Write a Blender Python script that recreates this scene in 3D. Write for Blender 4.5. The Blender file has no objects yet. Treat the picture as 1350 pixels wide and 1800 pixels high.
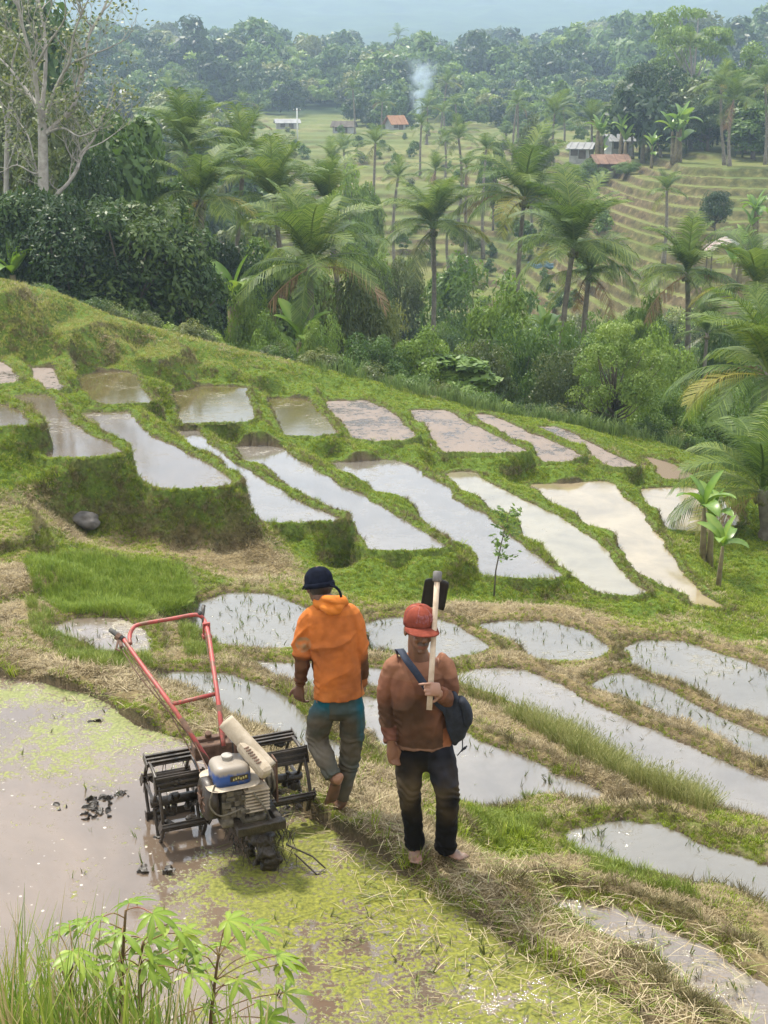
import bpy, bmesh, math, random
import numpy as np
from mathutils import Vector, Matrix, Euler

# ------------------------------------------------------------------ camera, sky, sun, exposure
S = bpy.context.scene
C = S.collection
R = math.radians
CAM_H, PITCH, FPX = 4.4, R(17.35), 2400.0          # eye height over the path, downward tilt, focal length in photo pixels
cam_data = bpy.data.cameras.new('camera')
cam = bpy.data.objects.new('camera', cam_data); C.objects.link(cam)
cam.location = (0, 0, CAM_H); cam.rotation_euler = (R(90) - PITCH, 0, 0)
cam_data.sensor_fit = 'VERTICAL'; cam_data.sensor_height = 36.0; cam_data.lens = 36.0 * FPX / 1800.0
cam_data.clip_start = 0.1; cam_data.clip_end = 6000
S.camera = cam

SUN_EL, SUN_AZ = 60.0, -38.0                        # degrees; azimuth from +Y towards +X
wd = bpy.data.worlds.new('World'); S.world = wd; wd.use_nodes = True
nt = wd.node_tree; nt.nodes.clear()
sky = nt.nodes.new('ShaderNodeTexSky'); sky.sky_type = 'NISHITA'; sky.sun_disc = False
sky.sun_elevation = R(SUN_EL); sky.sun_rotation = R(SUN_AZ)
sky.altitude = 300; sky.air_density = 1.0; sky.dust_density = 4.0; sky.ozone_density = 1.0
# thin bright overcast: the blue sky veiled by an even layer of cloud with soft breaks
tc = nt.nodes.new('ShaderNodeTexCoord')
cl = nt.nodes.new('ShaderNodeTexNoise'); cl.inputs['Scale'].default_value = 2.2; cl.inputs['Detail'].default_value = 5
nt.links.new(tc.outputs['Generated'], cl.inputs['Vector'])
cr = nt.nodes.new('ShaderNodeMapRange'); cr.inputs[1].default_value = 0.35; cr.inputs[2].default_value = 0.65
cr.inputs[3].default_value = 0.66; cr.inputs[4].default_value = 0.97
nt.links.new(cl.outputs[0], cr.inputs[0])
mixw = nt.nodes.new('ShaderNodeMix'); mixw.data_type = 'RGBA'
nt.links.new(cr.outputs[0], mixw.inputs[0]); nt.links.new(sky.outputs[0], mixw.inputs[6])
mixw.inputs[7].default_value = (13.0, 12.9, 12.9, 1)
bg = nt.nodes.new('ShaderNodeBackground'); bg.inputs['Strength'].default_value = 0.10
wo = nt.nodes.new('ShaderNodeOutputWorld')
nt.links.new(mixw.outputs[2], bg.inputs['Color']); nt.links.new(bg.outputs[0], wo.inputs['Surface'])

sun_data = bpy.data.lights.new('sun', 'SUN'); sun_data.energy = 4.8; sun_data.angle = R(5); sun_data.color = (1.0, 0.93, 0.80)
sun = bpy.data.objects.new('sun', sun_data); C.objects.link(sun)
sd = Vector((math.sin(R(SUN_AZ)) * math.cos(R(SUN_EL)), math.cos(R(SUN_AZ)) * math.cos(R(SUN_EL)), math.sin(R(SUN_EL))))
sun.rotation_euler = (-sd).to_track_quat('-Z', 'Y').to_euler(); sun.location = sd * 60
S.view_settings.view_transform = 'Standard'; S.view_settings.look = 'None'
S.view_settings.exposure = 0.66; S.view_settings.gamma = 1.0
S.render.engine = 'CYCLES'
S.cycles.max_bounces = 6; S.cycles.diffuse_bounces = 3; S.cycles.glossy_bounces = 3; S.cycles.transmission_bounces = 4
S.cycles.volume_bounces = 1; S.cycles.transparent_max_bounces = 6; S.cycles.use_denoising = True
S.cycles.sample_clamp_indirect = 6.0

# ------------------------------------------------------------------ helpers
rnd = random.Random(7)
rng = np.random.default_rng(7)
CP, SP = math.cos(PITCH), math.sin(PITCH)

def ray(px, py):
    dx, dy = (px - 675) / FPX, (900 - py) / FPX
    return Vector((dx, CP + dy * SP, -SP + dy * CP))
def at(px, py, z):
    d = ray(px, py); t = (z - CAM_H) / d.z
    return Vector((d.x * t, d.y * t, z))
def at_d(px, py, Y):                                  # point at ground distance Y in front of the camera
    d = ray(px, py); t = Y / d.y
    return Vector((d.x * t, Y, CAM_H + d.z * t))
def project(x, y, z):
    zz = z - CAM_H
    dep = y * CP - zz * SP; up = y * SP + zz * CP
    return 675 + FPX * x / dep, 900 - FPX * up / dep

def tag(o, label=None, cat=None, group=None, kind=None):
    if label: o['label'] = label
    if cat: o['category'] = cat
    if group: o['group'] = group
    if kind: o['kind'] = kind
    return o
def obj(name, me, mat=None, parent=None, smooth=False):
    if isinstance(me, bmesh.types.BMesh):
        m = bpy.data.meshes.new(name); me.to_mesh(m); me.free(); me = m
    o = bpy.data.objects.new(name, me); C.objects.link(o)
    if mat and not me.materials: me.materials.append(mat)
    if parent: o.parent = parent
    if smooth:
        me.polygons.foreach_set('use_smooth', [True] * len(me.polygons))
    return o
def empty(name, loc=(0, 0, 0), rz=0, sc=1.0):
    o = bpy.data.objects.new(name, None); C.objects.link(o)
    o.location = loc; o.rotation_euler = (0, 0, rz); o.scale = (sc, sc, sc); o.empty_display_size = 0.1
    return o
def dup(root, parent=None):
    c = root.copy(); C.objects.link(c)
    if parent: c.parent = parent
    for ch in root.children: dup(ch, c)
    return c
def mesh_np(name, V, F, smooth=False):
    """fast mesh from numpy vertices and an (n,3) or (n,4) face array"""
    V = np.asarray(V, dtype=np.float32); F = np.asarray(F, dtype=np.int32)
    me = bpy.data.meshes.new(name); k = F.shape[1]
    me.vertices.add(len(V)); me.vertices.foreach_set('co', V.ravel())
    me.loops.add(F.size); me.loops.foreach_set('vertex_index', F.ravel())
    me.polygons.add(len(F)); me.polygons.foreach_set('loop_start', np.arange(0, F.size, k, dtype=np.int32))
    if smooth: me.polygons.foreach_set('use_smooth', np.ones(len(F), dtype=bool))
    me.update(calc_edges=True); me.validate()
    return me
def attr(me, name, data, typ='FLOAT', dom='POINT'):
    a = me.attributes.new(name, typ, dom)
    key = {'FLOAT': 'value', 'FLOAT_VECTOR': 'vector', 'FLOAT_COLOR': 'color', 'INT': 'value'}[typ]
    a.data.foreach_set(key, np.asarray(data).astype(np.int32 if typ == 'INT' else np.float32).ravel())

class MB:
    """collects verts / faces of one mesh"""
    def __init__(s): s.v = []; s.f = []
    def add(s, v, f):
        b = len(s.v); s.v += [tuple(p) for p in v]; s.f += [tuple(i + b for i in q) for q in f]
    def tube(s, pts, rad, seg=6, caps=True):
        pts = [Vector(p) for p in pts]; n = len(pts)
        if not hasattr(rad, '__len__'): rad = [rad] * n
        t0 = (pts[1] - pts[0]).normalized()
        nrm = t0.orthogonal().normalized(); v = []
        for i, p in enumerate(pts):
            t = (pts[min(i + 1, n - 1)] - pts[max(i - 1, 0)]).normalized()
            nrm = (nrm - t * nrm.dot(t)); nrm = nrm.normalized() if nrm.length > 1e-6 else t.orthogonal().normalized()
            b = t.cross(nrm)
            for k in range(seg):
                a = 2 * math.pi * k / seg
                v.append(p + (nrm * math.cos(a) + b * math.sin(a)) * rad[i])
        f = [(i * seg + k, i * seg + (k + 1) % seg, (i + 1) * seg + (k + 1) % seg, (i + 1) * seg + k) for i in range(n - 1) for k in range(seg)]
        if caps: f += [tuple(range(seg))[::-1], tuple(range((n - 1) * seg, n * seg))]
        s.add(v, f); return s
    def box(s, c, size, M=None, taper=1.0):
        hx, hy, hz = size[0] / 2, size[1] / 2, size[2] / 2; c = Vector(c)
        v = []
        for z in (-1, 1):
            k = taper if z > 0 else 1.0
            for x, y in ((-1, -1), (1, -1), (1, 1), (-1, 1)):
                p = Vector((x * hx * k, y * hy * k, z * hz)); v.append((M @ p if M else p) + c)
        s.add(v, [(3, 2, 1, 0), (4, 5, 6, 7), (0, 1, 5, 4), (1, 2, 6, 5), (2, 3, 7, 6), (3, 0, 4, 7)]); return s
    def mesh(s, name='mesh', smooth=False):
        me = bpy.data.meshes.new(name); me.from_pydata(s.v, [], s.f); me.update()
        if smooth: me.polygons.foreach_set('use_smooth', [True] * len(me.polygons))
        return me
    def build(s, name, mat, parent=None, smooth=False, bevel=0):
        me = s.mesh(name, smooth)
        o = obj(name, me, mat, parent)
        if bevel:
            b = o.modifiers.new('bevel', 'BEVEL'); b.width = bevel; b.segments = 2; b.limit_method = 'ANGLE'
        return o

# value noise, vectorised
def _h(ix, iy, s):
    n = (ix.astype(np.int64) * 374761393 + iy.astype(np.int64) * 668265263 + s * 1442695041) & 0xFFFFFFFF
    n = ((n ^ (n >> 13)) * 1274126177) & 0xFFFFFFFF
    return ((n ^ (n >> 16)) & 0xFFFF) / 65535.0
def vnoise(x, y, s=0):
    ix, iy = np.floor(x), np.floor(y); fx, fy = x - ix, y - iy
    fx = fx * fx * (3 - 2 * fx); fy = fy * fy * (3 - 2 * fy)
    a, b, c, d = _h(ix, iy, s), _h(ix + 1, iy, s), _h(ix, iy + 1, s), _h(ix + 1, iy + 1, s)
    return (a + (b - a) * fx) + ((c + (d - c) * fx) - (a + (b - a) * fx)) * fy
def fbm(x, y, s=0, o=4):
    r, a, t = 0, 1.0, 0
    for k in range(o):
        r = r + a * vnoise(x, y, s + k * 17); t += a; a *= .5; x = x * 2.03 + 5.1; y = y * 2.03 + 1.7
    return r / t
def sstep(a, b, x):
    t = np.clip((x - a) / (b - a), 0, 1); return t * t * (3 - 2 * t)

# ------------------------------------------------------------------ material helpers
class NT:
    def __init__(s, name):
        s.m = bpy.data.materials.new(name); s.m.use_nodes = True; s.t = s.m.node_tree
        s.b = s.t.nodes['Principled BSDF']; s.out = s.t.nodes['Material Output']
    def n(s, typ, **kw):
        nd = s.t.nodes.new(typ)
        for k, v in kw.items():
            if k in nd.inputs.keys() if isinstance(k, str) else False: nd.inputs[k].default_value = v
            else: setattr(nd, k, v)
        return nd
    def l(s, a, b): s.t.links.new(a, b)
    def noise(s, scale, detail=4, rough=.6, vec=None, dist=0):
        nd = s.n('ShaderNodeTexNoise'); nd.inputs['Scale'].default_value = scale; nd.inputs['Detail'].default_value = detail
        nd.inputs['Roughness'].default_value = rough; nd.inputs['Distortion'].default_value = dist
        if vec is not None: s.l(vec, nd.inputs['Vector'])
        return nd.outputs[0]
    def coord(s, which='Object'):
        return s.n('ShaderNodeTexCoord').outputs[which]
    def map(s, vec, scale=(1, 1, 1)):
        nd = s.n('ShaderNodeMapping'); nd.inputs['Scale'].default_value = scale; s.l(vec, nd.inputs['Vector']); return nd.outputs[0]
    def ramp(s, fac, stops, interp='LINEAR'):
        nd = s.n('ShaderNodeValToRGB'); nd.color_ramp.interpolation = interp; e = nd.color_ramp.elements
        while len(e) < len(stops): e.new(0.5)
        for el, (p, c) in zip(e, stops): el.position = p; el.color = (*c, 1) if len(c) == 3 else c
        s.l(fac, nd.inputs[0]); return nd.outputs[0]
    def rng(s, v, a, b, c=0., d=1.):
        nd = s.n('ShaderNodeMapRange'); s.l(v, nd.inputs[0])
        for i, q in enumerate((a, b, c, d)): nd.inputs[i + 1].default_value = q
        return nd.outputs[0]
    def mix(s, fac, a, b, mode='MIX'):
        nd = s.n('ShaderNodeMix'); nd.data_type = 'RGBA'; nd.blend_type = mode
        for v, i in ((fac, 0), (a, 6), (b, 7)):
            if hasattr(v, 'links'): s.l(v, nd.inputs[i])
            elif i == 0: nd.inputs[0].default_value = v
            else: nd.inputs[i].default_value = (*v, 1) if len(v) == 3 else v
        return nd.outputs[2]
    def math(s, op, a, b=0.0):
        nd = s.n('ShaderNodeMath'); nd.operation = op
        for v, i in ((a, 0), (b, 1)):
            if hasattr(v, 'links'): s.l(v, nd.inputs[i])
            else: nd.inputs[i].default_value = v
        return nd.outputs[0]
    def attr(s, name, typ='GEOMETRY', out='Fac'):
        nd = s.n('ShaderNodeAttribute'); nd.attribute_name = name; nd.attribute_type = typ; return nd.outputs[out]
    def color(s, c):
        if hasattr(c, 'links'): s.l(c, s.b.inputs['Base Color'])
        else: s.b.inputs['Base Color'].default_value = (*c, 1)
    def set(s, name, v):
        if hasattr(v, 'links'): s.l(v, s.b.inputs[name])
        else: s.b.inputs[name].default_value = v
    def bump(s, h, strength=.5, dist=.02):
        nd = s.n('ShaderNodeBump'); nd.inputs['Strength'].default_value = strength; nd.inputs['Distance'].default_value = dist
        s.l(h, nd.inputs['Height']); s.l(nd.outputs[0], s.b.inputs['Normal']); return nd
def simple(name, c1, c2, scale=6, rough=.7, bump=.0, spec=.5, metal=0, bd=.01):
    m = NT(name); n = m.noise(scale, 5, .65, m.coord())
    m.color(m.ramp(n, [(.3, c1), (.7, c2)])); m.set('Roughness', rough); m.set('Metallic', metal); m.set('Specular IOR Level', spec)
    if bump: m.bump(n, bump, bd)
    return m.m
# ------------------------------------------------------------------ the terraced hill: paddies first (outline in photo pixels, water level)
# name: level, bund width, bund height, dryness of its bund, water type, outline
PADDIES = {
 'P0': (-.10, 0.34, 0.045, .75, 'algae', [(-120,1180),(0,1190),(75,1205),(150,1230),(200,1255),(250,1280),(300,1305),(400,1355),(500,1420),(545,1448),(620,1490),(675,1530),(710,1545),(775,1585),(850,1645),(925,1700),(1015,1745),(1100,1795),(1150,1900),(600,1900),(-120,1900),(-420,1500)]),
 'B9': (-.22, 0.19, 0.045, .7, 'muddy', [(975,1585),(1005,1588),(1100,1620),(1125,1635),(1225,1670),(1350,1760),(1420,1810),(1450,1870),(1330,1790),(1250,1745),(1175,1695),(1115,1655),(1065,1635)]),
 'B8': (-.70, 0.19, 0.045, .55, 'reed', [(1010,1465),(1055,1457),(1110,1450),(1150,1455),(1200,1475),(1275,1505),(1345,1535),(1450,1580),(1450,1630),(1345,1580),(1275,1565),(1175,1535),(1100,1515),(1035,1495)]),
 'B7': (-1.2, 0.19, 0.045, .7, 'clear', [(600,1228),(660,1232),(720,1245),(800,1280),(820,1290),(875,1325),(950,1355),(1025,1390),(1040,1396),(1020,1403),(925,1420),(850,1425),(810,1415),(760,1380),(690,1320),(640,1270)]),
 'B6': (-1.75, 0.19, 0.045, .8, 'clear', [(805,1195),(840,1182),(915,1177),(955,1200),(1015,1230),(1075,1260),(1125,1285),(1200,1315),(1275,1345),(1350,1375),(1450,1412),(1450,1455),(1320,1443),(1285,1435),(1250,1410),(1175,1380),(1075,1330),(975,1270),(875,1220)]),
 'B5': (-2.15, 0.19, 0.045, .85, 'reed', [(1045,1205),(1075,1192),(1110,1190),(1165,1215),(1225,1245),(1275,1270),(1350,1300),(1450,1340),(1450,1375),(1350,1340),(1275,1300),(1200,1270),(1125,1235)]),
 'B4': (-2.55, 0.19, 0.045, .75, 'reed', [(1107,1137),(1140,1127),(1195,1129),(1250,1145),(1300,1165),(1350,1185),(1450,1220),(1450,1310),(1350,1270),(1275,1245),(1215,1215),(1155,1185),(1120,1165)]),
 'B3': (-2.45, 0.19, 0.045, .75, 'reed', [(850,1102),(885,1095),(975,1095),(1015,1110),(1060,1140),(1045,1155),(955,1159),(925,1145),(890,1122)]),
 'B2': (-2.20, 0.19, 0.045, .7, 'reed', [(645,1098),(700,1088),(770,1090),(815,1110),(850,1138),(830,1148),(790,1153),(700,1155),(650,1150)]),
 'B1': (-1.90, 0.19, 0.045, .55, 'reed', [(345,1065),(400,1047),(465,1045),(505,1057),(540,1070),(580,1100),(590,1128),(520,1135),(450,1139),(390,1137),(350,1135),(335,1105)]),
 'B12': (-1.55, 0.19, 0.045, .7, 'clear', [(450,1167),(520,1168),(600,1170),(655,1180),(662,1205),(620,1212),(560,1208),(510,1195),(475,1180)]),
 'B10': (-.95, 0.19, 0.045, .7, 'reed', [(240,1195),(280,1187),(350,1184),(400,1190),(440,1205),(480,1230),(520,1260),(545,1290),(590,1325),(630,1360),(640,1385),(600,1372),(540,1332),(480,1300),(440,1285),(380,1265),(320,1240),(270,1215)]),
 'B11': (-1.1, 0.19, 0.045, .6, 'muddy', [(90,1105),(140,1090),(200,1088),(235,1105),(250,1130),(245,1150),(200,1150),(165,1135),(125,1120)]),
 'C1': (-2.45, 0.17, 0.065, .12, 'clear', [(285,759),(345,757),(360,777),(400,810),(450,840),(500,870),(550,895),(598,915),(540,919),(450,920),(430,912),(415,870),(395,825),(340,792)]),
 'C2': (-2.72, 0.15, 0.065, .10, 'clear', [(405,786),(480,784),(520,808),(570,838),(600,858),(640,875),(680,900),(730,930),(782,963),(740,968),(690,969),(650,966),(643,945),(630,918),(600,900),(560,880),(500,848),(450,820)]),
 'C3': (-3.12, 0.12, 0.065, .08, 'clear', [(580,815),(640,811),(690,810),(715,818),(740,835),(783,855),(790,877),(815,888),(850,905),(880,935),(930,975),(985,1012),(960,1016),(900,1015),(852,1010),(848,990),(838,962),(800,948),(770,932),(740,910),(690,880),(640,850)]),
 'C4': (-3.38, 0.12, 0.065, .06, 'milky', [(790,833),(832,830),(847,845),(885,865),(925,885),(965,902),(1005,925),(1035,945),(1060,970),(1080,1000),(1100,1022),(1134,1040),(1110,1047),(1055,1041),(1035,1027),(995,1002),(960,975),(930,945),(900,917),(860,893),(825,868),(800,846)]),
 'C5': (-3.64, 0.12, 0.065, .06, 'tan', [(930,854),(975,852),(1060,847),(1075,852),(1090,870),(1115,895),(1135,920),(1150,940),(1170,970),(1190,1000),(1205,1018),(1225,1040),(1270,1070),(1235,1065),(1205,1045),(1160,1025),(1135,1012),(1118,1000),(1110,985),(1085,955),(1050,930),(1010,905),(965,880)]),
 'C6': (-3.9, 0.12, 0.065, .06, 'tan', [(1120,862),(1205,856),(1260,870),(1300,915),(1260,935),(1175,930),(1155,900)]),
 'D1': (-1.70, 0.20, 0.065, .12, 'pond', [(140,727),(225,725),(235,745),(260,765),(300,785),(350,810),(385,832),(398,845),(395,853),(375,859),(320,861),(280,859),(255,845),(235,830),(230,810),(218,785),(190,765),(165,745)]),
 'D0': (-1.20, 0.20, 0.065, .12, 'pond', [(25,695),(82,695),(90,710),(110,737),(145,760),(185,780),(207,795),(185,805),(100,807),(85,800),(92,780),(75,745),(45,715)]),
 'Dm': (-.80, 0.20, 0.065, .12, 'pond', [(-60,706),(0,712),(25,722),(47,740),(45,750),(20,752),(-60,754)]),
 'E0': (-2.34, 0.12, 0.065, .10, 'olive', [(282,684),(350,680),(427,680),(432,695),(440,720),(445,737),(427,742),(380,744),(330,744),(320,735),(312,710),(300,697)]),
 'Em1': (-1.72, 0.12, 0.065, .12, 'olive', [(129,656),(226,654),(240,670),(250,690),(268,708),(215,712),(185,711),(165,702),(150,685)]),
 'Em2': (-1.45, 0.12, 0.065, .15, 'mud', [(55,647),(87,647),(97,665),(110,685),(90,688),(65,665)]),
 'Em3': (-1.25, 0.12, 0.065, .15, 'mud', [(-30,630),(5,640),(30,670),(10,675),(-40,672)]),
 'E1': (-2.76, 0.12, 0.065, .10, 'olive', [(472,702),(530,700),(550,715),(570,740),(590,762),(565,767),(505,767),(495,750),(482,727)]),
 'E2': (-2.92, 0.12, 0.065, .08, 'mud', [(567,707),(640,704),(675,720),(700,740),(727,765),(710,774),(670,777),(630,772),(615,760),(595,735)]),
 'E3': (-3.15, 0.12, 0.065, .08, 'mud', [(720,722),(782,722),(820,745),(875,770),(925,795),(875,796),(825,795),(782,795),(770,782),(750,755)]),
 'E4': (-3.38, 0.12, 0.065, .10, 'mud', [(835,730),(862,730),(915,755),(975,780),(1020,802),(995,811),(957,811),(947,800),(915,775),(870,750)]),
 'E5': (-3.55, 0.12, 0.065, .12, 'mud', [(950,750),(980,752),(1025,775),(1075,800),(1120,820),(1075,821),(1055,807),(1015,782)]),
 'E6': (-3.95, 0.12, 0.065, .2, 'dirt', [(1140,805),(1175,815),(1220,837),(1200,842),(1167,842),(1157,822)]),
}
# ledges: raised earth without water (level, slope of the face, outline)
LEDGES = [(-1.66, 3.0, [(20,852),(60,836),(150,838),(236,842),(240,852),(170,862),(110,876),(70,884),(25,872)]),
 (-1.74, 3.0, [(45,985),(140,975),(320,998),(340,1040),(332,1072),(250,1085),(110,1076),(60,1045)]),
 (-2.72, 2.2, [(330,938),(480,930),(606,930),(622,945),(540,955),(482,985),(470,1012),(390,1000),(335,968)]),
 (-.02, 1.3, [(-90,485),(20,492),(42,505),(20,518),(-90,522)]), (-.46, 1.3, [(-90,548),(60,532),(100,520),(110,530),(60,548),(-90,560)]), (-1.32, 1.3, [(100,606),(180,588),(214,600),(165,618),(105,622)]), (-1.68, 1.3, [(215,622),(290,604),(330,614),(300,632),(235,636)]), (-.88, 1.3, [(92,566),(150,552),(172,555),(175,572),(130,584),(95,588)]),
 (-1.45, 2.0, [(-60,895),(30,890),(60,905),(70,940),(10,960),(-60,960)]), (-3.2, 1.4, [(930,1062),(1000,1058),(1040,1072),(1000,1090),(950,1085)])]
# crest of the hill (photo pixels, height); behind it the ground drops into the gully
CREST = [(-250,455,.6),(-60,480,.3),(0,490,.1),(100,514,-.3),(200,556,-1.0),(330,592,-1.6),(480,628,-2.2),(600,656,-2.7),(760,698,-3.3),(880,727,-3.7),(1000,747,-3.9),(1150,775,-4.2),(1240,806,-4.5),(1350,850,-5.0),(1600,900,-5.6)]
# bare ground between the paddies: (x, y, height, dryness, luft: 0 short turf .. 1 tall)
GROUND = [
 (30,900,-1.6,.45),(0,960,-1.5,.6),(30,1010,-1.45,.8),(20,1080,-1.2,.85),(10,1120,-.7,.8),(-80,1000,-1.2,.7),(-80,850,-1.2,.4),(80,870,-1.9,.2),(40,820,-1.6,.25),
 (150,945,-2.25,.5),(230,960,-2.35,.7),(320,925,-2.5,.55),(330,965,-2.5,.85),(400,975,-2.6,.85),(430,1005,-2.65,.8),(500,935,-2.9,.3),(560,945,-3.1,.15),
 (150,1000,-1.95,0),(300,1000,-2.05,0),(320,1060,-1.75,0),(100,1060,-1.65,.05),(220,1080,-1.5,.05),(370,1035,-2.4,.5),(480,1030,-2.6,.4),
 (560,1000,-3.3,.08),(620,1020,-3.35,.05),(700,1030,-3.4,.1),(640,1060,-3.0,.1),(760,1065,-3.1,.25),(850,1060,-3.3,.1),(960,1060,-3.35,.3),(1020,1085,-3.3,.45),(1080,1090,-3.4,.6),(1150,1090,-3.5,.35),(1220,1105,-3.5,.35),(1300,1100,-3.7,.1),(1340,1040,-4.0,.05),(1300,1010,-4.0,.05),(1350,1120,-3.6,.2),(1350,1160,-3.1,.5),(1450,1100,-3.8,.1),
 (690,1400,-.25,.6),(850,1460,-.55,.1),(900,1490,-.5,.1),(780,1440,-.3,.2),(1000,1420,-1.0,.7),(930,1445,-.85,.6),(1100,1425,-1.0,.7),(1250,1470,-1.1,.6),(600,1400,-.25,.7),
 (720,1500,0,.8),(640,1450,.0,.8),(560,1400,.0,.75),(400,1310,0,.7),(250,1240,0,.75),(120,1190,0,.75),(0,1160,0,.75),(880,1560,-.02,.9),(1000,1660,-.04,.85),(1150,1770,-.06,.8),(1000,1540,-.3,.85),(1180,1600,-.35,.75),(1350,1670,-.4,.6),
 (150,1165,-.6,.4),(290,1120,-1.2,.75),(300,1150,-1.0,.7),(230,1150,-.8,.5),
 (60,560,-.6,.2),(30,530,-.3,.15),(150,560,-.9,.2),(120,590,-.9,.2),(60,600,-1.1,.15),(200,600,-1.3,.25),(280,620,-1.6,.25),(380,640,-2.0,.3),(450,655,-2.3,.15),(540,680,-2.6,.2),(620,690,-2.9,.1),(300,650,-2.1,.1),(200,630,-1.62,.15),
 (70,635,-1.38,.15),(180,645,-1.68,.15),(350,668,-2.28,.15),(290,670,-2.22,.15),(20,625,-1.2,.15),(290,748,-2.3,.1),(470,692,-2.5,.1),(640,792,-2.95,.1),(120,715,-1.6,.1),(150,640,-1.6,.1),(700,705,-3.15,.1),(1150,850,-4.0,.1),(1250,860,-4.3,.1),(1330,950,-4.1,.05),
]

def chaikin(P, it=2):
    for _ in range(it):
        Q = np.roll(P, -1, 0); P = np.stack([.89 * P + .11 * Q, .11 * P + .89 * Q], 1).reshape(-1, 2)
    return P
class Pad: pass
pads = []
for k, (z, w, bh, dry, typ, pts) in PADDIES.items():
    p = Pad(); p.name, p.z, p.w, p.bh, p.dry, p.typ = k, z, w, bh, dry, typ
    p.raw = np.array([at(x, y, z)[:2] for x, y in pts]); p.P = chaikin(p.raw)
    A = p.P; B = np.roll(A, -1, 0)
    p.area = .5 * np.sum(A[:, 0] * B[:, 1] - B[:, 0] * A[:, 1])
    p.lo, p.hi = A.min(0), A.max(0); pads.append(p)
pad = {p.name: p for p in pads}

ledges = [(z, sl, chaikin(np.array([at(x, y, z)[:2] for x, y in pts]))) for z, sl, pts in LEDGES]
def sdist(P, x, y):
    """signed distance to polygon, negative inside"""
    d = np.full(x.shape, 1e9); ins = np.zeros(x.shape, bool)
    n = len(P)
    for i in range(n):
        ax, ay = P[i]; bx, by = P[(i + 1) % n]
        ex, ey = bx - ax, by - ay; L = ex * ex + ey * ey + 1e-12
        t = np.clip(((x - ax) * ex + (y - ay) * ey) / L, 0, 1)
        dx, dy = x - ax - t * ex, y - ay - t * ey
        d = np.minimum(d, dx * dx + dy * dy)
        c = ((ay <= y) != (by <= y))
        if c.any():
            xi = ax + (y - ay) / (by - ay + (1e-12 if by == ay else 0)) * ex
            ins ^= c & (x < xi)
    return np.where(ins, -1, 1) * np.sqrt(d)

_gp = np.array([[*at(x, y, z)[:2], z, dr] for x, y, z, dr in GROUND])
_pp = []
for p in pads:
    off = p.P[::6]
    cx = p.P.mean(0)
    for q in off:
        dirn = (q - cx) / (np.linalg.norm(q - cx) + 1e-6); o = q + dirn * .25
        _pp.append([o[0], o[1], p.z - .02, p.dry])
_bp = np.vstack([_gp, _gp, np.array(_pp)])             # hand-set ground counts double
_cr = np.array([[math.atan2(v.x, v.y), math.hypot(v.x, v.y), v.z] for v in (at(*c) for c in CREST)])
_cb = np.array([[*at(*c)[:2], c[2], .2] for c in CREST]); _bp = np.vstack([_bp, _cb, _cb])

def idw(x, y, cols):
    num = [np.zeros(x.shape) for _ in cols]; den = np.zeros(x.shape)
    for q in _bp:
        w = 1.0 / ((x - q[0]) ** 2 + (y - q[1]) ** 2 + .02) ** 2
        den += w
        for k, c in enumerate(cols): num[k] += w * q[c]
    return [v / den for v in num]

def far_z(x, y, ro, ph):
    """valley, far terraces, wooded ridge"""
    nl = (fbm(x * .02, y * .02, 3, 3) - .5)
    zc = np.interp(ro, [30, 38, 46, 58, 75, 96, 106, 130, 163, 200, 215, 280, 300, 330, 450, 520, 700, 1100, 1700, 2500, 3600], [-4, -6, -9, -12, -13.5, -13.5, -12.8, -10.8, -6.6, -4.1, -3.3, -1.4, -.8, .2, 4, 5, 3, 45, 150, 230, 260])
    zr = np.interp(ro, [30, 38, 46, 58, 75, 90, 98, 112, 136, 150, 215, 280, 300, 330, 450, 520, 700, 1100, 1700, 2500, 3600], [-5, -7, -9.5, -12, -13.3, -13.2, -12.6, -9.2, -2.8, -2.4, -2.6, -1.4, -.8, 2, 10, 11, 4, 45, 150, 230, 260])
    zl = np.interp(ro, [30, 38, 46, 58, 75, 90, 120, 163, 200, 215, 280, 300, 330, 450, 520, 700, 1100, 1700, 2500, 3600], [-2, -3, -4.5, -6, -7, -8, -7.5, -5, -3.6, -3, -1, -.5, 2, 9, 10, 4, 45, 150, 230, 260])
    a = np.degrees(ph)
    s = sstep(3.0, 13.0, a + nl * 5); q = sstep(-3.0, -11, a + nl * 5)
    z = zc * (1 - s) + zr * s; z = z * (1 - q) + zl * q
    amp = np.interp(ro, [34, 60, 98, 200, 300, 450, 900, 1700, 2500], [.3, 1.2, 1.3, .6, .5, 4, 5, 40, 60])
    wl = np.interp(ro, [34, 300, 450, 900, 1300], [1, 1, .6, .3, .22])
    z = z + nl * amp + (fbm(x * .006, y * .006, 9, 4) - .5) * np.interp(ro, [300, 450, 1100, 2200], [0, 5, 10, 90])
    # terraces
    h = .56 * (1 - s) + .74 * s
    h = np.where(ro > 195, .44, h)
    t = sstep(97, 104, ro) * (1 - sstep(285, 297, ro))
    zz = (z + (fbm(x * .09, y * .09, 21, 2) - .5) * .8 + (fbm(x * .35, y * .35, 23, 2) - .5) * .22) / h; fl = np.floor(zz); fr = zz - fl
    zt = (fl + sstep(.70, .97, fr) + fr * .06 + (_h(np.floor(x * .16), fl, 5) - .5) * .22) * h
    return z * (1 - t) + zt * t, t

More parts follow.
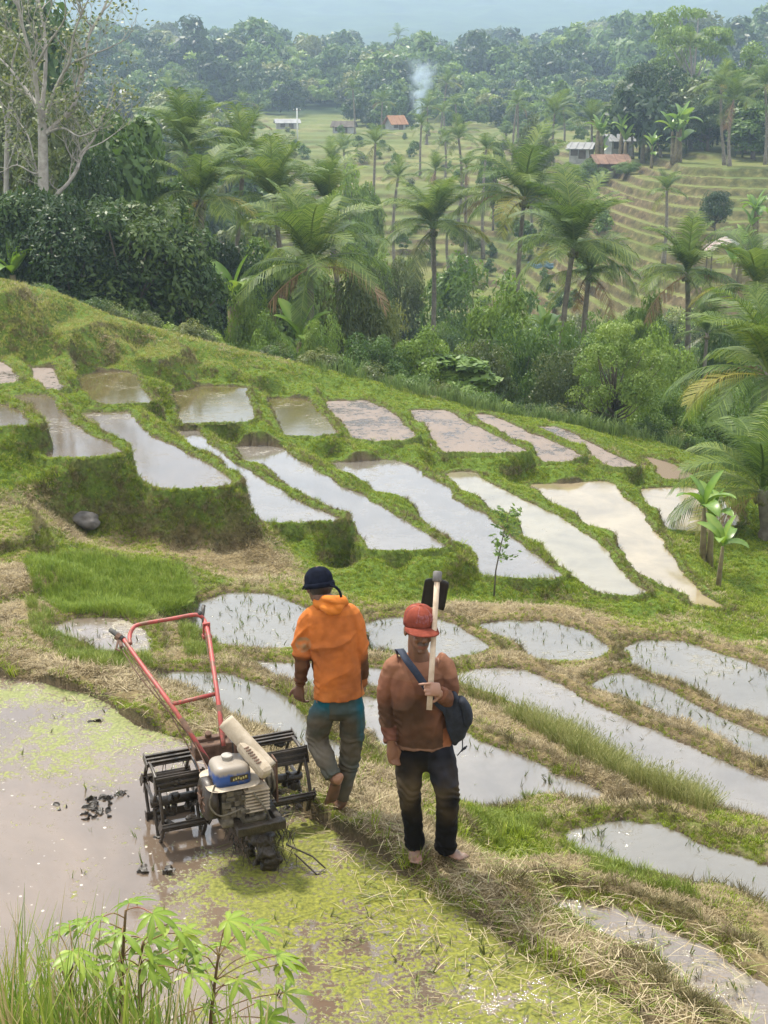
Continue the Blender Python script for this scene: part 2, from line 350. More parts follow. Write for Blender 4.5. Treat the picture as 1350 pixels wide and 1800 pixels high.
def height(x, y):
    """-> z, attributes: water-inside flag, dryness, distance to the nearest water edge, far terraces"""
    ro = np.hypot(x, y); ph = np.arctan2(x, y)
    rc = np.interp(ph, _cr[:, 0], _cr[:, 1]); zc = np.interp(ph, _cr[:, 0], _cr[:, 2])
    zf, terr = far_z(x, y, ro, ph)
    near = ro < rc + 16
    z = zf.copy(); dry = np.full(x.shape, .2); dw = np.full(x.shape, 9.); ins = np.zeros(x.shape)
    ia = np.where(near)[0]
    if len(ia):
        X, Y = x[ia], y[ia]
        bz, dr = idw(X, Y, (2, 3))
        bz = bz + (fbm(X * 1.3, Y * 1.3, 5, 3) - .5) * .16
        wx = X + (fbm(X * 2.6, Y * 2.6, 31, 3) - .5) * .16; wy = Y + (fbm(X * 2.6, Y * 2.6, 57, 3) - .5) * .16
        top = bz.copy(); dep = np.zeros(X.shape); lev = np.full(X.shape, -1e9)
        prof = []
        for p in pads:
            bb = (X > p.lo[0] - 1.6) & (X < p.hi[0] + 1.6) & (Y > p.lo[1] - 1.6) & (Y < p.hi[1] + 1.6)
            ib = np.where(bb)[0]
            if not len(ib): continue
            d = sdist(p.P, wx[ib], wy[ib]) - .06; prof.append((p, ib, d))
            m = d < 0
            up = m & (p.z > lev[ib])
            lev[ib[up]] = p.z; dep[ib[up]] = .015 + .085 * sstep(0, .16, -d[up])
            dw[ia[ib]] = np.minimum(dw[ia[ib]], np.abs(d))
        inside = lev > -1e8
        led = np.full(X.shape, -1e9)
        for lz, sl, LP in ledges:
            d = sdist(LP, wx, wy); led = np.maximum(led, lz + .04 - np.maximum(d, 0) * sl)
        top = np.maximum(top, led)
        top = np.where(inside, np.maximum(lev - dep, led), top)
        for p, ib, d in prof:
            n = (fbm(X[ib] * 3.1, Y[ib] * 3.1, 77, 2) - .5)
            wv = p.w * (1 + n * .5)
            pr = p.z + p.bh * sstep(-.02, .14, d) * (1 + n * .5) - np.maximum(d - wv, 0) * 5.0 - .03 * sstep(wv * .6, wv + .05, d)
            ok = (d > 0) & (~inside[ib] | (p.z > lev[ib] + .04))
            pr = np.where(ok, pr, -1e9)
            hit = pr > top[ib]
            top[ib] = np.maximum(top[ib], pr)
            dr[ib] = np.where(hit & (d < wv + .1), p.dry, dr[ib])
        t = sstep(0, 1, (ro[ia] - rc[ia]) / 13.0)
        zb = np.minimum(zc[ia] - np.maximum(ro[ia] - rc[ia], 0) * .35, zc[ia])
        zz = np.where(ro[ia] > rc[ia], zb * (1 - t) + zf[ia] * t, top)
        b2 = sstep(-1.2, 0, ro[ia] - rc[ia])
        zz = np.where((ro[ia] <= rc[ia]) & ~inside, top * (1 - b2) + zc[ia] * b2 * 1.0, zz)
        z[ia] = zz; dry[ia] = dr; ins[ia] = inside & (ro[ia] < rc[ia]) & (zz < lev + .012)
    # the bank the photographer stands on
    bk = 2.9 - np.maximum(0, y - 1.5) * 1.25
    z = np.where((y < 6) & (bk > z), np.minimum(bk, 2.9), z); ins = np.where((y < 6) & (bk >= z - 1e-6), 0, ins)
    return z, ins, dry, dw, terr

# sheet: fan of rows (distance) and columns (angle) out to the mountain
rows = np.concatenate([np.linspace(-8, 3.5, 8), np.arange(4.2, 10.5, .025), np.arange(10.5, 37, .048), np.linspace(37.3, 97, 70), np.arange(97.3, 165, .30), np.arange(165.5, 300, .55), np.geomspace(303, 3600, 110)])
ang = np.radians(np.concatenate([np.linspace(-70, -20, 14), np.arange(-19.5, -16.9, .2), np.linspace(-16.8, 16.8, 520), np.arange(17.0, 19.6, .2), np.linspace(20, 70, 14)]))
RR, AA = np.meshgrid(rows, ang, indexing='ij')
# rows behind the camera are flat strips
gx = np.where(RR > 3.6, RR * np.sin(AA), np.tan(np.clip(AA, -1.2, 1.2)) * 4.0); gy = np.where(RR > 3.6, RR * np.cos(AA), RR * 1.0 - (1 - np.cos(AA)) * 3.6 * (RR > 0))
gz, gin, gdry, gdw, gterr = height(gx.ravel(), gy.ravel())
gxr, gyr = gx.ravel(), gy.ravel()
gro = np.hypot(gxr, gyr)
gz = gz + np.where((gro < 36) & (gin < .5), (fbm(gxr * 9, gyr * 9, 41, 3) - .5) * .05, 0)
nr, nc = gx.shape
I = np.arange(nr * nc).reshape(nr, nc)
F = np.stack([I[:-1, :-1], I[:-1, 1:], I[1:, 1:], I[1:, :-1]], -1).reshape(-1, 4)
gme = mesh_np('ground', np.stack([gxr, gyr, gz], 1), F, True)
attr(gme, 'dry', gdry); attr(gme, 'edge', gdw); attr(gme, 'inside', gin); attr(gme, 'terr', gterr)
attr(gme, 'far', sstep(34, 44, gro)); attr(gme, 'mount', sstep(280, 320, gro))

m = NT('ground'); P_ = m.n('ShaderNodeNewGeometry'); pos = P_.outputs['Position']
n1 = m.noise(3.0, 6, .7, pos); n2 = m.noise(22.0, 4, .7, pos); n3 = m.noise(.5, 4, .6, pos)
green = m.ramp(n2, [(.25, (.035, .055, .010)), (.5, (.085, .135, .020)), (.8, (.16, .21, .035))])
straw = m.ramp(n2, [(.25, (.06, .045, .022)), (.5, (.17, .13, .065)), (.8, (.30, .24, .12))])
soil = m.ramp(n2, [(.3, (.035, .025, .015)), (.7, (.10, .075, .05))])
dryf = m.math('ADD', m.attr('dry'), m.rng(n1, .3, .7, -.28, .28))
c = m.mix(m.rng(dryf, .25, .65), green, straw)
c = m.mix(m.math('MULTIPLY', m.rng(m.attr('edge'), .02, .10, 1, 0), m.rng(n1, .35, .55)), c, soil)
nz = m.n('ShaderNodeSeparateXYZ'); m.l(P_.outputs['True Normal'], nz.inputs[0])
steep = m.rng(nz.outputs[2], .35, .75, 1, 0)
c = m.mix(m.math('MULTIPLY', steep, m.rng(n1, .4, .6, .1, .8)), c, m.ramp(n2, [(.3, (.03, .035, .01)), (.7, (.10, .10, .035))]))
c = m.mix(m.attr('inside'), c, (.10, .075, .05))
# far slopes: terrace treads grassy yellow-green or ripe, risers earth and dry grass
tn = m.noise(.11, 4, .6, pos); tn2 = m.noise(1.3, 5, .7, pos)
tread = m.mix(m.rng(tn2, .3, .7), m.ramp(tn, [(.3, (.07, .11, .025)), (.5, (.15, .17, .045)), (.68, (.25, .22, .09))]), (.085, .10, .03))
riser = m.mix(m.rng(tn, .38, .6), m.ramp(tn2, [(.3, (.03, .035, .012)), (.55, (.10, .105, .035)), (.75, (.20, .19, .07))]), m.ramp(tn2, [(.3, (.035, .028, .014)), (.55, (.11, .085, .045)), (.75, (.24, .19, .10))]))
fs = m.rng(nz.outputs[2], .80, .95, 1, 0)
farc = m.mix(m.math('MULTIPLY', m.attr('terr'), 1.0), m.ramp(tn2, [(.3, (.02, .04, .008)), (.7, (.06, .09, .02))]), m.mix(fs, tread, riser))
c = m.mix(m.attr('far'), c, farc)
c = m.mix(m.attr('mount'), c, m.ramp(m.noise(.05, 6, .75, pos), [(.35, (.008, .022, .008)), (.65, (.04, .075, .018))]))
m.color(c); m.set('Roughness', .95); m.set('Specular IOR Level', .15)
bh = m.math('ADD', n1, m.math('MULTIPLY', n2, .6)); m.bump(bh, .6, .05)
tag(obj('ground', gme, m.m), kind='structure')

def gh(x, y):
    return float(height(np.array([x], float), np.array([y], float))[0][0])
def on_ground(px, py, z0=-1.0):
    """where the sight line through a photo pixel meets the ground"""
    d = ray(px, py); ts = np.geomspace(5, 400, 1500); xs, ys, zs = d.x * ts, d.y * ts, CAM_H + d.z * ts
    hz = height(xs, ys)[0]; k = np.argmax(zs < hz)
    return Vector((xs[k], ys[k], hz[k]))

# ------------------------------------------------------------------ water of each paddy
def water_mat(typ):
    m = NT('water_' + typ); pos = m.n('ShaderNodeNewGeometry').outputs['Position']
    n1 = m.noise(.9, 5, .65, pos, .4); n2 = m.noise(7 if typ in ('algae', 'mud', 'dirt') else 10, 6, .75, pos if typ in ('algae', 'mud', 'dirt') else m.map(pos, (.7, 1.5, 1)), .5); n3 = m.noise(40, 3, .6, pos)
    base = dict(clear=(.17, .15, .125), reed=(.15, .135, .105), muddy=(.19, .15, .115), milky=(.24, .21, .14), tan=(.29, .235, .145), pond=(.13, .10, .07), olive=(.12, .10, .045), mud=(.115, .092, .075), dirt=(.13, .095, .065), algae=(.17, .125, .09))[typ]
    dk = tuple(v * .65 for v in base)
    c = m.ramp(n1, [(.35, dk), (.65, base)])
    film = dict(clear=.60, reed=.58, muddy=.52, milky=.64, tan=.68, pond=.58, olive=.58, mud=.46, dirt=.2, algae=.5)[typ]
    fm = m.rng(m.math('ADD', m.math('MULTIPLY', n1, .45), m.math('MULTIPLY', n2, .55)), film - .02, film + .05)
    filmc = dict(mud=(.205, .165, .138), dirt=(.16, .12, .08), algae=(.34, .38, .10), muddy=(.22, .19, .12)).get(typ, (.21, .19, .135))
    if typ == 'algae':
        al = m.math('ADD', m.attr('algae'), m.math('ADD', m.rng(n2, .25, .75, -.5, .5), m.rng(n3, .25, .75, -.35, .35)))
        fm = m.rng(m.math('ADD', al, m.rng(n1, .3, .7, -.35, .30)), .50, .66)
        filmc = m.mix(m.rng(n3, .3, .7), m.mix(m.attr('pale'), (.055, .062, .010), (.10, .115, .040)), m.mix(m.attr('pale'), (.225, .225, .028), (.26, .275, .11)))
        spots = m.n('ShaderNodeTexVoronoi'); spots.inputs['Scale'].default_value = 14; m.l(pos, spots.inputs['Vector'])
        foam = m.math('MULTIPLY', m.rng(spots.outputs['Distance'], .10, .16, 1, 0), m.rng(n2, .48, .58))
        c = m.mix(foam, c, (.62, .56, .48))
    c = m.mix(fm, c, filmc); m.color(c)
    r = m.rng(fm, 0, 1, .05 if typ not in ('mud', 'dirt') else .22, .7)
    m.set('Roughness', r); m.set('IOR', {'mud': 1.42, 'dirt': 1.4, 'algae': 1.75, 'muddy': 1.9, 'pond': 1.75, 'olive': 1.55, 'tan': 1.8, 'milky': 1.9}.get(typ, 2.0)); m.set('Specular IOR Level', m.rng(fm, 0, 1, .5, .12 if typ == 'algae' else .3))
    h = m.math('ADD', m.math('MULTIPLY', fm, .5 if typ != 'dirt' else 1.5), m.math('ADD', m.math('MULTIPLY', m.noise(5, 2, .5, pos), .12), m.math('MULTIPLY', m.noise(28, 3, .6, m.map(pos, (.6, 1.6, 1))), .05)))
    if typ == 'mud': h = m.math('ADD', h, m.math('MULTIPLY', m.noise(3.5, 5, .75, m.map(pos, (3.0, .8, 1)), .6), 3.5))
    if typ in ('mud', 'dirt', 'algae'): h = m.math('ADD', h, m.math('MULTIPLY', m.math('MULTIPLY', n3, fm), .8))
    m.bump(h, .35, .02)
    return m.m
WM = {}
for p in pads:
    if p.typ not in WM: WM[p.typ] = water_mat(p.typ)
    A = p.P; n = len(A); sgn = 1 if p.area > 0 else -1
    tg = np.roll(A, -1, 0) - np.roll(A, 1, 0); tg /= np.linalg.norm(tg, axis=1)[:, None] + 1e-9
    off = A + np.stack([tg[:, 1], -tg[:, 0]], 1) * sgn * .17
    bm = bmesh.new(); f = bm.faces.new([bm.verts.new((*q, p.z)) for q in off])
    if f.normal.z < 0 or sgn < 0: bmesh.ops.reverse_faces(bm, faces=[f])
    bmesh.ops.triangulate(bm, faces=bm.faces[:])
    if p.typ == 'algae':
        for _ in range(6):
            bmesh.ops.subdivide_edges(bm, edges=[e for e in bm.edges if e.calc_length() > .25], cuts=1)
            bmesh.ops.triangulate(bm, faces=bm.faces[:])
    bm.normal_update()
    me = bpy.data.meshes.new('water'); bm.to_mesh(me); bm.free()
    if p.typ == 'algae':
        V = np.zeros(len(me.vertices) * 3); me.vertices.foreach_get('co', V); V = V.reshape(-1, 3)
        ctl = np.array([(0,1250,.62,1),(120,1260,.68,1),(250,1340,.40,1),(60,1330,.62,.8),(180,1380,.45,.6),(30,1420,.12,0),(120,1500,.0,0),(30,1600,.0,0),(180,1580,.15,.3),(100,1430,.22,.2),(230,1500,.35,.8),(330,1440,.25,.3),(300,1540,.55,.7),(400,1550,.75,.2),(500,1530,.8,.1),(560,1620,.9,0),(650,1600,.85,0),(700,1700,.9,0),(600,1750,.85,.1),(800,1740,.8,.1),(900,1780,.75,.1),(420,1700,.7,.2),(250,1650,.4,.4),(330,1740,.15,.2),(420,1760,.3,.2),(560,1480,.6,.2),(450,1460,.5,.1),(1000,1800,.7,.2),(250,1290,.55,1),(350,1390,.35,.6),(10,1800,.1,0)], float)
        cw = np.array([at(a, b, -.1)[:2] for a, b in ctl[:, :2]])
        w = 1 / (((V[:, None, :2] - cw[None]) ** 2).sum(-1) + .01) ** 1.5
        attr(me, 'algae', (w * ctl[:, 2]).sum(1) / w.sum(1)); attr(me, 'pale', (w * ctl[:, 3]).sum(1) / w.sum(1))
    tag(obj('water', me, WM[p.typ]), kind='structure')
# ------------------------------------------------------------------ grass: clumps of blades standing on the ground
LIB = bpy.data.collections.new('clump_library')       # templates, not linked to the scene
def leaf_mat(name, sat=1.0, trans=.25, rough=.55, typ='INSTANCER', tint=(1, 1, 1), spec=.3):
    m = NT(name); at_ = m.n('ShaderNodeAttribute'); at_.attribute_name = 'col'; at_.attribute_type = typ
    n = m.noise(9, 3, .6, m.coord())
    c = m.mix(m.rng(n, .3, .7, 0, .5), at_.outputs['Color'], m.mix(1.0, at_.outputs['Color'], (.55, .55, .5), 'MULTIPLY'))
    m.color(c); m.set('Roughness', rough); m.set('Specular IOR Level', spec)
    tr = m.n('ShaderNodeBsdfTranslucent'); m.l(c, tr.inputs['Color'])
    ms = m.n('ShaderNodeMixShader'); ms.inputs[0].default_value = trans
    m.l(m.b.outputs[0], ms.inputs[1]); m.l(tr.outputs[0], ms.inputs[2]); m.l(ms.outputs[0], m.out.inputs['Surface'])
    return m.m
M_BLADE = leaf_mat('grass_blade')

def tuft(name, n, spread, lean, width, h=(.6, 1.0), flat=0., seed=0, seedhead=False, curl=.5):
    r = random.Random(seed); mb = MB()
    for k in range(n):
        a = r.uniform(0, 6.283); rad = spread * math.sqrt(r.random())
        x, y = rad * math.cos(a), rad * math.sin(a); d = r.uniform(0, 6.283) if r.random() < .4 else a
        hh = r.uniform(*h); ln = r.uniform(.2, 1) * lean; w = width * r.uniform(.6, 1.2)
        dx, dy = math.cos(d), math.sin(d); sx, sy = -dy * w, dx * w
        up = hh * (1 - flat)
        p0 = Vector((x, y, -.05)); p1 = Vector((x + dx * ln * .35 * hh, y + dy * ln * .35 * hh, up * .6)); p2 = Vector((x + dx * ln * hh, y + dy * ln * hh, up * (1 - .35 * curl * ln)))
        s = Vector((sx, sy, 0))
        mb.add([p0 - s, p0 + s, p1 + s * .8, p1 - s * .8, p2], [(0, 1, 2, 3), (3, 2, 4)])
        if seedhead and k % 2 == 0:
            q = p2
            for j in range(4):
                o = Vector((r.uniform(-.012, .012), r.uniform(-.012, .012), .035 * j))
                mb.add([q + o, q + o + Vector((.008, 0, .03)), q + o + Vector((0, .005, .06)), q + o + Vector((-.008, 0, .03))], [(0, 1, 2, 3)])
    me = mb.mesh(name); me.materials.append(M_BLADE)
    o = bpy.data.objects.new(name, me); LIB.objects.link(o); return o
# library order is alphabetical in the collection node
for k in range(4): tuft('a%d_turf' % k, 16, .75, .9, .075, (.45, 1.0), .1, 10 + k)
for k in range(3): tuft('b%d_straw' % k, 12, .9, 1.3, .045, (.5, 1.1), .72, 20 + k)
for k in range(3): tuft('c%d_tall' % k, 11, .28, .55, .022, (.55, 1.0), 0, 30 + k)
for k in range(2): tuft('d%d_seed' % k, 9, .25, .45, .012, (.6, 1.0), 0, 40 + k, True)
for k in range(2): tuft('e%d_shoot' % k, 3, .1, .6, .03, (.5, 1.0), 0, 50 + k)
LIBN = sorted(o.name for o in LIB.objects); LI = {n[0]: [i for i, q in enumerate(LIBN) if q[0] == n[0]] for n in LIBN}

def gn_scatter(name, pts, rot, sc, idx, col, coll=None):
    me = bpy.data.meshes.new(name); me.vertices.add(len(pts)); me.vertices.foreach_set('co', np.asarray(pts, np.float32).ravel())
    attr(me, 'rot', rot, 'FLOAT_VECTOR'); attr(me, 'scl', sc); attr(me, 'idx', idx, 'INT')
    c4 = np.ones((len(pts), 4), np.float32); c4[:, :3] = col; attr(me, 'col', c4, 'FLOAT_COLOR')
    o = bpy.data.objects.new(name, me); C.objects.link(o)
    g = bpy.data.node_groups.new(name, 'GeometryNodeTree')
    g.interface.new_socket('Geometry', in_out='INPUT', socket_type='NodeSocketGeometry'); g.interface.new_socket('Geometry', in_out='OUTPUT', socket_type='NodeSocketGeometry')
    gi = g.nodes.new('NodeGroupInput'); go = g.nodes.new('NodeGroupOutput'); ip = g.nodes.new('GeometryNodeInstanceOnPoints')
    ci = g.nodes.new('GeometryNodeCollectionInfo'); ci.inputs[0].default_value = coll or LIB; ci.inputs['Separate Children'].default_value = True; ci.inputs['Reset Children'].default_value = True
    def na(n, t):
        q = g.nodes.new('GeometryNodeInputNamedAttribute'); q.data_type = t; q.inputs[0].default_value = n
        return q.outputs[0]
    L = g.links.new
    L(gi.outputs[0], ip.inputs['Points']); L(ci.outputs[0], ip.inputs['Instance']); ip.inputs['Pick Instance'].default_value = True
    L(na('idx', 'INT'), ip.inputs['Instance Index'])
    er = g.nodes.new('FunctionNodeEulerToRotation'); L(na('rot', 'FLOAT_VECTOR'), er.inputs[0]); L(er.outputs[0], ip.inputs['Rotation'])
    L(na('scl', 'FLOAT'), ip.inputs['Scale']); L(ip.outputs[0], go.inputs[0])
    md = o.modifiers.new('scatter', 'NODES'); md.node_group = g
    return o
def pick(keys, n):
    a = np.array(keys); return a[rng.integers(0, len(a), n)]
def lerp3(a, b, t): return np.asarray(a)[None] * (1 - t[:, None]) + np.asarray(b)[None] * t[:, None]

NC = 300000
ph = rng.uniform(-R(17.6), R(17.6), NC); lr = np.exp(rng.uniform(math.log(6.0), math.log(37.5), NC))
cx, cy = lr * np.sin(ph), lr * np.cos(ph)
cz, cin, cdry, cdw, _ = height(cx, cy)
e = .04
zx = height(cx + e, cy)[0]; zy = height(cx, cy + e)[0]
nx_, ny_ = -(zx - cz) / e, -(zy - cz) / e; slope = np.hypot(nx_, ny_)
rc = np.interp(ph, _cr[:, 0], _cr[:, 1])
keep = (cin < .5) & (lr < rc + 2.5)
# steep faces: more clumps, spread along the face
st = np.where(keep & (slope > .8))[0]
ex = np.concatenate([st] * 3)
jx = cx[ex] + rng.normal(0, .05, len(ex)); jy = cy[ex] + rng.normal(0, .05, len(ex))
jz, jin, jdry, jdw, _ = height(jx, jy)
gk = np.where(keep)[0]
X = np.concatenate([cx[gk], jx[jin < .5]]); Y = np.concatenate([cy[gk], jy[jin < .5]]); Z = np.concatenate([cz[gk], jz[jin < .5]])
DR = np.concatenate([cdry[gk], jdry[jin < .5]]); DW = np.concatenate([cdw[gk], jdw[jin < .5]])
NX = np.concatenate([nx_[gk], nx_[ex][jin < .5]]); NY = np.concatenate([ny_[gk], ny_[ex][jin < .5]]); SL = np.hypot(NX, NY)
n = len(X); RO = np.hypot(X, Y); px, py = project(X, Y, Z)
def inpoly(poly, x, y):
    return sdist(np.array(poly, float), x, y) < 0
patch = inpoly([(45,985),(140,975),(320,998),(340,1040),(335,1075),(250,1088),(110,1078),(60,1045)], px, py)
side = inpoly([(45,1045),(90,1080),(110,1110),(140,1140),(60,1120),(50,1080)], px, py) | inpoly([(310,1075),(345,1085),(385,1150),(330,1160),(315,1120)], px, py) | inpoly([(85,1130),(260,1155),(270,1185),(120,1165)], px, py)
lush = inpoly([(800,1415),(850,1432),(950,1440),(985,1475),(1035,1503),(1100,1525),(1350,1600),(1350,1625),(1100,1550),(960,1510),(850,1480)], px, py) & (fbm(X * 2.5, Y * 2.5, 15, 3) > .36)
reedy = inpoly([(800,1200),(850,1225),(975,1277),(1075,1337),(1180,1387),(1255,1418),(1240,1432),(1160,1402),(1060,1360),(960,1300),(860,1242),(800,1218)], px, py)
pt = fbm(X * 1.1, Y * 1.1, 61, 3)
isdry = (DR + (pt - .5) * 1.3 + rng.normal(0, .16, n) - .35 * (DW < .09) * (DR > .4)) > .5
thin = rng.random(n)
sel = np.ones(n, bool)
sel &= ~((RO < 10) & (thin < .25))
idx = np.where(isdry, pick(LI['b'], n), pick(LI['a'], n))
scl = np.where(isdry, rng.uniform(.035, .075, n), rng.uniform(.028, .055, n)) * np.interp(RO, [7, 20, 36], [.8, .95, 1.2]) * np.where(DW < .13, .62, 1.0) * np.where(pt > .62, 1.5, 1.0)
t1, t2 = rng.random(n), rng.random(n)
g1 = lerp3((.12, .18, .012), (.38, .46, .045), t1); g1 = g1 * (1 - .0) ; yel = lerp3((.30, .32, .06), (.46, .43, .14), t1)
upper = sstep(690, 600, py) * sstep(620, 420, px) * .7
col = np.where((t2 < (.12 + upper))[:, None], yel, g1)
dcol = lerp3((.20, .15, .08), (.55, .45, .26), t1)
col = np.where(isdry[:, None], dcol, col)
for msk, key, s0, s1, c0, c1, kp in ((patch, 'c', .07, .15, (.12, .20, .02), (.32, .40, .06), .8), (side, 'c', .05, .13, (.12, .19, .02), (.32, .36, .08), .4), (lush, 'c', .04, .11, (.13, .20, .02), (.34, .39, .08), .55), (reedy, 'd', .09, .27, (.15, .19, .03), (.42, .40, .16), .33)):
    idx = np.where(msk, pick(LI[key], n), idx); scl = np.where(msk, rng.uniform(s0, s1, n), scl)
    col = np.where(msk[:, None], lerp3(c0, c1, t1), col)
    sel &= ~msk | (rng.random(n) < kp)
# steep faces: longer hanging tufts, dry streaks, bare earth showing
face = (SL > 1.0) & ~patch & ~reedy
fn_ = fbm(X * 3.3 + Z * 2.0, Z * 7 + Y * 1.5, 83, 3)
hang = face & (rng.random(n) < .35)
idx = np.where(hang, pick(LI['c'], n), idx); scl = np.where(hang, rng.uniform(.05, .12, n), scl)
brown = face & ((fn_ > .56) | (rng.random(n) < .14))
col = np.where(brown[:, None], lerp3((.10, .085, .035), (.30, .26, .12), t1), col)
col = np.where((face & ~brown & (py > 640))[:, None], col * .72, col)  # green tufts on bank faces dimmed: the faces' shade is put into their colour
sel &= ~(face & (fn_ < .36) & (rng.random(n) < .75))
weed = ~face & ~isdry & ~patch & ~reedy & ~lush & (pt > .55) & (rng.random(n) < .10)
idx = np.where(weed, pick(LI['c'], n), idx); scl = np.where(weed, rng.uniform(.07, .15, n), scl)
# stubble rows on the upper field
stub = (py < 640) & (px < 560) & (np.sin((X * .75 + Y * .62) * 9.0) > .2) & (rng.random(n) < .45)
idx = np.where(stub, pick(LI['e'], n), idx); scl = np.where(stub, rng.uniform(.07, .15, n), scl); col = np.where(stub[:, None], lerp3((.28, .30, .06), (.48, .44, .17), t1), col)
# tilt the clumps out of steep faces
lim = np.minimum(SL, 1.1) / np.maximum(SL, 1e-6)
tx, ty = NX * lim, NY * lim
rx = -np.arctan(ty) * .75 + rng.normal(0, .1, n); ry = np.arctan(tx) * .75 + rng.normal(0, .1, n)
rot = np.stack([rx, ry, rng.uniform(0, 6.28, n)], 1)
def sub(msk): return np.stack([X, Y, Z], 1)[msk], rot[msk], scl[msk], idx[msk], col[msk]
special = patch | side | lush
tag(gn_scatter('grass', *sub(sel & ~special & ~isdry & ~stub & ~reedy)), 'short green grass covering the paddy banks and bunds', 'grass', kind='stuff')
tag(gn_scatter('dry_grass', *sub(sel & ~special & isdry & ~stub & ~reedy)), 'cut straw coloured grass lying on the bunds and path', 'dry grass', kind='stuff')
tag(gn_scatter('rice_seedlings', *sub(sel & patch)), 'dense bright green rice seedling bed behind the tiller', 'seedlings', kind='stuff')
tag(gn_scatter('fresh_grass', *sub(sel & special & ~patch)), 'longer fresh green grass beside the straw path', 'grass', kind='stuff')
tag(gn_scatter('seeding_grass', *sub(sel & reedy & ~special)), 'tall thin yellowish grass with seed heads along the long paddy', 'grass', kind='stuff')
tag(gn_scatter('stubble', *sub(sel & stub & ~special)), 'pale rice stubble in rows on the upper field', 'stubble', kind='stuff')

# young shoots standing in the shallow water
NW = 26000
ph = rng.uniform(-R(17.2), R(17.2), NW); lr = np.exp(rng.uniform(math.log(6.0), math.log(20.0), NW)); wx, wy = lr * np.sin(ph), lr * np.cos(ph)
wz = np.full(NW, -99.); dn = np.zeros(NW)
for p in pads:
    den = {'reed': .30, 'clear': .05, 'muddy': .12, 'algae': .02}.get(p.typ, 0)
    if den:
        d = sdist(p.P, wx, wy); mk = d < -.02; wz[mk] = p.z; dn[mk] = den * (1 + 4 * (d[mk] > -.12))
cl_ = fbm(wx * 2.2, wy * 2.2, 91, 2)
k = (wz > -50) & (rng.random(NW) < dn * sstep(.35, .65, cl_) * 1.6)
nk = k.sum(); t1 = rng.random(nk)
tag(gn_scatter('water_shoots', np.stack([wx, wy, wz - .005], 1)[k], np.stack([rng.normal(0, .35, nk), rng.normal(0, .35, nk), rng.uniform(0, 6.28, nk)], 1), rng.uniform(.05, .13, nk), pick(LI['e'], nk), lerp3((.07, .07, .02), (.20, .26, .06), t1)), 'thin young shoots standing in the flooded paddies', 'shoots', kind='stuff')
# ------------------------------------------------------------------ foliage materials
def plant_mat(name, stops, trans=.3, rough=.45, spec=.35, vary=.5):
    """leaf colours vary from leaf to leaf ('lv' on the mesh) and from plant to plant"""
    m = NT(name); lv = m.attr('lv'); oi = m.n('ShaderNodeObjectInfo').outputs['Random']
    v = m.math('ADD', m.math('MULTIPLY', lv, 1 - vary * .4), m.math('MULTIPLY', m.math('SUBTRACT', oi, .5), vary))
    c = m.ramp(v, stops); m.color(c); m.set('Roughness', rough); m.set('Specular IOR Level', spec)
    tr = m.n('ShaderNodeBsdfTranslucent'); m.l(m.mix(1.0, c, (1.15, 1.15, .6), 'MULTIPLY'), tr.inputs['Color'])
    ms = m.n('ShaderNodeMixShader'); ms.inputs[0].default_value = trans
    m.l(m.b.outputs[0], ms.inputs[1]); m.l(tr.outputs[0], ms.inputs[2]); m.l(ms.outputs[0], m.out.inputs['Surface'])
    return m.m
M_DARK = plant_mat('foliage_dark', [(.0, (0.014, 0.033, 0.009)), (.5, (0.046, 0.089, 0.019)), (1, (0.116, 0.167, 0.032))])
M_MID = plant_mat('foliage_mid', [(.0, (0.040, 0.088, 0.019)), (.5, (0.120, 0.200, 0.035)), (1, (0.272, 0.352, 0.064))])
M_LIGHT = plant_mat('foliage_light', [(.0, (0.068, 0.121, 0.020)), (.5, (0.176, 0.270, 0.041)), (1, (0.351, 0.432, 0.081))])
M_OLIVE = plant_mat('foliage_olive', [(.0, (0.048, 0.072, 0.022)), (.5, (0.136, 0.168, 0.048)), (1, (0.288, 0.288, 0.096))])
M_FROND = plant_mat('palm_leaflets', [(.0, (0.044, 0.082, 0.020)), (.5, (0.117, 0.181, 0.039)), (1, (0.267, 0.314, 0.079))], .35, .5, .22)
M_YFROND = plant_mat('palm_leaflets_yellow', [(.0, (.12, .12, .02)), (.5, (.26, .25, .05)), (1, (.42, .36, .10))], .35, .55, .2)
M_DEAD = plant_mat('palm_leaflets_dead', [(.0, (.10, .055, .03)), (.5, (.22, .13, .07)), (1, (.38, .26, .15))], .2, .7, .2)
M_BANANA = plant_mat('banana_leaf', [(.0, (.07, .13, .02)), (.5, (.15, .26, .04)), (1, (.28, .38, .08))], .35, .35, .5, .4)
M_TRUNK = simple('palm_trunk', (.09, .075, .055), (.24, .21, .16), 5, .9, .5)
M_BARK = simple('bark', (.06, .048, .035), (.17, .14, .11), 4, .9, .5)
M_PALE = simple('pale_bark', (.17, .15, .125), (.42, .39, .34), 3, .9, .4)
M_BSTEM = simple('banana_stem', (.10, .07, .04), (.22, .19, .09), 5, .8, .3)
M_COCO = simple('coconut', (.07, .09, .02), (.16, .13, .05), 5, .6)

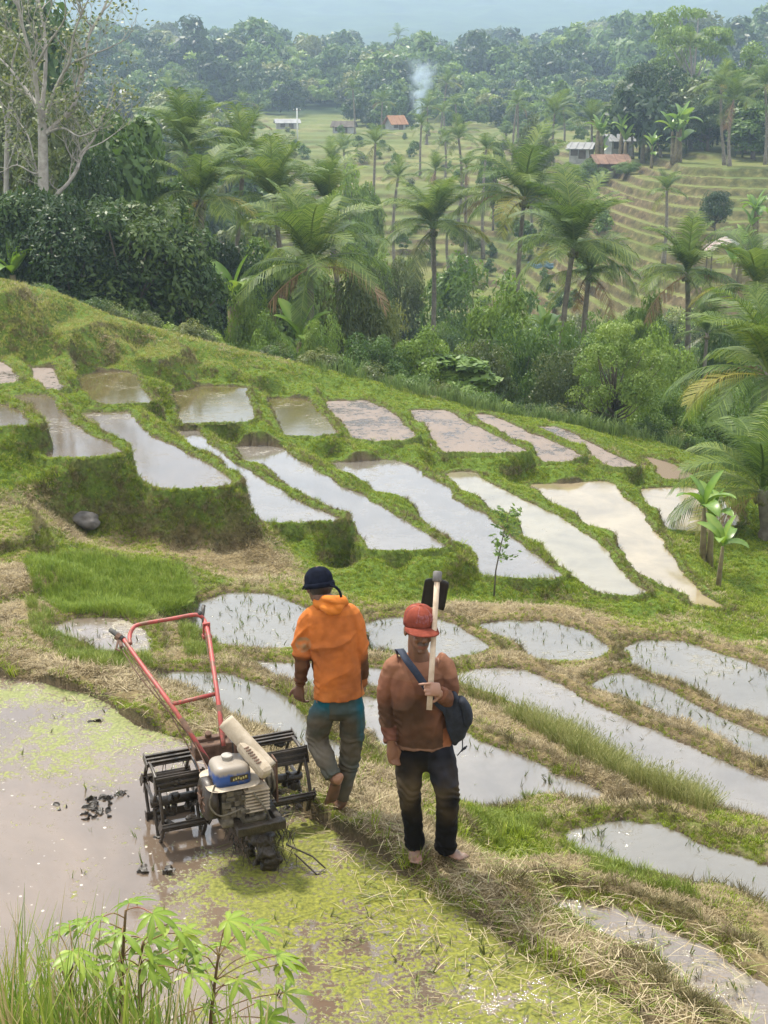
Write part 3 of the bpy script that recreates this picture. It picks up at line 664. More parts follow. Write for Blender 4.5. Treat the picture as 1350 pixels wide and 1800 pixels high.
# ------------------------------------------------------------------ palm fronds
def frond_mesh(name, e0, e1, mat, pairs=44, ll=.34, hang=.35, seed=0, ragged=.0, fold=.35):
    r = random.Random(seed); V = []; Fq = []; lv = []
    N = 14; pts = [Vector((0, 0, 0))]; tang = []
    twist = r.uniform(-.25, .25); y = 0
    for i in range(N):
        s = i / (N - 1); a = e0 + (e1 - e0) * s ** 1.3; yy = twist * s
        t = Vector((math.cos(a) * math.cos(yy), math.cos(a) * math.sin(yy), math.sin(a))); tang.append(t)
        pts.append(pts[-1] + t / N)
    def P(s):
        u = s * N; i = min(int(u), N - 1); return pts[i].lerp(pts[i + 1], u - i)
    def T(s): return tang[min(int(s * N), N - 1)]
    # rachis, triangular section
    for i in range(N + 1):
        w = .016 * (1 - .85 * i / N); t = tang[min(i, N - 1)]; sd_ = t.cross(Vector((0, 0, 1))); sd_ = sd_.normalized() if sd_.length > .05 else Vector((0, 1, 0)); u = sd_.cross(t)
        V += [pts[i] + sd_ * w, pts[i] - sd_ * w, pts[i] + u * w * .8]; lv += [.85] * 3
    for i in range(N):
        for k in range(3):
            a, b = 3 * i + k, 3 * i + (k + 1) % 3; Fq.append((a, b, b + 3, a + 3))
    for j in range(pairs):
        s = .14 + .86 * (j + .5) / pairs
        L = ll * (.30 + .70 * math.sin(math.pi * min(1, (s - .05) * .95)) ** .7) * r.uniform(.85, 1.1)
        if s > .85: L *= 1 - (s - .85) * 2.6
        t = T(s); sd_ = t.cross(Vector((0, 0, 1))); sd_ = sd_.normalized() if sd_.length > .12 else Vector((0, 1, 0)); u = sd_.cross(t)
        for sg in (1, -1):
            if r.random() < ragged: continue
            d = (sd_ * sg * .80 + t * (.45 + .35 * s) + u * fold).normalized()
            p0 = P(s); p1 = p0 + d * L * .5 + Vector((0, 0, -hang * L * .12)); p2 = p1 + (d + Vector((0, 0, -hang * 1.5))).normalized() * L * .5
            w = t * .0068
            b = len(V); V += [p0 - w, p0 + w, p1 + w * .9, p1 - w * .9, p2]; c = r.random() ; lv += [c * .8 + .1] * 5
            Fq += [(b, b + 1, b + 2, b + 3), (b + 3, b + 2, b + 4)]
    me = bpy.data.meshes.new(name); me.from_pydata(V, [], Fq); me.update(); attr(me, 'lv', lv); me.materials.append(mat)
    return me
D2 = R
FR = {
 'up': [frond_mesh('frond', R(84), R(48), M_FROND, seed=1, hang=.4, fold=.3), frond_mesh('frond', R(76), R(15), M_FROND, seed=2, hang=.5, fold=.25)],
 'mid': [frond_mesh('frond', R(62), R(-5), M_FROND, seed=3, hang=.45, fold=.3), frond_mesh('frond', R(55), R(-20), M_FROND, seed=4, hang=.5, fold=.25), frond_mesh('frond', R(66), R(5), M_FROND, seed=5, hang=.4)],
 'low': [frond_mesh('frond', R(32), R(-45), M_FROND, seed=6, hang=.7, fold=.1), frond_mesh('frond', R(20), R(-55), M_FROND, seed=7, hang=.8, fold=0, ragged=.08)],
 'droop': [frond_mesh('frond', R(-5), R(-72), M_FROND, seed=8, hang=.9, fold=-.1, ragged=.1), frond_mesh('frond', R(-20), R(-80), M_OLIVE, seed=9, hang=.9, fold=-.1, ragged=.15)],
 'yellow': [frond_mesh('frond', R(15), R(-50), M_YFROND, seed=10, hang=.8, ragged=.1)],
 'dead': [frond_mesh('frond', R(-25), R(-85), M_DEAD, seed=11, hang=1.0, fold=-.2, ragged=.25), frond_mesh('frond', R(10), R(-60), M_DEAD, seed=12, hang=1.0, ragged=.2)],
}
_b = MB()
for k in range(9):
    a = k * 2.4; c = Vector((math.cos(a) * .06, math.sin(a) * .06, -.05 - .02 * (k % 3)))
    _b.tube([c + Vector((0, 0, .03)), c + Vector((0, 0, .015)), c - Vector((0, 0, .012)), c - Vector((0, 0, .035))], [.006, .026, .027, .006], 7)
COCO = _b.mesh('coconut_cluster', True); COCO.materials.append(M_COCO)

def palm(crown, base, L, label, group, seed, nf=20, dead=1, yellow=1, upright=1.0, coco=True, trunk_r=.13, name='coconut_palm'):
    """crown, base: world points; L: frond length"""
    r = random.Random(seed); base = Vector(base); crown = Vector(crown)
    root = empty(name, base); top = crown - base
    n = 12; pts = []; rad = []
    bend = Vector((r.uniform(-.05, .05), r.uniform(-.05, .05), 0)) * top.length
    for i in range(n):
        s = i / (n - 1); p = Vector((top.x * s ** 1.25, top.y * s ** 1.25, top.z * s)) + bend * math.sin(math.pi * s)
        if i == 0: p.z -= .3
        pts.append(p); rad.append(trunk_r * (1.55 - .55 * min(1, s * 6)) * (1 - .35 * s) * (1 + .08 * (i % 2)))
    mb = MB(); mb.tube(pts, rad, 8)
    mb.build('trunk', M_TRUNK, root, True)
    seq = []
    for k in range(nf):
        s = k / nf
        kind = 'up' if s < .17 * upright else 'mid' if s < .56 else 'low' if s < .90 else 'droop'
        seq.append(kind)
    seq += ['yellow'] * yellow + ['dead'] * dead
    for k, kind in enumerate(seq):
        me = r.choice(FR[kind]); o = bpy.data.objects.new('dead_frond' if kind == 'dead' else 'frond', me); C.objects.link(o); o.parent = root
        o.location = top + Vector((0, 0, -.06 * L * (k / len(seq)))); s = L * r.uniform(.85, 1.08) * (.85 if kind == 'up' and k < 2 else 1)
        o.scale = (s, s, s); o.rotation_euler = (r.uniform(-.08, .08), r.uniform(-.1, .1), k * 2.399 + r.uniform(-.3, .3))
    if coco:
        o = bpy.data.objects.new('coconut_cluster', COCO); C.objects.link(o); o.parent = root; o.location = top - Vector((0, 0, .05 * L)); o.scale = (L * .9,) * 3
    return tag(root, label, 'palm tree', group)
def palm_px(c, b, Y, rpx, *a, **k):
    """c: crown pixel, b: trunk foot pixel, Y: distance, rpx: frond length in photo pixels"""
    cr_ = at_d(*c, Y); bs = at_d(*b, Y); g = gh(bs.x, Y)
    bs.z = min(bs.z, g) if bs.z < g + 3 else g
    bs.z = g
    return palm(cr_, bs, rpx * (Y * CP + 8 * SP) / FPX, *a, **k)

G1 = 'coconut palms rising from the gully'
PALMS = [  # crown, foot, distance, frond px, label, fronds, dead, yellow, upright
 ((327,262),(335,560),62,112,'tall coconut palm with upright crown standing left of the palm cluster',20,0,0,1.3),
 ((353,348),(352,585),50,118,'coconut palm with a pale yellowing frond in front of the dark left trees',19,1,2,1.0),
 ((428,290),(430,560),66,100,'coconut palm at the back of the left palm cluster',17,0,1,1.2),
 ((482,352),(470,600),60,112,'dense coconut palm in the middle of the left palm cluster',20,0,0,1.4),
 ((575,360),(575,600),64,100,'coconut palm at the right rear of the left palm cluster',17,0,0,1.4),
 ((545,462),(513,632),45,150,'front coconut palm of the left cluster with a dead orange frond hanging',18,2,1,1.5),
 ((762,398),(751,588),72,104,'coconut palm with a slim straight trunk near the centre of the valley',22,0,1,1.1),
 ((922,345),(921,545),70,122,'tall coconut palm with a yellow drooping frond right of the valley centre',21,1,2,1.1),
 ((1008,432),(1006,632),56,128,'coconut palm with a dark trunk leaning slightly beside its paired neighbour',20,0,1,1.5),
 ((1036,478),(1030,645),57,96,'shorter coconut palm close behind the dark trunked palm',14,2,0,.5),
 ((1208,478),(1186,605),58,112,'leaning coconut palm with grey shaggy fronds below the tin roofed shelter',19,2,0,1.3),
 ((1330,505),(1322,640),52,120,'coconut palm at the right edge of the photo below the terraced hillside',17,0,1,1.3),
 ((1243,585),(1243,620),54,70,'small stemless palm below the leaning coconut palm',10,0,0,2.5),
 ((1352,655),(1352,880),30,185,'big yellowish coconut palm leaning in at the right edge',18,1,3,1.2),
 ((1340,860),(1346,1000),25.5,175,'short palm with arching fronds behind the banana plants at right',15,1,2,.9),
]
for i, (c, b, Y, rp, lab, nf, de, ye, up) in enumerate(PALMS):
    palm_px(c, b, Y, rp * 1.06, lab, G1, 100 + i, int(nf * 1.35), de, ye, up, trunk_r=.15 if i not in (12,) else .1)
G2 = 'coconut palms around the far terraces'
FAR = [((583,282),(583,345),128,44,'small coconut palm on the far terraces behind the left cluster'),((660,252),(658,320),140,42,'coconut palm with drooping fronds on the far terraces left of centre'),((806,243),(804,330),142,46,'slim coconut palm on the far terraces, right of the smoke'),((700,312),(700,350),118,44,'low coconut palm on the far terraces behind the central palm'),((765,300),(765,345),125,40,'small palm peeping over the crown of the central coconut palm'),
 ((975,200),(975,268),165,52,'far coconut palm standing left of the two by the white hut'),((1040,212),(1042,275),160,50,'far coconut palm beside the white hut'),((1172,335),(1170,400),112,48,'short bushy palm growing on the right terraced hillside'),((1290,175),(1283,290),134,62,'tall coconut palm with shaggy crown above the right terraces'),((1268,150),(1274,290),137,50,'tall coconut palm with a pale trunk above the right terraces'),((1213,82),(1213,280),172,42,'high palm crown rising above the trees at upper right'),((1155,250),(1160,300),150,55,'broad palm beside the banana clump above the right terraces'),((1345,150),(1345,290),138,55,'tall palm at the upper right edge of the photo'),
 ((750,235),(750,250),208,18,'tiny palm beside the field road near the smoke'),((337,133),(337,175),318,26,'distant palm at the forest edge, left, with a thin trunk'),((712,170),(713,225),275,22,'slender distant palm just left of the smoke'),((762,180),(764,228),270,22,'slender distant palm just right of the smoke'),((398,150),(398,200),300,20,'distant palm with a white trunk at the forest edge'),((372,160),(374,200),302,20,'distant leaning palm at the forest edge'),((848,155),(850,200),320,26,'distant palm in the forest right of the smoke'),((820,292),(822,330),120,36,'young palm in front of the far terraces right of centre'),((855,262),(852,330),130,40,'palm with thin fronds left of the red roofed hut'),((700,62),(700,110),470,22,'lone palm crown rising above the ridge line'),((318,215),(318,235),215,22,'small palm at the near end of the far flat fields'),((1110,225),(1112,275),158,38,'palm partly hidden behind the dense tree by the hut')]
for i, (c, b, Y, rp, lab) in enumerate(FAR):
    palm_px(c, b, Y, rp, lab, G2, 300 + i, 15, 1 if i % 4 == 0 else 0, i % 3 == 0, 1.1, coco=False, trunk_r=.16 if Y < 200 else .24)

ORD = ['first', 'second', 'third', 'fourth', 'fifth', 'sixth', 'seventh', 'eighth', 'ninth', 'tenth', 'eleventh', 'twelfth', 'thirteenth', 'fourteenth', 'fifteenth', 'sixteenth', 'seventeenth', 'eighteenth', 'nineteenth', 'twentieth']
_sp = sorted((random.Random(900 + i).uniform(-8.5, 7.5), i) for i in range(20))
for k, (a, i) in enumerate(_sp):
    r_ = random.Random(900 + i); r_.random(); Y = r_.uniform(118, 236); g = gh(Y * math.tan(R(a)), Y); hgt = r_.uniform(3.5, 7.5)
    look = ('tall thin' if hgt > 6.2 else 'low' if hgt < 4.6 else 'small') + ' distant palm on the ' + ('far flat fields' if Y > 190 else 'middle terraces' if Y > 150 else 'near edge of the valley terraces')
    palm((Y * math.tan(R(a)) + r_.uniform(-.4, .4), Y, g + hgt), (Y * math.tan(R(a)), Y, g), r_.uniform(1.9, 2.7), look + ', ' + ORD[k] + ' from the left', 'small palms on the far terraces', 700 + i, 13, i % 3 == 0, i % 4 == 0, 1.0, coco=False, trunk_r=.15)
# ------------------------------------------------------------------ banana plants
def banana_leaf(name, e0, e1, seed, wd_=.17):
    r = random.Random(seed); N = 12; V = []; Fq = []; lv = []; p = Vector((0, 0, 0))
    for i in range(N + 1):
        s = i / N; a = e0 + (e1 - e0) * s ** 1.2; t = Vector((math.cos(a), 0, math.sin(a))); u = Vector((-math.sin(a), 0, math.cos(a)))
        w = wd_ * (0.06 if s < .14 else math.sin(math.pi * min(1, (s - .1) / .9) ** .8) ** .6) + .004
        j = r.uniform(-.08, .08) * w
        V += [p + Vector((0, -w, 0)) + u * w * (.35 + j), p, p + Vector((0, w, 0)) + u * w * (.35 - j)]; lv += [.3 + .4 * r.random(), .85, .3 + .4 * r.random()]
        p = p + t / N
    for i in range(N):
        b = 3 * i; Fq += [(b, b + 1, b + 4, b + 3), (b + 1, b + 2, b + 5, b + 4)]
    me = bpy.data.meshes.new(name); me.from_pydata(V, [], Fq); me.update(); attr(me, 'lv', lv); me.materials.append(M_BANANA)
    me.polygons.foreach_set('use_smooth', [True] * len(me.polygons)); return me
BL = [banana_leaf('leaf', R(80), R(55), 1), banana_leaf('leaf', R(68), R(10), 2), banana_leaf('leaf', R(60), R(-25), 3), banana_leaf('leaf', R(45), R(-55), 4), banana_leaf('leaf', R(74), R(35), 5)]
def banana(base, h, L, nl, label, group, seed, suckers=1):
    r = random.Random(seed); base = Vector(base); root = empty('banana_plant', base)
    for q in range(suckers):
        o = Vector((r.uniform(-.4, .4), r.uniform(-.3, .3), 0)) * (q > 0) * h * .4; hh = h * (1 if q == 0 else r.uniform(.5, .9))
        tp = o + Vector((r.uniform(-.06, .06) * hh, r.uniform(-.06, .06) * hh, hh))
        MB().tube([o - Vector((0, 0, .15)), o.lerp(tp, .3), o.lerp(tp, .7), tp], [h * .075, h * .06, h * .05, h * .035], 7).build('stem', M_BSTEM, root, True)
        for k in range(nl if q == 0 else max(3, nl - 3)):
            me = BL[0] if k == 0 else BL[4] if k == 1 else r.choice(BL[1:4]); b = bpy.data.objects.new('leaf', me); C.objects.link(b); b.parent = root
            s = L * r.uniform(.8, 1.1); b.scale = (s, s, s); b.location = tp; b.rotation_euler = (r.uniform(-.3, .3), 0, k * 2.4 + r.uniform(-.4, .4))
    return tag(root, label, 'banana plant', group)
GB = 'banana plants on the slopes'
v = on_ground(1262, 1032); banana(v, .72, .62, 6, 'young banana plant with bright pale leaves beside the right hand paddies', GB, 1, 1)
v = on_ground(1235, 985); banana(v, 1.0, .75, 6, 'banana plant with shredded brown stem behind the pale young one', GB, 2, 2)
for px_, py_, Y, h, L, nl, lab, sk in [(30,485,40,1.0,1.6,6,'banana plant at the left edge below the bare tree',1),(520,600,43,1.5,1.9,6,'banana plant at the foot of the front left palm',3),(425,560,46,2.6,2.0,5,'banana plant with one tall upright leaf between the left palms',1),(955,540,66,1.6,1.9,6,'banana plant behind the paired coconut palms',2),(1050,265,150,3.2,3.0,7,'banana clump with bright leaves left of the red roofed hut',3),(1090,268,148,3.0,3.0,6,'banana clump right behind the red roofed hut',2),(1190,285,140,3.6,3.4,8,'tall banana clump beside the right terraces',4),(1145,300,141,2.2,2.4,6,'low banana plant at the near corner of the hut garden',2),(1325,435,112,2.8,2.8,7,'banana plant right of the tin roofed shelter',3),(1300,470,104,2.4,2.6,6,'banana plant just below the tin roofed shelter',2),(1130,265,150,2.8,2.6,6,'banana plant between the hut and the dense tree',2)]:
    v = at_d(px_, py_, Y); v.z = max(v.z, gh(v.x, v.y)); banana((v.x, v.y, gh(v.x, v.y)), h + max(0, v.z - gh(v.x, v.y)) * .6, L * (.68 if Y > 90 else .8), nl, lab, GB, int(px_), sk)

# ------------------------------------------------------------------ broadleaf trees and shrubs
def crown_mesh(name, mat, n=5000, lobes=30, size=.05, rx=.5, rz=.4, cz=.62, lobe=.17, seed=0, flat=.0, inner=.25, droop=.2):
    """a crown of leaves gathered in lobes; tree height is 1"""
    r = np.random.default_rng(seed); cs = []
    while len(cs) < lobes:
        p = r.uniform(-1, 1, 3); q = np.linalg.norm(p)
        if q > 1 or q < .35: continue
        if p[2] < -.55 and r.random() < .6: continue
        cs.append(p)
    cs = np.array(cs) * [rx, rx, rz]; cs[:, 2] += cz
    rad = lobe * r.uniform(.6, 1.3, lobes)
    k = r.integers(0, lobes, n); d = r.normal(size=(n, 3)); d /= np.linalg.norm(d, axis=1)[:, None]; d[:, 2] = np.where(d[:, 2] < -.3, -d[:, 2], d[:, 2])
    rr = rad[k] * np.where(r.random(n) < inner, r.random(n) ** .5, r.uniform(.85, 1.1, n))
    sq = np.array([1, 1, 1 - flat])
    c = cs[k] + d * rr[:, None] * sq
    nrm = d + r.normal(0, .55, (n, 3)) + [0, 0, .35]; nrm /= np.linalg.norm(nrm, axis=1)[:, None]
    a = np.cross(nrm, r.normal(size=(n, 3))); a /= np.linalg.norm(a, axis=1)[:, None]; a[:, 2] -= droop; b = np.cross(nrm, a)
    s = size * r.uniform(.6, 1.3, n)[:, None]
    V = np.stack([c - a * s, c + b * s * .42 + nrm * s * .1, c + a * s, c - b * s * .42 + nrm * s * .1], 1).reshape(-1, 3)
    F = np.arange(n * 4).reshape(n, 4)
    me = mesh_np(name, V, F); lv = np.clip(.35 + .3 * r.random(n) + .35 * (r.random(lobes)[k] - .4), 0, 1); attr(me, 'lv', np.repeat(lv, 4)); me.materials.append(mat)
    return me, cs
def limb_mesh(name, cs, mat, tr=.03, cz=.25, seed=0, every=2):
    r = random.Random(seed); mb = MB(); top = Vector((r.uniform(-.03, .03), r.uniform(-.03, .03), cz + .25))
    mb.tube([(0, 0, -.04), (0, 0, cz * .5), (top.x * .6, top.y * .6, cz), top, top + Vector((0, 0, .2))], [tr * 1.3, tr, tr * .85, tr * .6, tr * .3], 7)
    for q in cs[::every]:
        q = Vector(q); h = min(q.z * .55, cz + .2); s = Vector((top.x * .6, top.y * .6, max(cz * .7, h)))
        mid = s.lerp(q, .5) + Vector((r.uniform(-.04, .04), r.uniform(-.04, .04), -.02)); mb.tube([s, mid, q], [tr * .45, tr * .3, tr * .12], 5)
    me = mb.mesh(name, True); me.materials.append(mat); return me
TV = {}
def variant(key, mat, bark=None, tr=.03, cz_t=.25, **kw):
    cm, cs = crown_mesh('crown', mat, **kw); TV[key] = (cm, limb_mesh('trunk', cs, bark or M_BARK, tr, cz_t, kw.get('seed', 0)))
variant('dense', M_DARK, n=14000, lobes=46, size=.02, rx=.40, rz=.42, cz=.56, lobe=.15, seed=1, cz_t=.12)
variant('dense2', M_DARK, n=13000, lobes=40, size=.02, rx=.42, rz=.40, cz=.58, lobe=.16, seed=2, cz_t=.15)
variant('mid', M_MID, n=8000, lobes=34, size=.03, rx=.38, rz=.40, cz=.60, lobe=.15, seed=3, cz_t=.2)
variant('mid2', M_MID, n=7000, lobes=26, size=.032, rx=.34, rz=.42, cz=.58, lobe=.15, seed=4, cz_t=.2)
variant('light', M_LIGHT, n=6500, lobes=30, size=.024, rx=.38, rz=.36, cz=.62, lobe=.13, seed=5, cz_t=.25)
variant('olive', M_OLIVE, n=5500, lobes=30, size=.026, rx=.36, rz=.40, cz=.60, lobe=.14, seed=6, inner=.4, cz_t=.2)
variant('acacia', M_LIGHT, M_PALE, n=5000, lobes=26, size=.022, rx=.50, rz=.18, cz=.82, lobe=.13, seed=7, flat=.65, cz_t=.5, tr=.018)
variant('fine', M_MID, n=24000, lobes=95, size=.012, rx=.46, rz=.40, cz=.56, lobe=.085, seed=15, cz_t=.1, tr=.02)
variant('bush', M_MID, n=12000, lobes=36, size=.022, rx=.55, rz=.45, cz=.48, lobe=.2, seed=8, cz_t=.05, tr=.02)
variant('bush2', M_LIGHT, n=12000, lobes=40, size=.02, rx=.52, rz=.46, cz=.50, lobe=.17, seed=9, cz_t=.05, tr=.02)
variant('bush3', M_OLIVE, n=11000, lobes=32, size=.02, rx=.55, rz=.45, cz=.48, lobe=.19, seed=10, cz_t=.05, tr=.02)
variant('slim', M_MID, n=3500, lobes=24, size=.04, rx=.18, rz=.46, cz=.52, lobe=.09, seed=11, cz_t=.1, tr=.012)
variant('bamboo', M_MID, n=11000, lobes=50, size=.022, rx=.55, rz=.44, cz=.52, lobe=.14, seed=12, droop=.5, inner=.5, cz_t=.05, tr=.015)
def tree(px_, ytop, ybase, wpx, Y, key, label, cat='tree', group=None, seed=0, name=None):
    t = at_d(px_, ytop, Y); g = gh(t.x, Y); b = at_d(px_, ybase, Y).z
    b = min(b, g + .2) if cat == 'shrub' else g
    h = t.z - b; sc = (Y * CP + 8 * SP) / FPX; w = wpx * sc
    root = empty(name or ('shrub' if cat == 'shrub' else 'tree'), (t.x, Y, b), seed * 1.7)
    cm, tm = TV[key]; ext = max(abs(v_) for c_ in cm_ext(cm) for v_ in c_)
    sx = w / (2 * ext)
    for nm, me in (('crown', cm), ('trunk', tm)):
        o = bpy.data.objects.new(nm, me); C.objects.link(o); o.parent = root; o.scale = (sx, sx, h)
    return tag(root, label, cat, group)
_ce = {}
def cm_ext(me):
    if me.name not in _ce:
        V = np.zeros(len(me.vertices) * 3); me.vertices.foreach_get('co', V); V = V.reshape(-1, 3); _ce[me.name] = [np.percentile(np.abs(V[:, :2]), 97, axis=0)]
    return _ce[me.name]
GT = 'broadleaf trees behind the hill'; GS = 'shrubs in the gully'
TREES = [ # x, top, foot, width, distance, kind, label
 (20,120,520,170,58,'olive','tall feathery tree behind the bare tree at the left edge'),(-20,-60,500,220,66,'mid','leafy tree cut by the upper left corner'),(105,215,520,170,52,'olive','brownish green tree around the bare trunk'),(225,238,540,190,50,'mid2','rounded light green tree right of the bare tree'),(30,330,560,180,42,'dense','dark evergreen tree at the far left behind the stubble field'),(120,370,570,190,41,'dense2','dark evergreen tree right below the bare trunk'),(225,350,590,230,41.5,'dense','largest dark evergreen tree behind the upper field'),(300,420,600,170,42,'dense2','dark evergreen tree just left of the yellowing palm trunk'),(170,300,560,130,47,'dense2','dark tree in the shade behind the largest evergreen'),
 (290,300,560,130,56,'mid','green tree half hidden behind the left palms'),(400,420,610,150,52,'dense','dark tree between the trunks of the left palm cluster'),(615,315,430,80,100,'light','loose light green tree at the right end of the left palm cluster'),(480,430,620,170,56,'mid','shaded tree under the crowns of the left palms'),
 (1092,560,770,165,35.5,'fine','bright green small leaved tree with bare foot behind the brown mud paddies'),(1150,110,285,110,158,'dense','dense dark green tree beside the hut at upper right'),(1200,140,290,110,165,'mid','rounded tree behind the tall right hand palms'),(1225,18,285,150,182,'acacia','flat topped pale tree standing highest at the upper right'),(1180,85,285,100,190,'light','bright tree crown below the flat topped tree'),(1320,90,290,110,160,'light','light tree at the upper right edge'),(1250,175,295,90,150,'dense2','dark tree between the tall right hand palm trunks'),(1330,190,295,100,145,'mid2','tree filling the right edge above the terraces'),(1100,180,280,60,170,'mid','smaller tree left of the dense dark tree'),(1262,335,420,52,116,'dense','compact dark bush tree standing alone on the right terraces'),(940,225,330,60,135,'olive','wispy tree on the far terraces behind the tall palm'),(870,255,330,50,140,'light','small pale tree on the far terraces'),(890,215,245,30,215,'light','tiny yellow green tree by the field road'),
 (640,345,420,60,102,'mid2','small tree standing on the terraces left of the central palm')]
for i, (x, yt, yb, w, Y, k, lab) in enumerate(TREES): tree(x, yt, yb, w, Y, k, lab, 'tree', GT, i)
SHR = [(430,505,620,110,44,'bush','green shrub under the yellowing palm'),(470,560,640,90,41,'bush2','low light shrub at the crest beside the banana plant'),(610,470,660,150,46,'bush3','big olive shrub right of the front palm'),(560,560,650,80,40,'bush','small shrub at the foot of the front palm trunks'),(672,520,690,140,46,'bush3','tall olive shrub left of the central palm trunk'),(660,590,690,110,38.5,'bush','dark shrub at the crest below the olive ones'),(735,585,710,110,39,'bush2','light tangled shrub in front of the central palm foot'),(690,450,560,130,80,'bush3','far olive thicket behind the central palm'),(835,470,590,200,80,'bamboo','broad bamboo thicket behind the central palm trunk'),(870,515,700,180,48,'bush2','large light green shrub in the middle of the gully'),(800,620,730,120,39,'slim','narrow dark young tree at the crest right of centre'),(850,600,740,130,40,'bush3','olive shrub right of the narrow young tree'),(930,570,740,140,42,'bush','round shrub left of the paired palm trunks'),(985,610,750,130,40,'bush3','brownish shrub in front of the paired palm trunks'),(1010,560,730,120,47,'bush','dark shrub behind the paired palm trunks'),(1180,590,760,130,44,'bush2','leafy shrub right of the bright tree'),(1175,680,775,110,37,'bush','dark shrub at the foot of the bright tree'),(1235,650,790,120,40,'bush3','shadowy shrub left of the yellowish palm'),(1265,690,800,120,38,'bush','low dark shrub behind the arching yellow fronds'),(640,440,560,130,80,'bush','shrub on the valley side below the far terraces'),(1130,520,640,110,62,'bush2','shrub at the foot of the right terraces'),(1290,560,700,140,56,'bush','shrub below the palm at the right edge'),(775,560,610,100,76,'bush','dark shrub hugging the central palm trunk'),(540,470,600,130,58,'bush3','shaded shrub behind the front palm'),(1340,640,780,120,42,'bush','dark shrub at the right edge behind the yellowish palm'),(1035,282,306,60,143,'bush2','light shrub hiding the left corner of the red roofed hut'),(1105,284,308,50,142,'bush','shrub at the right corner of the red roofed hut')]
for i, (x, yt, yb, w, Y, k, lab) in enumerate(SHR): tree(x, yt, yb, w, Y, k, lab, 'shrub', GS, i + 50)

# undergrowth filling the gully, and tall grass along the crest
ULIB = bpy.data.collections.new('undergrowth_library')
def leafy(name, mat, n, seed, **kw):
    me, _ = crown_mesh(name, mat, n=n, seed=seed, **kw); o = bpy.data.objects.new(name, me); ULIB.objects.link(o)
leafy('a_under', M_DARK, 3600, 31, lobes=20, size=.036, rx=.6, rz=.4, cz=.4, lobe=.25)
leafy('b_under', M_MID, 3600, 32, lobes=20, size=.036, rx=.6, rz=.4, cz=.4, lobe=.25)
leafy('c_under', M_OLIVE, 3200, 33, lobes=18, size=.036, rx=.6, rz=.4, cz=.4, lobe=.25)
leafy('d_under', M_LIGHT, 3000, 34, lobes=18, size=.036, rx=.6, rz=.4, cz=.4, lobe=.25)
NU = 2600
ph = rng.uniform(-R(19), R(19), NU); rc = np.interp(ph, _cr[:, 0], _cr[:, 1]); lr = rc + 1.2 + rng.random(NU) ** 1.5 * (98 - rc)
ux, uy = lr * np.sin(ph), lr * np.cos(ph); uz = height(ux, uy)[0]
tag(gn_scatter('undergrowth', np.stack([ux, uy, uz - .1], 1), np.stack([np.zeros(NU), np.zeros(NU), rng.uniform(0, 6.28, NU)], 1), np.interp(lr, [33, 40, 98], [.5, 1.1, 2.2]) * rng.uniform(.5, 1.2, NU), pick([0, 1, 1, 2, 2, 3], NU), np.ones((NU, 3)), ULIB), 'mixed green undergrowth filling the gully', 'undergrowth', kind='stuff')
NT_ = 5000
ph = rng.uniform(R(-3), R(17.5), NT_); rc = np.interp(ph, _cr[:, 0], _cr[:, 1]); lr = rc + rng.uniform(-.3, 4.5, NT_)
tx_, ty_ = lr * np.sin(ph), lr * np.cos(ph); tz_ = height(tx_, ty_)[0]
kk = (fbm(tx_ * .45, ty_ * .45, 12, 3) > .47) | (rng.random(NT_) < .15); tx_, ty_, tz_ = tx_[kk], ty_[kk], tz_[kk]; NT_ = len(tx_)
tag(gn_scatter('tall_grass', np.stack([tx_, ty_, tz_], 1), np.stack([rng.normal(0, .15, NT_), rng.normal(0, .15, NT_), rng.uniform(0, 6.28, NT_)], 1), rng.uniform(.15, .5, NT_) * np.where(rng.random(NT_) < .12, 1.6, 1), pick(LI['c'], NT_), lerp3((.08, .14, .03), (.24, .32, .10), rng.random(NT_))), 'tall blue green grass along the back edge of the hill', 'grass', kind='stuff')

# ------------------------------------------------------------------ far wood on the ridge
FLIB = bpy.data.collections.new('wood_library')
def wood(name, mat, n, seed, **kw):
    me, cs = crown_mesh(name, mat, n=n, seed=seed, **kw)
    o = bpy.data.objects.new(name, me); FLIB.objects.link(o)
for i in range(3): wood('a%d_wood' % i, M_DARK, 1500, 60 + i, lobes=22, size=.06, rx=.40, rz=.42, cz=.52, lobe=.16)
for i in range(3): wood('b%d_wood' % i, M_MID, 1400, 70 + i, lobes=20, size=.06, rx=.36, rz=.44, cz=.54, lobe=.15)
for i in range(2): wood('c%d_wood' % i, M_OLIVE, 1200, 80 + i, lobes=20, size=.055, rx=.38, rz=.40, cz=.58, lobe=.14)
wood('d0_wood', M_LIGHT, 1200, 90, lobes=18, size=.05, rx=.42, rz=.30, cz=.66, lobe=.15, flat=.4)
# a whole palm as one template
pv, pf, pl = [], [], []
def take(me, M):
    b = len(pv); pv.extend([M @ v_.co for v_ in me.vertices]); pf.extend([tuple(i + b for i in p_.vertices) for p_ in me.polygons])
    a = me.attributes.get('lv'); pl.extend([d.value for d in a.data] if a else [.1] * len(me.vertices))
for k in range(14):
    kind = 'up' if k < 3 else 'mid' if k < 8 else 'low' if k < 12 else 'droop'
    take(FR[kind][k % len(FR[kind])], Matrix.Translation((0, 0, .78)) @ Matrix.Rotation(k * 2.4, 4, 'Z') @ Matrix.Scale(.26, 4))
take(MB().tube([(0, 0, -.02), (.01, 0, .4), (0, 0, .78)], [.014, .011, .009], 5).mesh(), Matrix.Identity(4))
me = bpy.data.meshes.new('e0_palm'); me.from_pydata(pv, [], pf); me.update(); attr(me, 'lv', pl); me.materials.append(M_FROND)
FLIB.objects.link(bpy.data.objects.new('e0_palm', me))
NF = 4000
ph = rng.uniform(-R(20), R(20), NF); a_ = np.degrees(ph)
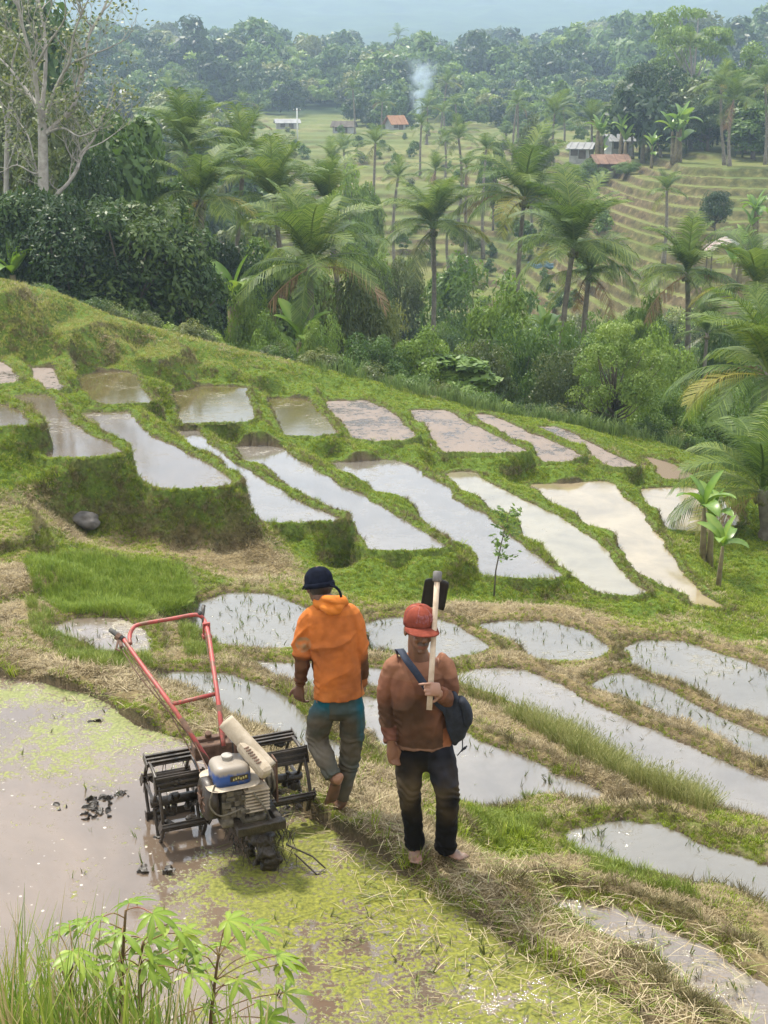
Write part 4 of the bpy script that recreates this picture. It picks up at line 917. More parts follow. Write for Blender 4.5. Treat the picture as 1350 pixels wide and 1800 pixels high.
lo_ = np.where(a_ > -1.2, 238., 286.); lr = np.sqrt(lo_ ** 2 + rng.random(NF) * (560 ** 2 - lo_ ** 2))
fx, fy = lr * np.sin(ph), lr * np.cos(ph); fz = height(fx, fy)[0]
sc = rng.uniform(5.5, 12, NF) * np.interp(lr, [240, 292, 330, 560], [.42, .6, .95, 1.05]) * np.where(rng.random(NF) < .08, 1.35, 1) * (.62 + .85 * fbm(fx * .03, fy * .03, 44, 3))
ix = pick([0, 0, 1, 1, 2, 3, 3, 4, 4, 5, 6, 7, 8, 9], NF)
tag(gn_scatter('far_wood', np.stack([fx, fy, fz - .3], 1), np.stack([rng.normal(0, .05, NF), rng.normal(0, .05, NF), rng.uniform(0, 6.28, NF)], 1), sc, ix, np.ones((NF, 3)), FLIB), 'hazy mixed forest of trees and palms covering the far ridge', 'forest', kind='stuff')
# trees closing the left and right of the middle distance
NM = 420
a1 = rng.uniform(-20, -5.5, NM // 2); a2 = rng.uniform(10.0, 20, NM - NM // 2); a_ = np.concatenate([a1, a2]); ph = np.radians(a_)
lr = np.where(a_ < 0, rng.uniform(75, 290, NM), rng.uniform(150, 290, NM)); 
ok = ~((a_ > -7.5) & (a_ < 0) & (lr > 190)) 
mx_, my_ = lr * np.sin(ph), lr * np.cos(ph); mz_ = height(mx_, my_)[0]
tag(gn_scatter('valley_wood', np.stack([mx_, my_, mz_ - .2], 1)[ok], np.stack([np.zeros(NM), np.zeros(NM), rng.uniform(0, 6.28, NM)], 1)[ok], (rng.uniform(4.5, 9.5, NM) * np.where(a_ < 0, np.interp(lr, [75, 290], [.75, .9]), 1))[ok], pick([0, 1, 2, 3, 4, 5, 6, 7, 8, 9, 9], NM)[ok], np.ones((NM, 3))[ok], FLIB), 'mass of trees and palms on the valley sides', 'forest', kind='stuff')

NP = 170
a_ = rng.uniform(-8, 9, NP); ph = np.radians(a_); lr = rng.uniform(104, 236, NP); qx, qy = lr * np.sin(ph), lr * np.cos(ph); qz = height(qx, qy)[0]
tag(gn_scatter('terrace_bushes', np.stack([qx, qy, qz - .1], 1), np.stack([np.zeros(NP), np.zeros(NP), rng.uniform(0, 6.28, NP)], 1), rng.uniform(.8, 2.4, NP), pick([3, 4, 5, 6, 7, 8], NP), np.ones((NP, 3)), FLIB), 'small bushes dotted over the far terraces', 'bushes', kind='stuff')
# ------------------------------------------------------------------ haze over the valley
hb = MB(); hb.box((0, 1830, 165), (7200, 3720, 372))
hm = bpy.data.materials.new('haze'); hm.use_nodes = True; ht = hm.node_tree; ht.nodes.clear()
pvn = ht.nodes.new('ShaderNodeVolumePrincipled'); pvn.inputs['Color'].default_value = (.60, .77, 1.0, 1); pvn.inputs['Density'].default_value = .00068; pvn.inputs['Anisotropy'].default_value = .45
ho = ht.nodes.new('ShaderNodeOutputMaterial'); ht.links.new(pvn.outputs[0], ho.inputs['Volume'])
tag(hb.build('haze', hm), kind='stuff')
# ------------------------------------------------------------------ bare trees at the left
def limb_px(mb, pts, Y0, Y1, r0, r1):
    n = len(pts); P = [at_d(x, y, Y0 + (Y1 - Y0) * i / (n - 1)) for i, (x, y) in enumerate(pts)]
    # smooth resample
    Q = []
    for i in range(n - 1):
        a = P[max(i - 1, 0)]; b = P[i]; c = P[i + 1]; d = P[min(i + 2, n - 1)]
        for k in range(3):
            t = k / 3; Q.append(.5 * ((2 * b) + (c - a) * t + (2 * a - 5 * b + 4 * c - d) * t * t + (3 * b - a - 3 * c + d) * t ** 3))
    Q.append(P[-1]); m_ = len(Q); mb.append((Q, [r0 + (r1 - r0) * (i / (m_ - 1)) ** .8 for i in range(m_)]))
    return Q
def twigs(r, out, p, d, L, rad, depth):
    if depth == 0 or L < .12: return
    n = 4; pts = [p]; dd = d.copy()
    for i in range(n):
        dd = (dd + Vector((r.uniform(-.3, .3), r.uniform(-.3, .3), r.uniform(-.12, .28)))).normalized(); pts.append(pts[-1] + dd * L / n)
    out.append((pts, [rad * (1 - .55 * i / n) for i in range(n + 1)]))
    for k in range(3):
        i = r.randint(1, n); nd = (dd + Vector((r.uniform(-1, 1), r.uniform(-1, 1), r.uniform(-.4, .8))) * .75).normalized()
        twigs(r, out, pts[i], nd, L * r.uniform(.5, .75), rad * .5, depth - 1)
def bare_tree(trunk, limbs, Y, label, seed, r0=.2, leaves=0):
    r = random.Random(seed); b = at_d(*trunk[0], Y); g = gh(b.x, Y); root = empty('bare_tree', (b.x, Y, g)); inv = -Vector((b.x, Y, g))
    def rel(L): return [([p + inv for p in P], q) for P, q in L]
    T = []; Q = limb_px(T, trunk, Y, Y, r0, r0 * .6); T[0] = ([Vector((b.x, Y, g - .4))] + T[0][0], [r0 * 1.25] + T[0][1])
    mb = MB()
    for P, q in rel(T): mb.tube(P, q, 9)
    mb.build('trunk', M_PALE, root, True)
    tips = []
    for li, (pts, w) in enumerate(limbs):
        L = []; Q = limb_px(L, pts, Y, Y + r.uniform(-2.5, 2.5), w, w * .3)
        for i in range(2, len(Q), 2):
            d = (Q[i] - Q[i - 1]).normalized(); nd = (d * .6 + Vector((r.uniform(-1, 1), r.uniform(-1, 1), r.uniform(-.2, .9)))).normalized()
            twigs(r, L, Q[i], nd, r.uniform(.5, 1.3), w * .28, 4); 
        twigs(r, L, Q[-1], (Q[-1] - Q[-2]).normalized(), 1.0, w * .3, 4)
        mb = MB()
        for P, q in rel(L):
            mb.tube(P, q, 5, False); tips.append(P[-1])
        mb.build('branch', M_PALE, root, True)
    if leaves:
        V = []; lv = []
        for k in range(leaves):
            c = r.choice(tips) + Vector((r.gauss(0, .18), r.gauss(0, .18), r.gauss(0, .15))); a = Vector((r.gauss(0, 1), r.gauss(0, 1), r.gauss(0, .6))).normalized() * .07; bb = a.orthogonal() * .5
            V += [c - a, c + bb, c + a, c - bb]; lv += [r.random()] * 4
        me = mesh_np('sparse_leaves', [tuple(v_) for v_ in V], np.arange(len(V)).reshape(-1, 4)); attr(me, 'lv', lv); me.materials.append(M_OLIVE); obj('sparse_leaves', me, None, root)
    return tag(root, label, 'tree', 'bare pale trees at the left')
bare_tree([(82,520),(80,440),(77,380),(76,300),(75,240),(73,195)], [
  ([(75,245),(68,185),(60,120),(46,70),(32,12),(20,-50)], .10), ([(73,195),(80,130),(79,60),(68,0),(60,-60)], .09), ([(80,235),(104,214),(128,188),(138,150),(150,92),(157,60),(180,20),(200,-30)], .11),
  ([(78,215),(92,170),(108,135),(122,110),(130,60),(150,10)], .08), ([(84,378),(98,345),(120,322),(137,295),(142,270),(165,245),(180,205)], .09), ([(66,185),(48,160),(25,130),(2,105),(-20,90)], .07), ([(79,330),(62,290),(50,240),(30,210)], .05), ([(88,232),(112,225),(140,240),(175,225)], .05), ([(137,295),(150,265),(180,250),(215,225)], .04), ([(120,115),(150,100),(190,85),(220,70)], .04), ([(84,300),(60,305),(30,290),(8,300)], .04), ([(60,120),(90,70),(115,30),(110,-20)], .05)],
  46, 'tall bare pale tree with spreading leafless limbs at the left', 3, .23, 2500)
bare_tree([(14,520),(12,420),(11,330),(13,240),(20,170)], [([(13,240),(5,190),(-10,150)], .05), ([(20,170),(22,110),(35,60),(30,0)], .05), ([(12,300),(28,250),(36,200)], .04)], 49, 'slim pale bare tree at the left edge beside the large one', 5, .12, 1500)

# ------------------------------------------------------------------ sapling and boulder by the middle bank
v = on_ground(868, 1052); root = empty('sapling', v); k = (v.y * CP + 8 * SP) / FPX; H_ = 165 * k
P_s = [Vector((0, 0, -.05)), Vector((.02, 0, H_ * .3)), Vector((.10, 0, H_ * .62)), Vector((.22, 0, H_ * .98))]
MB().tube(P_s, [.014, .012, .009, .004], 6).build('stem', M_BARK, root, True)
r_ = random.Random(4); V = []; lv = []; br = MB()
for q in range(30):
    s = r_.uniform(.38, 1.0); b0 = P_s[1].lerp(P_s[3], (s - .3) / .7); a = r_.uniform(0, 6.28); d = Vector((math.cos(a), math.sin(a), .35)).normalized(); L = H_ * r_.uniform(.10, .22) * (1.25 - .6 * s); tip = b0 + d * L
    br.tube([b0, tip], [.004, .002], 4)
    for j in range(9):
        c = b0.lerp(tip, r_.uniform(.4, 1.1)) + Vector((r_.gauss(0, .025), r_.gauss(0, .025), r_.gauss(0, .02))); ax = (d + Vector((r_.gauss(0, .7), r_.gauss(0, .7), r_.gauss(-.2, .5)))).normalized() * .042; sd_ = ax.orthogonal() * .33
        V += [c - ax, c + sd_, c + ax, c - sd_]; lv += [r_.random()] * 4
br.build('branches', M_BARK, root)
me = mesh_np('leaves', [tuple(q) for q in V], np.arange(len(V)).reshape(-1, 4)); attr(me, 'lv', lv); me.materials.append(M_LIGHT); obj('leaves', me, None, root)
tag(root, 'thin young tree with small light leaves in front of the middle paddies', 'sapling')

M_ROCK = simple('rock', (.05, .045, .04), (.16, .145, .13), 5, .9, .6)
bm = bmesh.new(); bmesh.ops.create_icosphere(bm, subdivisions=4, radius=1)
from mathutils import noise as mnoise
for q in bm.verts:
    n_ = mnoise.noise(q.co * 1.3) * .35 + mnoise.noise(q.co * 4) * .1; q.co *= 1 + n_; q.co.x *= .24; q.co.y *= .17; q.co.z *= .14
v = on_ground(152, 935); o = obj('boulder', bm, M_ROCK, None, True); o.location = v + Vector((0, 0, .02)); tag(o, 'dark grey boulder at the end of the grassy bank', 'boulder')

# ------------------------------------------------------------------ huts, shelter, poles, smoke across the valley
M_TILE = simple('clay_tiles', (.11, .06, .04), (.25, .15, .10), 1.5, .9); M_WALLW = simple('whitewash', (.20, .20, .18), (.42, .41, .38), .8, .9); M_WOOD = simple('weathered_wood', (.045, .035, .025), (.12, .095, .07), 2, .9)
M_TIN = simple('rusty_tin', (.26, .15, .12), (.48, .44, .42), .9, .5, metal=.2); M_GREYROOF = simple('grey_sheet_roof', (.14, .14, .14), (.30, .30, .29), .6, .7); M_POLE = simple('concrete_pole', (.55, .54, .50), (.72, .71, .68), 2, .8); M_ORANGE = simple('orange_roof', (.24, .11, .055), (.36, .19, .10), 1.2, .9)
def hut(px_, py_, Y, w, d, h, rh, rz, wall, roof, label, over=.4, door=True, name='hut'):
    """px, py: foot of the front wall"""
    v = at_d(px_, py_, Y); g = gh(v.x, Y); z0 = max(g - .2, v.z) if v.z > g else g
    root = empty(name, (v.x, Y, z0), R(rz))
    t = .12; hh = h + (z0 - g if z0 < g else 0)
    mb = MB(); mb.box((0, -d / 2, h / 2 - .3), (w, t, h + .6)); mb.box((0, d / 2, h / 2 - .3), (w, t, h + .6)); mb.box((-w / 2 + t / 2, 0, h / 2 - .3), (t, d - t, h + .6)); mb.box((w / 2 - t / 2, 0, h / 2 - .3), (t, d - t, h + .6))
    mb.build('wall', wall, root)
    for sg in (-1, 1):
        a = math.atan2(rh, d / 2); L = math.hypot(d / 2, rh) + over
        mid = Vector((0, sg * (d / 4 + over * .5 * math.cos(a)), h + rh / 2 - over * .5 * math.sin(a) + .06))
        M = Matrix.Rotation(-sg * a, 3, 'X'); b = MB(); b.box(mid, (w + 2 * over, L, .09), M)
        nseg = max(4, int(w / .8))
        for q in range(nseg): b.box(mid + Vector(((q + .5) / nseg * (w + 2 * over) - w / 2 - over, 0, .07)), (.12, L, .06), M)
        b.build('roof', roof, root)
    gb = MB()
    for sx in (-1, 1):
        x = sx * (w / 2 - .06); gb.add([(x - .05, -d / 2, h), (x - .05, d / 2, h), (x - .05, 0, h + rh), (x + .05, -d / 2, h), (x + .05, d / 2, h), (x + .05, 0, h + rh)], [(0, 1, 2), (5, 4, 3), (0, 3, 4, 1), (1, 4, 5, 2), (2, 5, 3, 0)])
    gb.build('gable', wall, root)
    if door:
        MB().box((w * .15, -d / 2 - .08, h * .42), (.8, .06, h * .84)).build('door', M_WOOD, root); MB().box((-w * .25, -d / 2 - .08, h * .6), (.8, .06, .7)).build('window', M_WOOD, root)
    return tag(root, label, 'hut' if name == 'hut' else name.replace('_', ' '))
hut(1070,306,146,3.2,2.8,1.2,.7,8,M_WOOD,M_TILE,'low dark hut with a worn red tile roof above the right terraces')
hut(1022,278,156,2.2,2.4,1.1,.5,-20,M_WALLW,M_GREYROOF,'small pale hut with a grey sheet roof left of the red roofed one')
hut(1085,268,166,2.6,2.4,1.4,.6,15,M_WALLW,M_GREYROOF,'whitewashed hut half hidden behind the banana clumps')
hut(605,241,232,3.2,2.6,1.1,.7,-12,M_WALLW,M_WOOD,'small hut with a dark roof and white front on the far flat fields')
hut(505,227,240,3.6,2.6,1.0,.5,10,M_WALLW,M_GREYROOF,'long low shed with a pale roof on the far flat fields')
hut(695,234,238,2.4,2.4,1.1,1.1,30,M_WALLW,M_ORANGE,'small orange roofed pavilion left of the smoke',.5)
hut(185,186,270,8.0,4.0,2.2,.7,0,M_WALLW,M_GREYROOF,'long white building seen through the trees at the left')
# open shelter with a bent tin roof
v = at_d(1272, 452, 106); root = empty('tin_shelter', (v.x, v.y, gh(v.x, v.y))); zt = v.z - root.location.z
for sx in (-1, 1):
    for sy in (-1, 1): MB().tube([(sx * 1.1, sy * .8, -.3), (sx * 1.1, sy * .8, zt + .6)], .05, 6).build('post', M_WOOD, root)
for q, (x0, z0, x1, z1) in enumerate([(-1.5, .35, -.55, .95), (-.6, .9, .35, 1.2), (.3, 1.2, 1.55, .6)]):
    b = MB(); nn = 8
    for i in range(nn):
        s0, s1 = i / nn, (i + 1) / nn; w_ = .05 * (i % 2)
        b.add([(x0 + (x1 - x0) * s0, -1.1, zt + z0 + (z1 - z0) * s0 + w_), (x0 + (x1 - x0) * s1, -1.1, zt + z0 + (z1 - z0) * s1 + .05 - w_), (x0 + (x1 - x0) * s1, 1.1, zt + z0 + (z1 - z0) * s1 + .05 - w_ + .25), (x0 + (x1 - x0) * s0, 1.1, zt + z0 + (z1 - z0) * s0 + w_ + .25)], [(0, 1, 2, 3)])
    o = b.build('roof_sheet', [M_TIN, M_TIN, M_GREYROOF][q], root); o.modifiers.new('s', 'SOLIDIFY').thickness = .02
tag(root, 'open shelter with a bent rusty tin roof on the right hillside', 'shelter')
for px_, yt, yb, Y, lab in [(522,190,252,216,'tall white pole beside the field road'),(382,190,236,228,'shorter white pole left of the sheds'),(257,180,206,262,'white pole at the edge of the wood, left'),(437,214,242,225,'thin dark post between the two white poles')]:
    t = at_d(px_, yt, Y); g = gh(t.x, Y); root = empty('utility_pole', (t.x, Y, g)); H_ = t.z - g; thin = 'dark' in lab
    MB().tube([(0, 0, -.3), (0, 0, H_ * .5), (0, 0, H_)], [.13, .11, .09] if not thin else [.07, .06, .05], 8).build('shaft', M_WOOD if thin else M_POLE, root, True)
    if not thin:
        MB().box((0, 0, H_ - .35), (1.2, .1, .1)).build('crossarm', M_WOOD, root)
        for q in (-.5, .5): MB().tube([(q, 0, H_ - .3), (q, 0, H_ - .12)], .04, 6).build('insulator', M_POLE, root)
    tag(root, lab, 'pole')
# field road between the flat fields
v0, v1 = at_d(330, 254, 205), at_d(1000, 254, 205)
# tarpaulin in the gully
v = at_d(950, 466, 84); M_TARP = simple('blue_tarp', (.09, .17, .21), (.16, .25, .29), 2, .6)
bm = bmesh.new(); bmesh.ops.create_grid(bm, x_segments=16, y_segments=6, size=1)
for q in bm.verts: q.co = Vector((q.co.x * .8, q.co.y * .10, .10 * math.sin(q.co.x * 6) + .07 * math.cos(q.co.y * 5 + q.co.x * 3) + .12 * q.co.y))
o = obj('tarpaulin', bm, M_TARP, None, True); o.location = v; o.modifiers.new('s', 'SOLIDIFY').thickness = .02; o.rotation_euler = (R(35), 0, 0); tag(o, 'strip of pale blue tarpaulin behind the paired palms', 'tarpaulin')
# smoke
v = at_d(733, 236, 252); bm = bmesh.new(); bmesh.ops.create_cone(bm, cap_ends=True, segments=16, radius1=.9, radius2=4.2, depth=11.5)
for q in bm.verts: q.co.z += 5.75; q.co.x += q.co.z * .10
sm = bpy.data.materials.new('smoke'); sm.use_nodes = True; t_ = sm.node_tree; t_.nodes.clear()
vp = t_.nodes.new('ShaderNodeVolumePrincipled'); vp.inputs['Color'].default_value = (.72, .86, 1, 1); vo = t_.nodes.new('ShaderNodeOutputMaterial'); t_.links.new(vp.outputs[0], vo.inputs['Volume'])
tcn = t_.nodes.new('ShaderNodeTexCoord'); nn_ = t_.nodes.new('ShaderNodeTexNoise'); nn_.inputs['Scale'].default_value = .42; nn_.inputs['Detail'].default_value = 4; nn_.inputs['Distortion'].default_value = 1.0
t_.links.new(tcn.outputs['Object'], nn_.inputs['Vector']); sx_ = t_.nodes.new('ShaderNodeSeparateXYZ'); t_.links.new(tcn.outputs['Object'], sx_.inputs[0])
mr = t_.nodes.new('ShaderNodeMapRange'); t_.links.new(nn_.outputs[0], mr.inputs[0]); mr.inputs[1].default_value = .42; mr.inputs[2].default_value = .72; mr.inputs[4].default_value = 1
mz = t_.nodes.new('ShaderNodeMapRange'); t_.links.new(sx_.outputs[2], mz.inputs[0]); mz.inputs[1].default_value = 0; mz.inputs[2].default_value = 11.3; mz.inputs[3].default_value = 1.5; mz.inputs[4].default_value = 0
mm = t_.nodes.new('ShaderNodeMath'); mm.operation = 'MULTIPLY'; t_.links.new(mr.outputs[0], mm.inputs[0]); t_.links.new(mz.outputs[0], mm.inputs[1])
def sn(op, a, b):
    q = t_.nodes.new('ShaderNodeMath'); q.operation = op
    for k_, v_ in ((0, a), (1, b)):
        if hasattr(v_, 'links'): t_.links.new(v_, q.inputs[k_])
        else: q.inputs[k_].default_value = v_
    return q.outputs[0]
dx_ = sn('SUBTRACT', sx_.outputs[0], sn('MULTIPLY', sx_.outputs[2], .10)); rr_ = sn('SQRT', sn('ADD', sn('MULTIPLY', dx_, dx_), sn('MULTIPLY', sx_.outputs[1], sx_.outputs[1])), 0)
fall = sn('MAXIMUM', sn('SUBTRACT', 1.0, sn('DIVIDE', rr_, sn('ADD', sn('MULTIPLY', sx_.outputs[2], .26), .8))), 0)
m2 = t_.nodes.new('ShaderNodeMath'); m2.operation = 'MULTIPLY'; t_.links.new(sn('MULTIPLY', mm.outputs[0], sn('MULTIPLY', fall, 2.6)), m2.inputs[0]); m2.inputs[1].default_value = .8; t_.links.new(m2.outputs[0], vp.inputs['Density'])
o = obj('smoke', bm, sm); o.location = v; o.location.z = gh(v.x, v.y) + .1; tag(o, 'thin plume of bluish smoke rising from the far fields', 'smoke', kind='stuff')
# ------------------------------------------------------------------ people: smooth bodies grown from elliptical tubes
def catmull(P, k=4):
    P = [Vector(p) for p in P]; n = len(P); Q = []
    for i in range(n - 1):
        a, b, c, d = P[max(i - 1, 0)], P[i], P[i + 1], P[min(i + 2, n - 1)]
        for j in range(k):
            t = j / k; Q.append(.5 * ((2 * b) + (c - a) * t + (2 * a - 5 * b + 4 * c - d) * t * t + (3 * b - a - 3 * c + d) * t ** 3))
    return Q + [P[-1]]
def etube(mb, pts, rad, side=(1, 0, 0), seg=16, k=4, round_ends=True):
    """tube with elliptical sections; rad: list of (across, deep) radii; side: direction of 'across'"""
    rr = [(r, r) if not hasattr(r, '__len__') else r for r in rad]
    P = catmull(pts, k); A = catmull([(r[0], r[1], 0) for r in rr], k); side = Vector(side); n = len(P); v = []
    rings = []
    for i in range(n):
        t = (P[min(i + 1, n - 1)] - P[max(i - 1, 0)]).normalized(); s = (side - t * side.dot(t)).normalized(); b = t.cross(s); rings.append((P[i], s, b, max(A[i].x, .001), max(A[i].y, .001), t))
    if round_ends:
        p, s, b, x, y, t = rings[0]; q = min(x, y)
        pre = [(p - t * q * .75, s, b, x * .35, y * .35, t), (p - t * q * .45, s, b, x * .78, y * .78, t)]
        p, s, b, x, y, t = rings[-1]; q = min(x, y)
        rings = pre + rings + [(p + t * q * .45, s, b, x * .78, y * .78, t), (p + t * q * .75, s, b, x * .35, y * .35, t)]
    for p, s, b, x, y, t in rings:
        for j in range(seg):
            a = 2 * math.pi * j / seg; v.append(p + s * math.cos(a) * x + b * math.sin(a) * y)
    m_ = len(rings)
    f = [(i * seg + j, i * seg + (j + 1) % seg, (i + 1) * seg + (j + 1) % seg, (i + 1) * seg + j) for i in range(m_ - 1) for j in range(seg)]
    f += [tuple(range(seg))[::-1], tuple(range((m_ - 1) * seg, m_ * seg))]
    mb.add(v, f)
def ball(mb, c, r, M=None, seg=14):
    r = (r, r, r) if not hasattr(r, '__len__') else r; c = Vector(c); v = []; n = seg // 2 + 1
    for i in range(1, n):
        th = math.pi * i / n
        for j in range(seg):
            a = 2 * math.pi * j / seg; p = Vector((math.sin(th) * math.cos(a) * r[0], math.sin(th) * math.sin(a) * r[1], math.cos(th) * r[2])); v.append((M @ p if M else p) + c)
    b = len(v); top = Vector((0, 0, r[2])); v += [(M @ top if M else top) + c, (M @ -top if M else -top) + c]; f = []
    for i in range(n - 2):
        for j in range(seg): f.append((i * seg + j, (i + 1) * seg + j, (i + 1) * seg + (j + 1) % seg, i * seg + (j + 1) % seg))
    for j in range(seg): f.append((b, j, (j + 1) % seg)); f.append((b + 1, (n - 2) * seg + (j + 1) % seg, (n - 2) * seg + j))
    mb.add(v, f)
def blend_mesh(mb, voxel=.008, smooth=5, name='body'):
    o = bpy.data.objects.new('tmp', mb.mesh('tmp')); C.objects.link(o)
    m_ = o.modifiers.new('r', 'REMESH'); m_.mode = 'VOXEL'; m_.voxel_size = voxel; m_.use_smooth_shade = True
    if smooth: q = o.modifiers.new('s', 'SMOOTH'); q.factor = .5; q.iterations = smooth
    dg = bpy.context.evaluated_depsgraph_get(); me = bpy.data.meshes.new_from_object(o.evaluated_get(dg)); me.name = name
    bpy.data.objects.remove(o); me.polygons.foreach_set('use_smooth', [True] * len(me.polygons)); return me
def fold(me, fn):
    """push vertices along their normals by fn(co)"""
    N = [v.normal.copy() for v in me.vertices]
    for v, n_ in zip(me.vertices, N): v.co = v.co + n_ * fn(v.co, n_)
    me.update()
def vcol(me, fn, name='col'):
    a = me.attributes.new(name, 'FLOAT_COLOR', 'POINT')
    for i, v in enumerate(me.vertices): a.data[i].color = (*[max(0, q) for q in fn(v.co, v.normal)], 1)
def nz3(p, s): return mnoise.noise(Vector(p) * s)
def cloth_mat(name, rough=.9, scale=260, amp=.25, spec=.15):
    m = NT(name); c = m.attr('col', 'GEOMETRY', 'Color'); n = m.noise(scale, 2, .5, m.coord()); n2 = m.noise(16, 5, .7, m.coord())
    m.color(m.mix(m.rng(n2, .3, .7, 0, .55), c, m.mix(1.0, c, (.62, .60, .58), 'MULTIPLY'))); m.set('Roughness', rough); m.set('Specular IOR Level', spec); m.set('Sheen Weight', .0)
    m.bump(m.math('ADD', n, m.math('MULTIPLY', n2, 2.0)), amp, .004); return m.m
M_CLOTH = cloth_mat('worn_cloth')
def skin_mat():
    m = NT('skin'); c = m.attr('col', 'GEOMETRY', 'Color'); n = m.noise(45, 4, .6, m.coord())
    m.color(m.mix(m.rng(n, .3, .7, 0, .4), c, m.mix(1.0, c, (.7, .66, .62), 'MULTIPLY'))); m.set('Roughness', .5); m.set('Subsurface Weight', .08); m.set('Subsurface Radius', (.01, .004, .002)); m.bump(n, .15, .003); return m.m
M_SKIN = skin_mat()
M_HAIR = simple('black_hair', (.008, .007, .006), (.02, .018, .016), 120, .5, .3)
SK = (.20, .095, .055); SKD = (.11, .055, .035)
def ridge(x): return (1 - abs(math.sin(x))) ** 2
def mixc(a, b, t): t = max(0, min(1, t)); return tuple(x + (y - x) * t for x, y in zip(a, b))
def limb(px_list, Y): return [at_d(x, y, Y + dy) for x, y, dy in px_list]

def finger(mb, p, d, curl_dir, L, r, bend=(.35, .5, .5)):
    """three bones from p along d, bending towards curl_dir"""
    P = [Vector(p)]; d = Vector(d).normalized(); c = Vector(curl_dir).normalized(); seg = (L * .45, L * .3, L * .25)
    for s, b in zip(seg, bend):
        d = (d * math.cos(b) + c * math.sin(b)); d.normalize(); c = (c - d * c.dot(d)).normalized(); P.append(P[-1] + d * s)
    etube(mb, P, [r, r * .95, r * .88, r * .75], seg=8, k=3)
    return P

def settle(root, me): me.transform(Matrix.Translation(-root.location)); return me

# ------------------------------------------------ the man with the hoe
Y1 = at(745, 1500, 0).y
FZ1 = .0
feet1 = at(745, 1503, 0.0); root1 = empty('person', feet1)
U = lambda x, y, dy=0.0: at_d(x, y, Y1 + dy)
hd = U(737, 1106, .0); s_ = 1 / 313.0
face_d = Vector((.30, -.94, -.02)).normalized()          # where he looks: to our right, downwards
fr = face_d; fu = (Vector((.05, 0, 1)) - fr * fr.z).normalized(); fs_ = fr.cross(fu)     # face frame
FM = Matrix((fs_, fr, fu)).transposed()
def H(x, y, z): return hd + FM @ Vector((x, y, z))       # x: his right->left, y: forward, z: up
mb = MB()
ball(mb, H(0, -.012, .035), (.073, .092, .082), FM); ball(mb, H(0, .008, -.02), (.066, .078, .085), FM)
etube(mb, [H(0, .03, -.03), H(0, .045, -.085), H(0, .05, -.105)], [(.058, .055), (.045, .045), (.032, .03)], fs_)
etube(mb, [H(0, .082, .015), H(0, .098, -.012), H(0, .106, -.03), H(0, .088, -.042)], [(.009, .012), (.012, .014), (.018, .014), (.012, .008)], fs_, 10)   # nose
etube(mb, [H(-.05, .066, .024), H(-.02, .084, .026), H(.02, .084, .026), H(.05, .066, .024)], [.010, .012, .012, .010], fu, 8)                       # brow
ball(mb, H(-.040, .070, -.035), (.018, .014, .018), FM); ball(mb, H(.040, .070, -.035), (.018, .014, .018), FM)                                     # cheeks
etube(mb, [H(-.026, .078, -.066), H(0, .092, -.063), H(.026, .078, -.066)], [.007, .009, .007], fu, 8); etube(mb, [H(-.022, .078, -.078), H(0, .090, -.079), H(.022, .078, -.078)], [.007, .009, .007], fu, 8)   # lips
ball(mb, H(0, .074, -.103), (.024, .018, .018), FM)                                                                                                    # chin
for sg in (-1, 1): ball(mb, H(sg * .078, -.012, -.008), (.010, .022, .034), FM)
neck0 = U(737, 1160, .03)
etube(mb, [H(0, -.012, -.05), H(0, -.018, -.10), neck0], [(.055, .058), (.054, .056), (.064, .06)], (1, 0, 0))
# body under the clothes, arms, legs
chest = U(735, 1200, .02); pelv = U(745, 1305, .02)
etube(mb, [neck0, U(735, 1175, .03), chest, U(742, 1260, .02), pelv], [(.07, .06), (.13, .08), (.13, .085), (.12, .08), (.13, .08)])
Lsh, Lel, Lwr = U(688, 1174, .03), U(678, 1240, .04), U(687, 1304, -.06)
Rsh, Rel, Rwr = U(783, 1174, .03), U(790, 1231, -.02), U(768, 1217, -.20)
etube(mb, [U(710, 1168, .03), Lsh, Lel, Lwr], [.042, .038, .028, .023]); etube(mb, [U(762, 1168, .03), Rsh, Rel, Rwr], [.045, .043, .034, .026])
Lhip, Lkn, Lan = U(721, 1318, .02), U(718, 1398, -.05), U(730, 1483, .04)
Rhip, Rkn, Ran = U(769, 1315, .02), U(786, 1390, -.09), U(779, 1492, -.02)
etube(mb, [pelv, Lhip, Lkn, Lan], [.07, .07, .05, .034]); etube(mb, [pelv, Rhip, Rkn, Ran], [.07, .07, .05, .034])
# hanging hand (our left)
w0 = Lwr; hdv = Vector((.12, -.10, -1)).normalized(); palm_c = w0 + hdv * .055
etube(mb, [w0 - hdv * .02, w0 + hdv * .02, w0 + hdv * .06, w0 + hdv * .092], [(.026, .022), (.030, .018), (.040, .017), (.038, .015)], Vector((.75, .6, 0)))
ax = Vector((.75, .6, 0)).normalized(); curl = Vector((.8, .2, -.1))
for q, (o_, L) in enumerate(((-.03, .062), (-.010, .078), (.010, .083), (.029, .075))): finger(mb, w0 + hdv * .088 + ax * o_, hdv, curl, L, .0095, (.25, .45, .4))
finger(mb, w0 + hdv * .035 + ax * .034, (hdv + ax * .55 + Vector((.25, -.35, 0))).normalized(), hdv, .072, .0105, (.15, .3, .25))
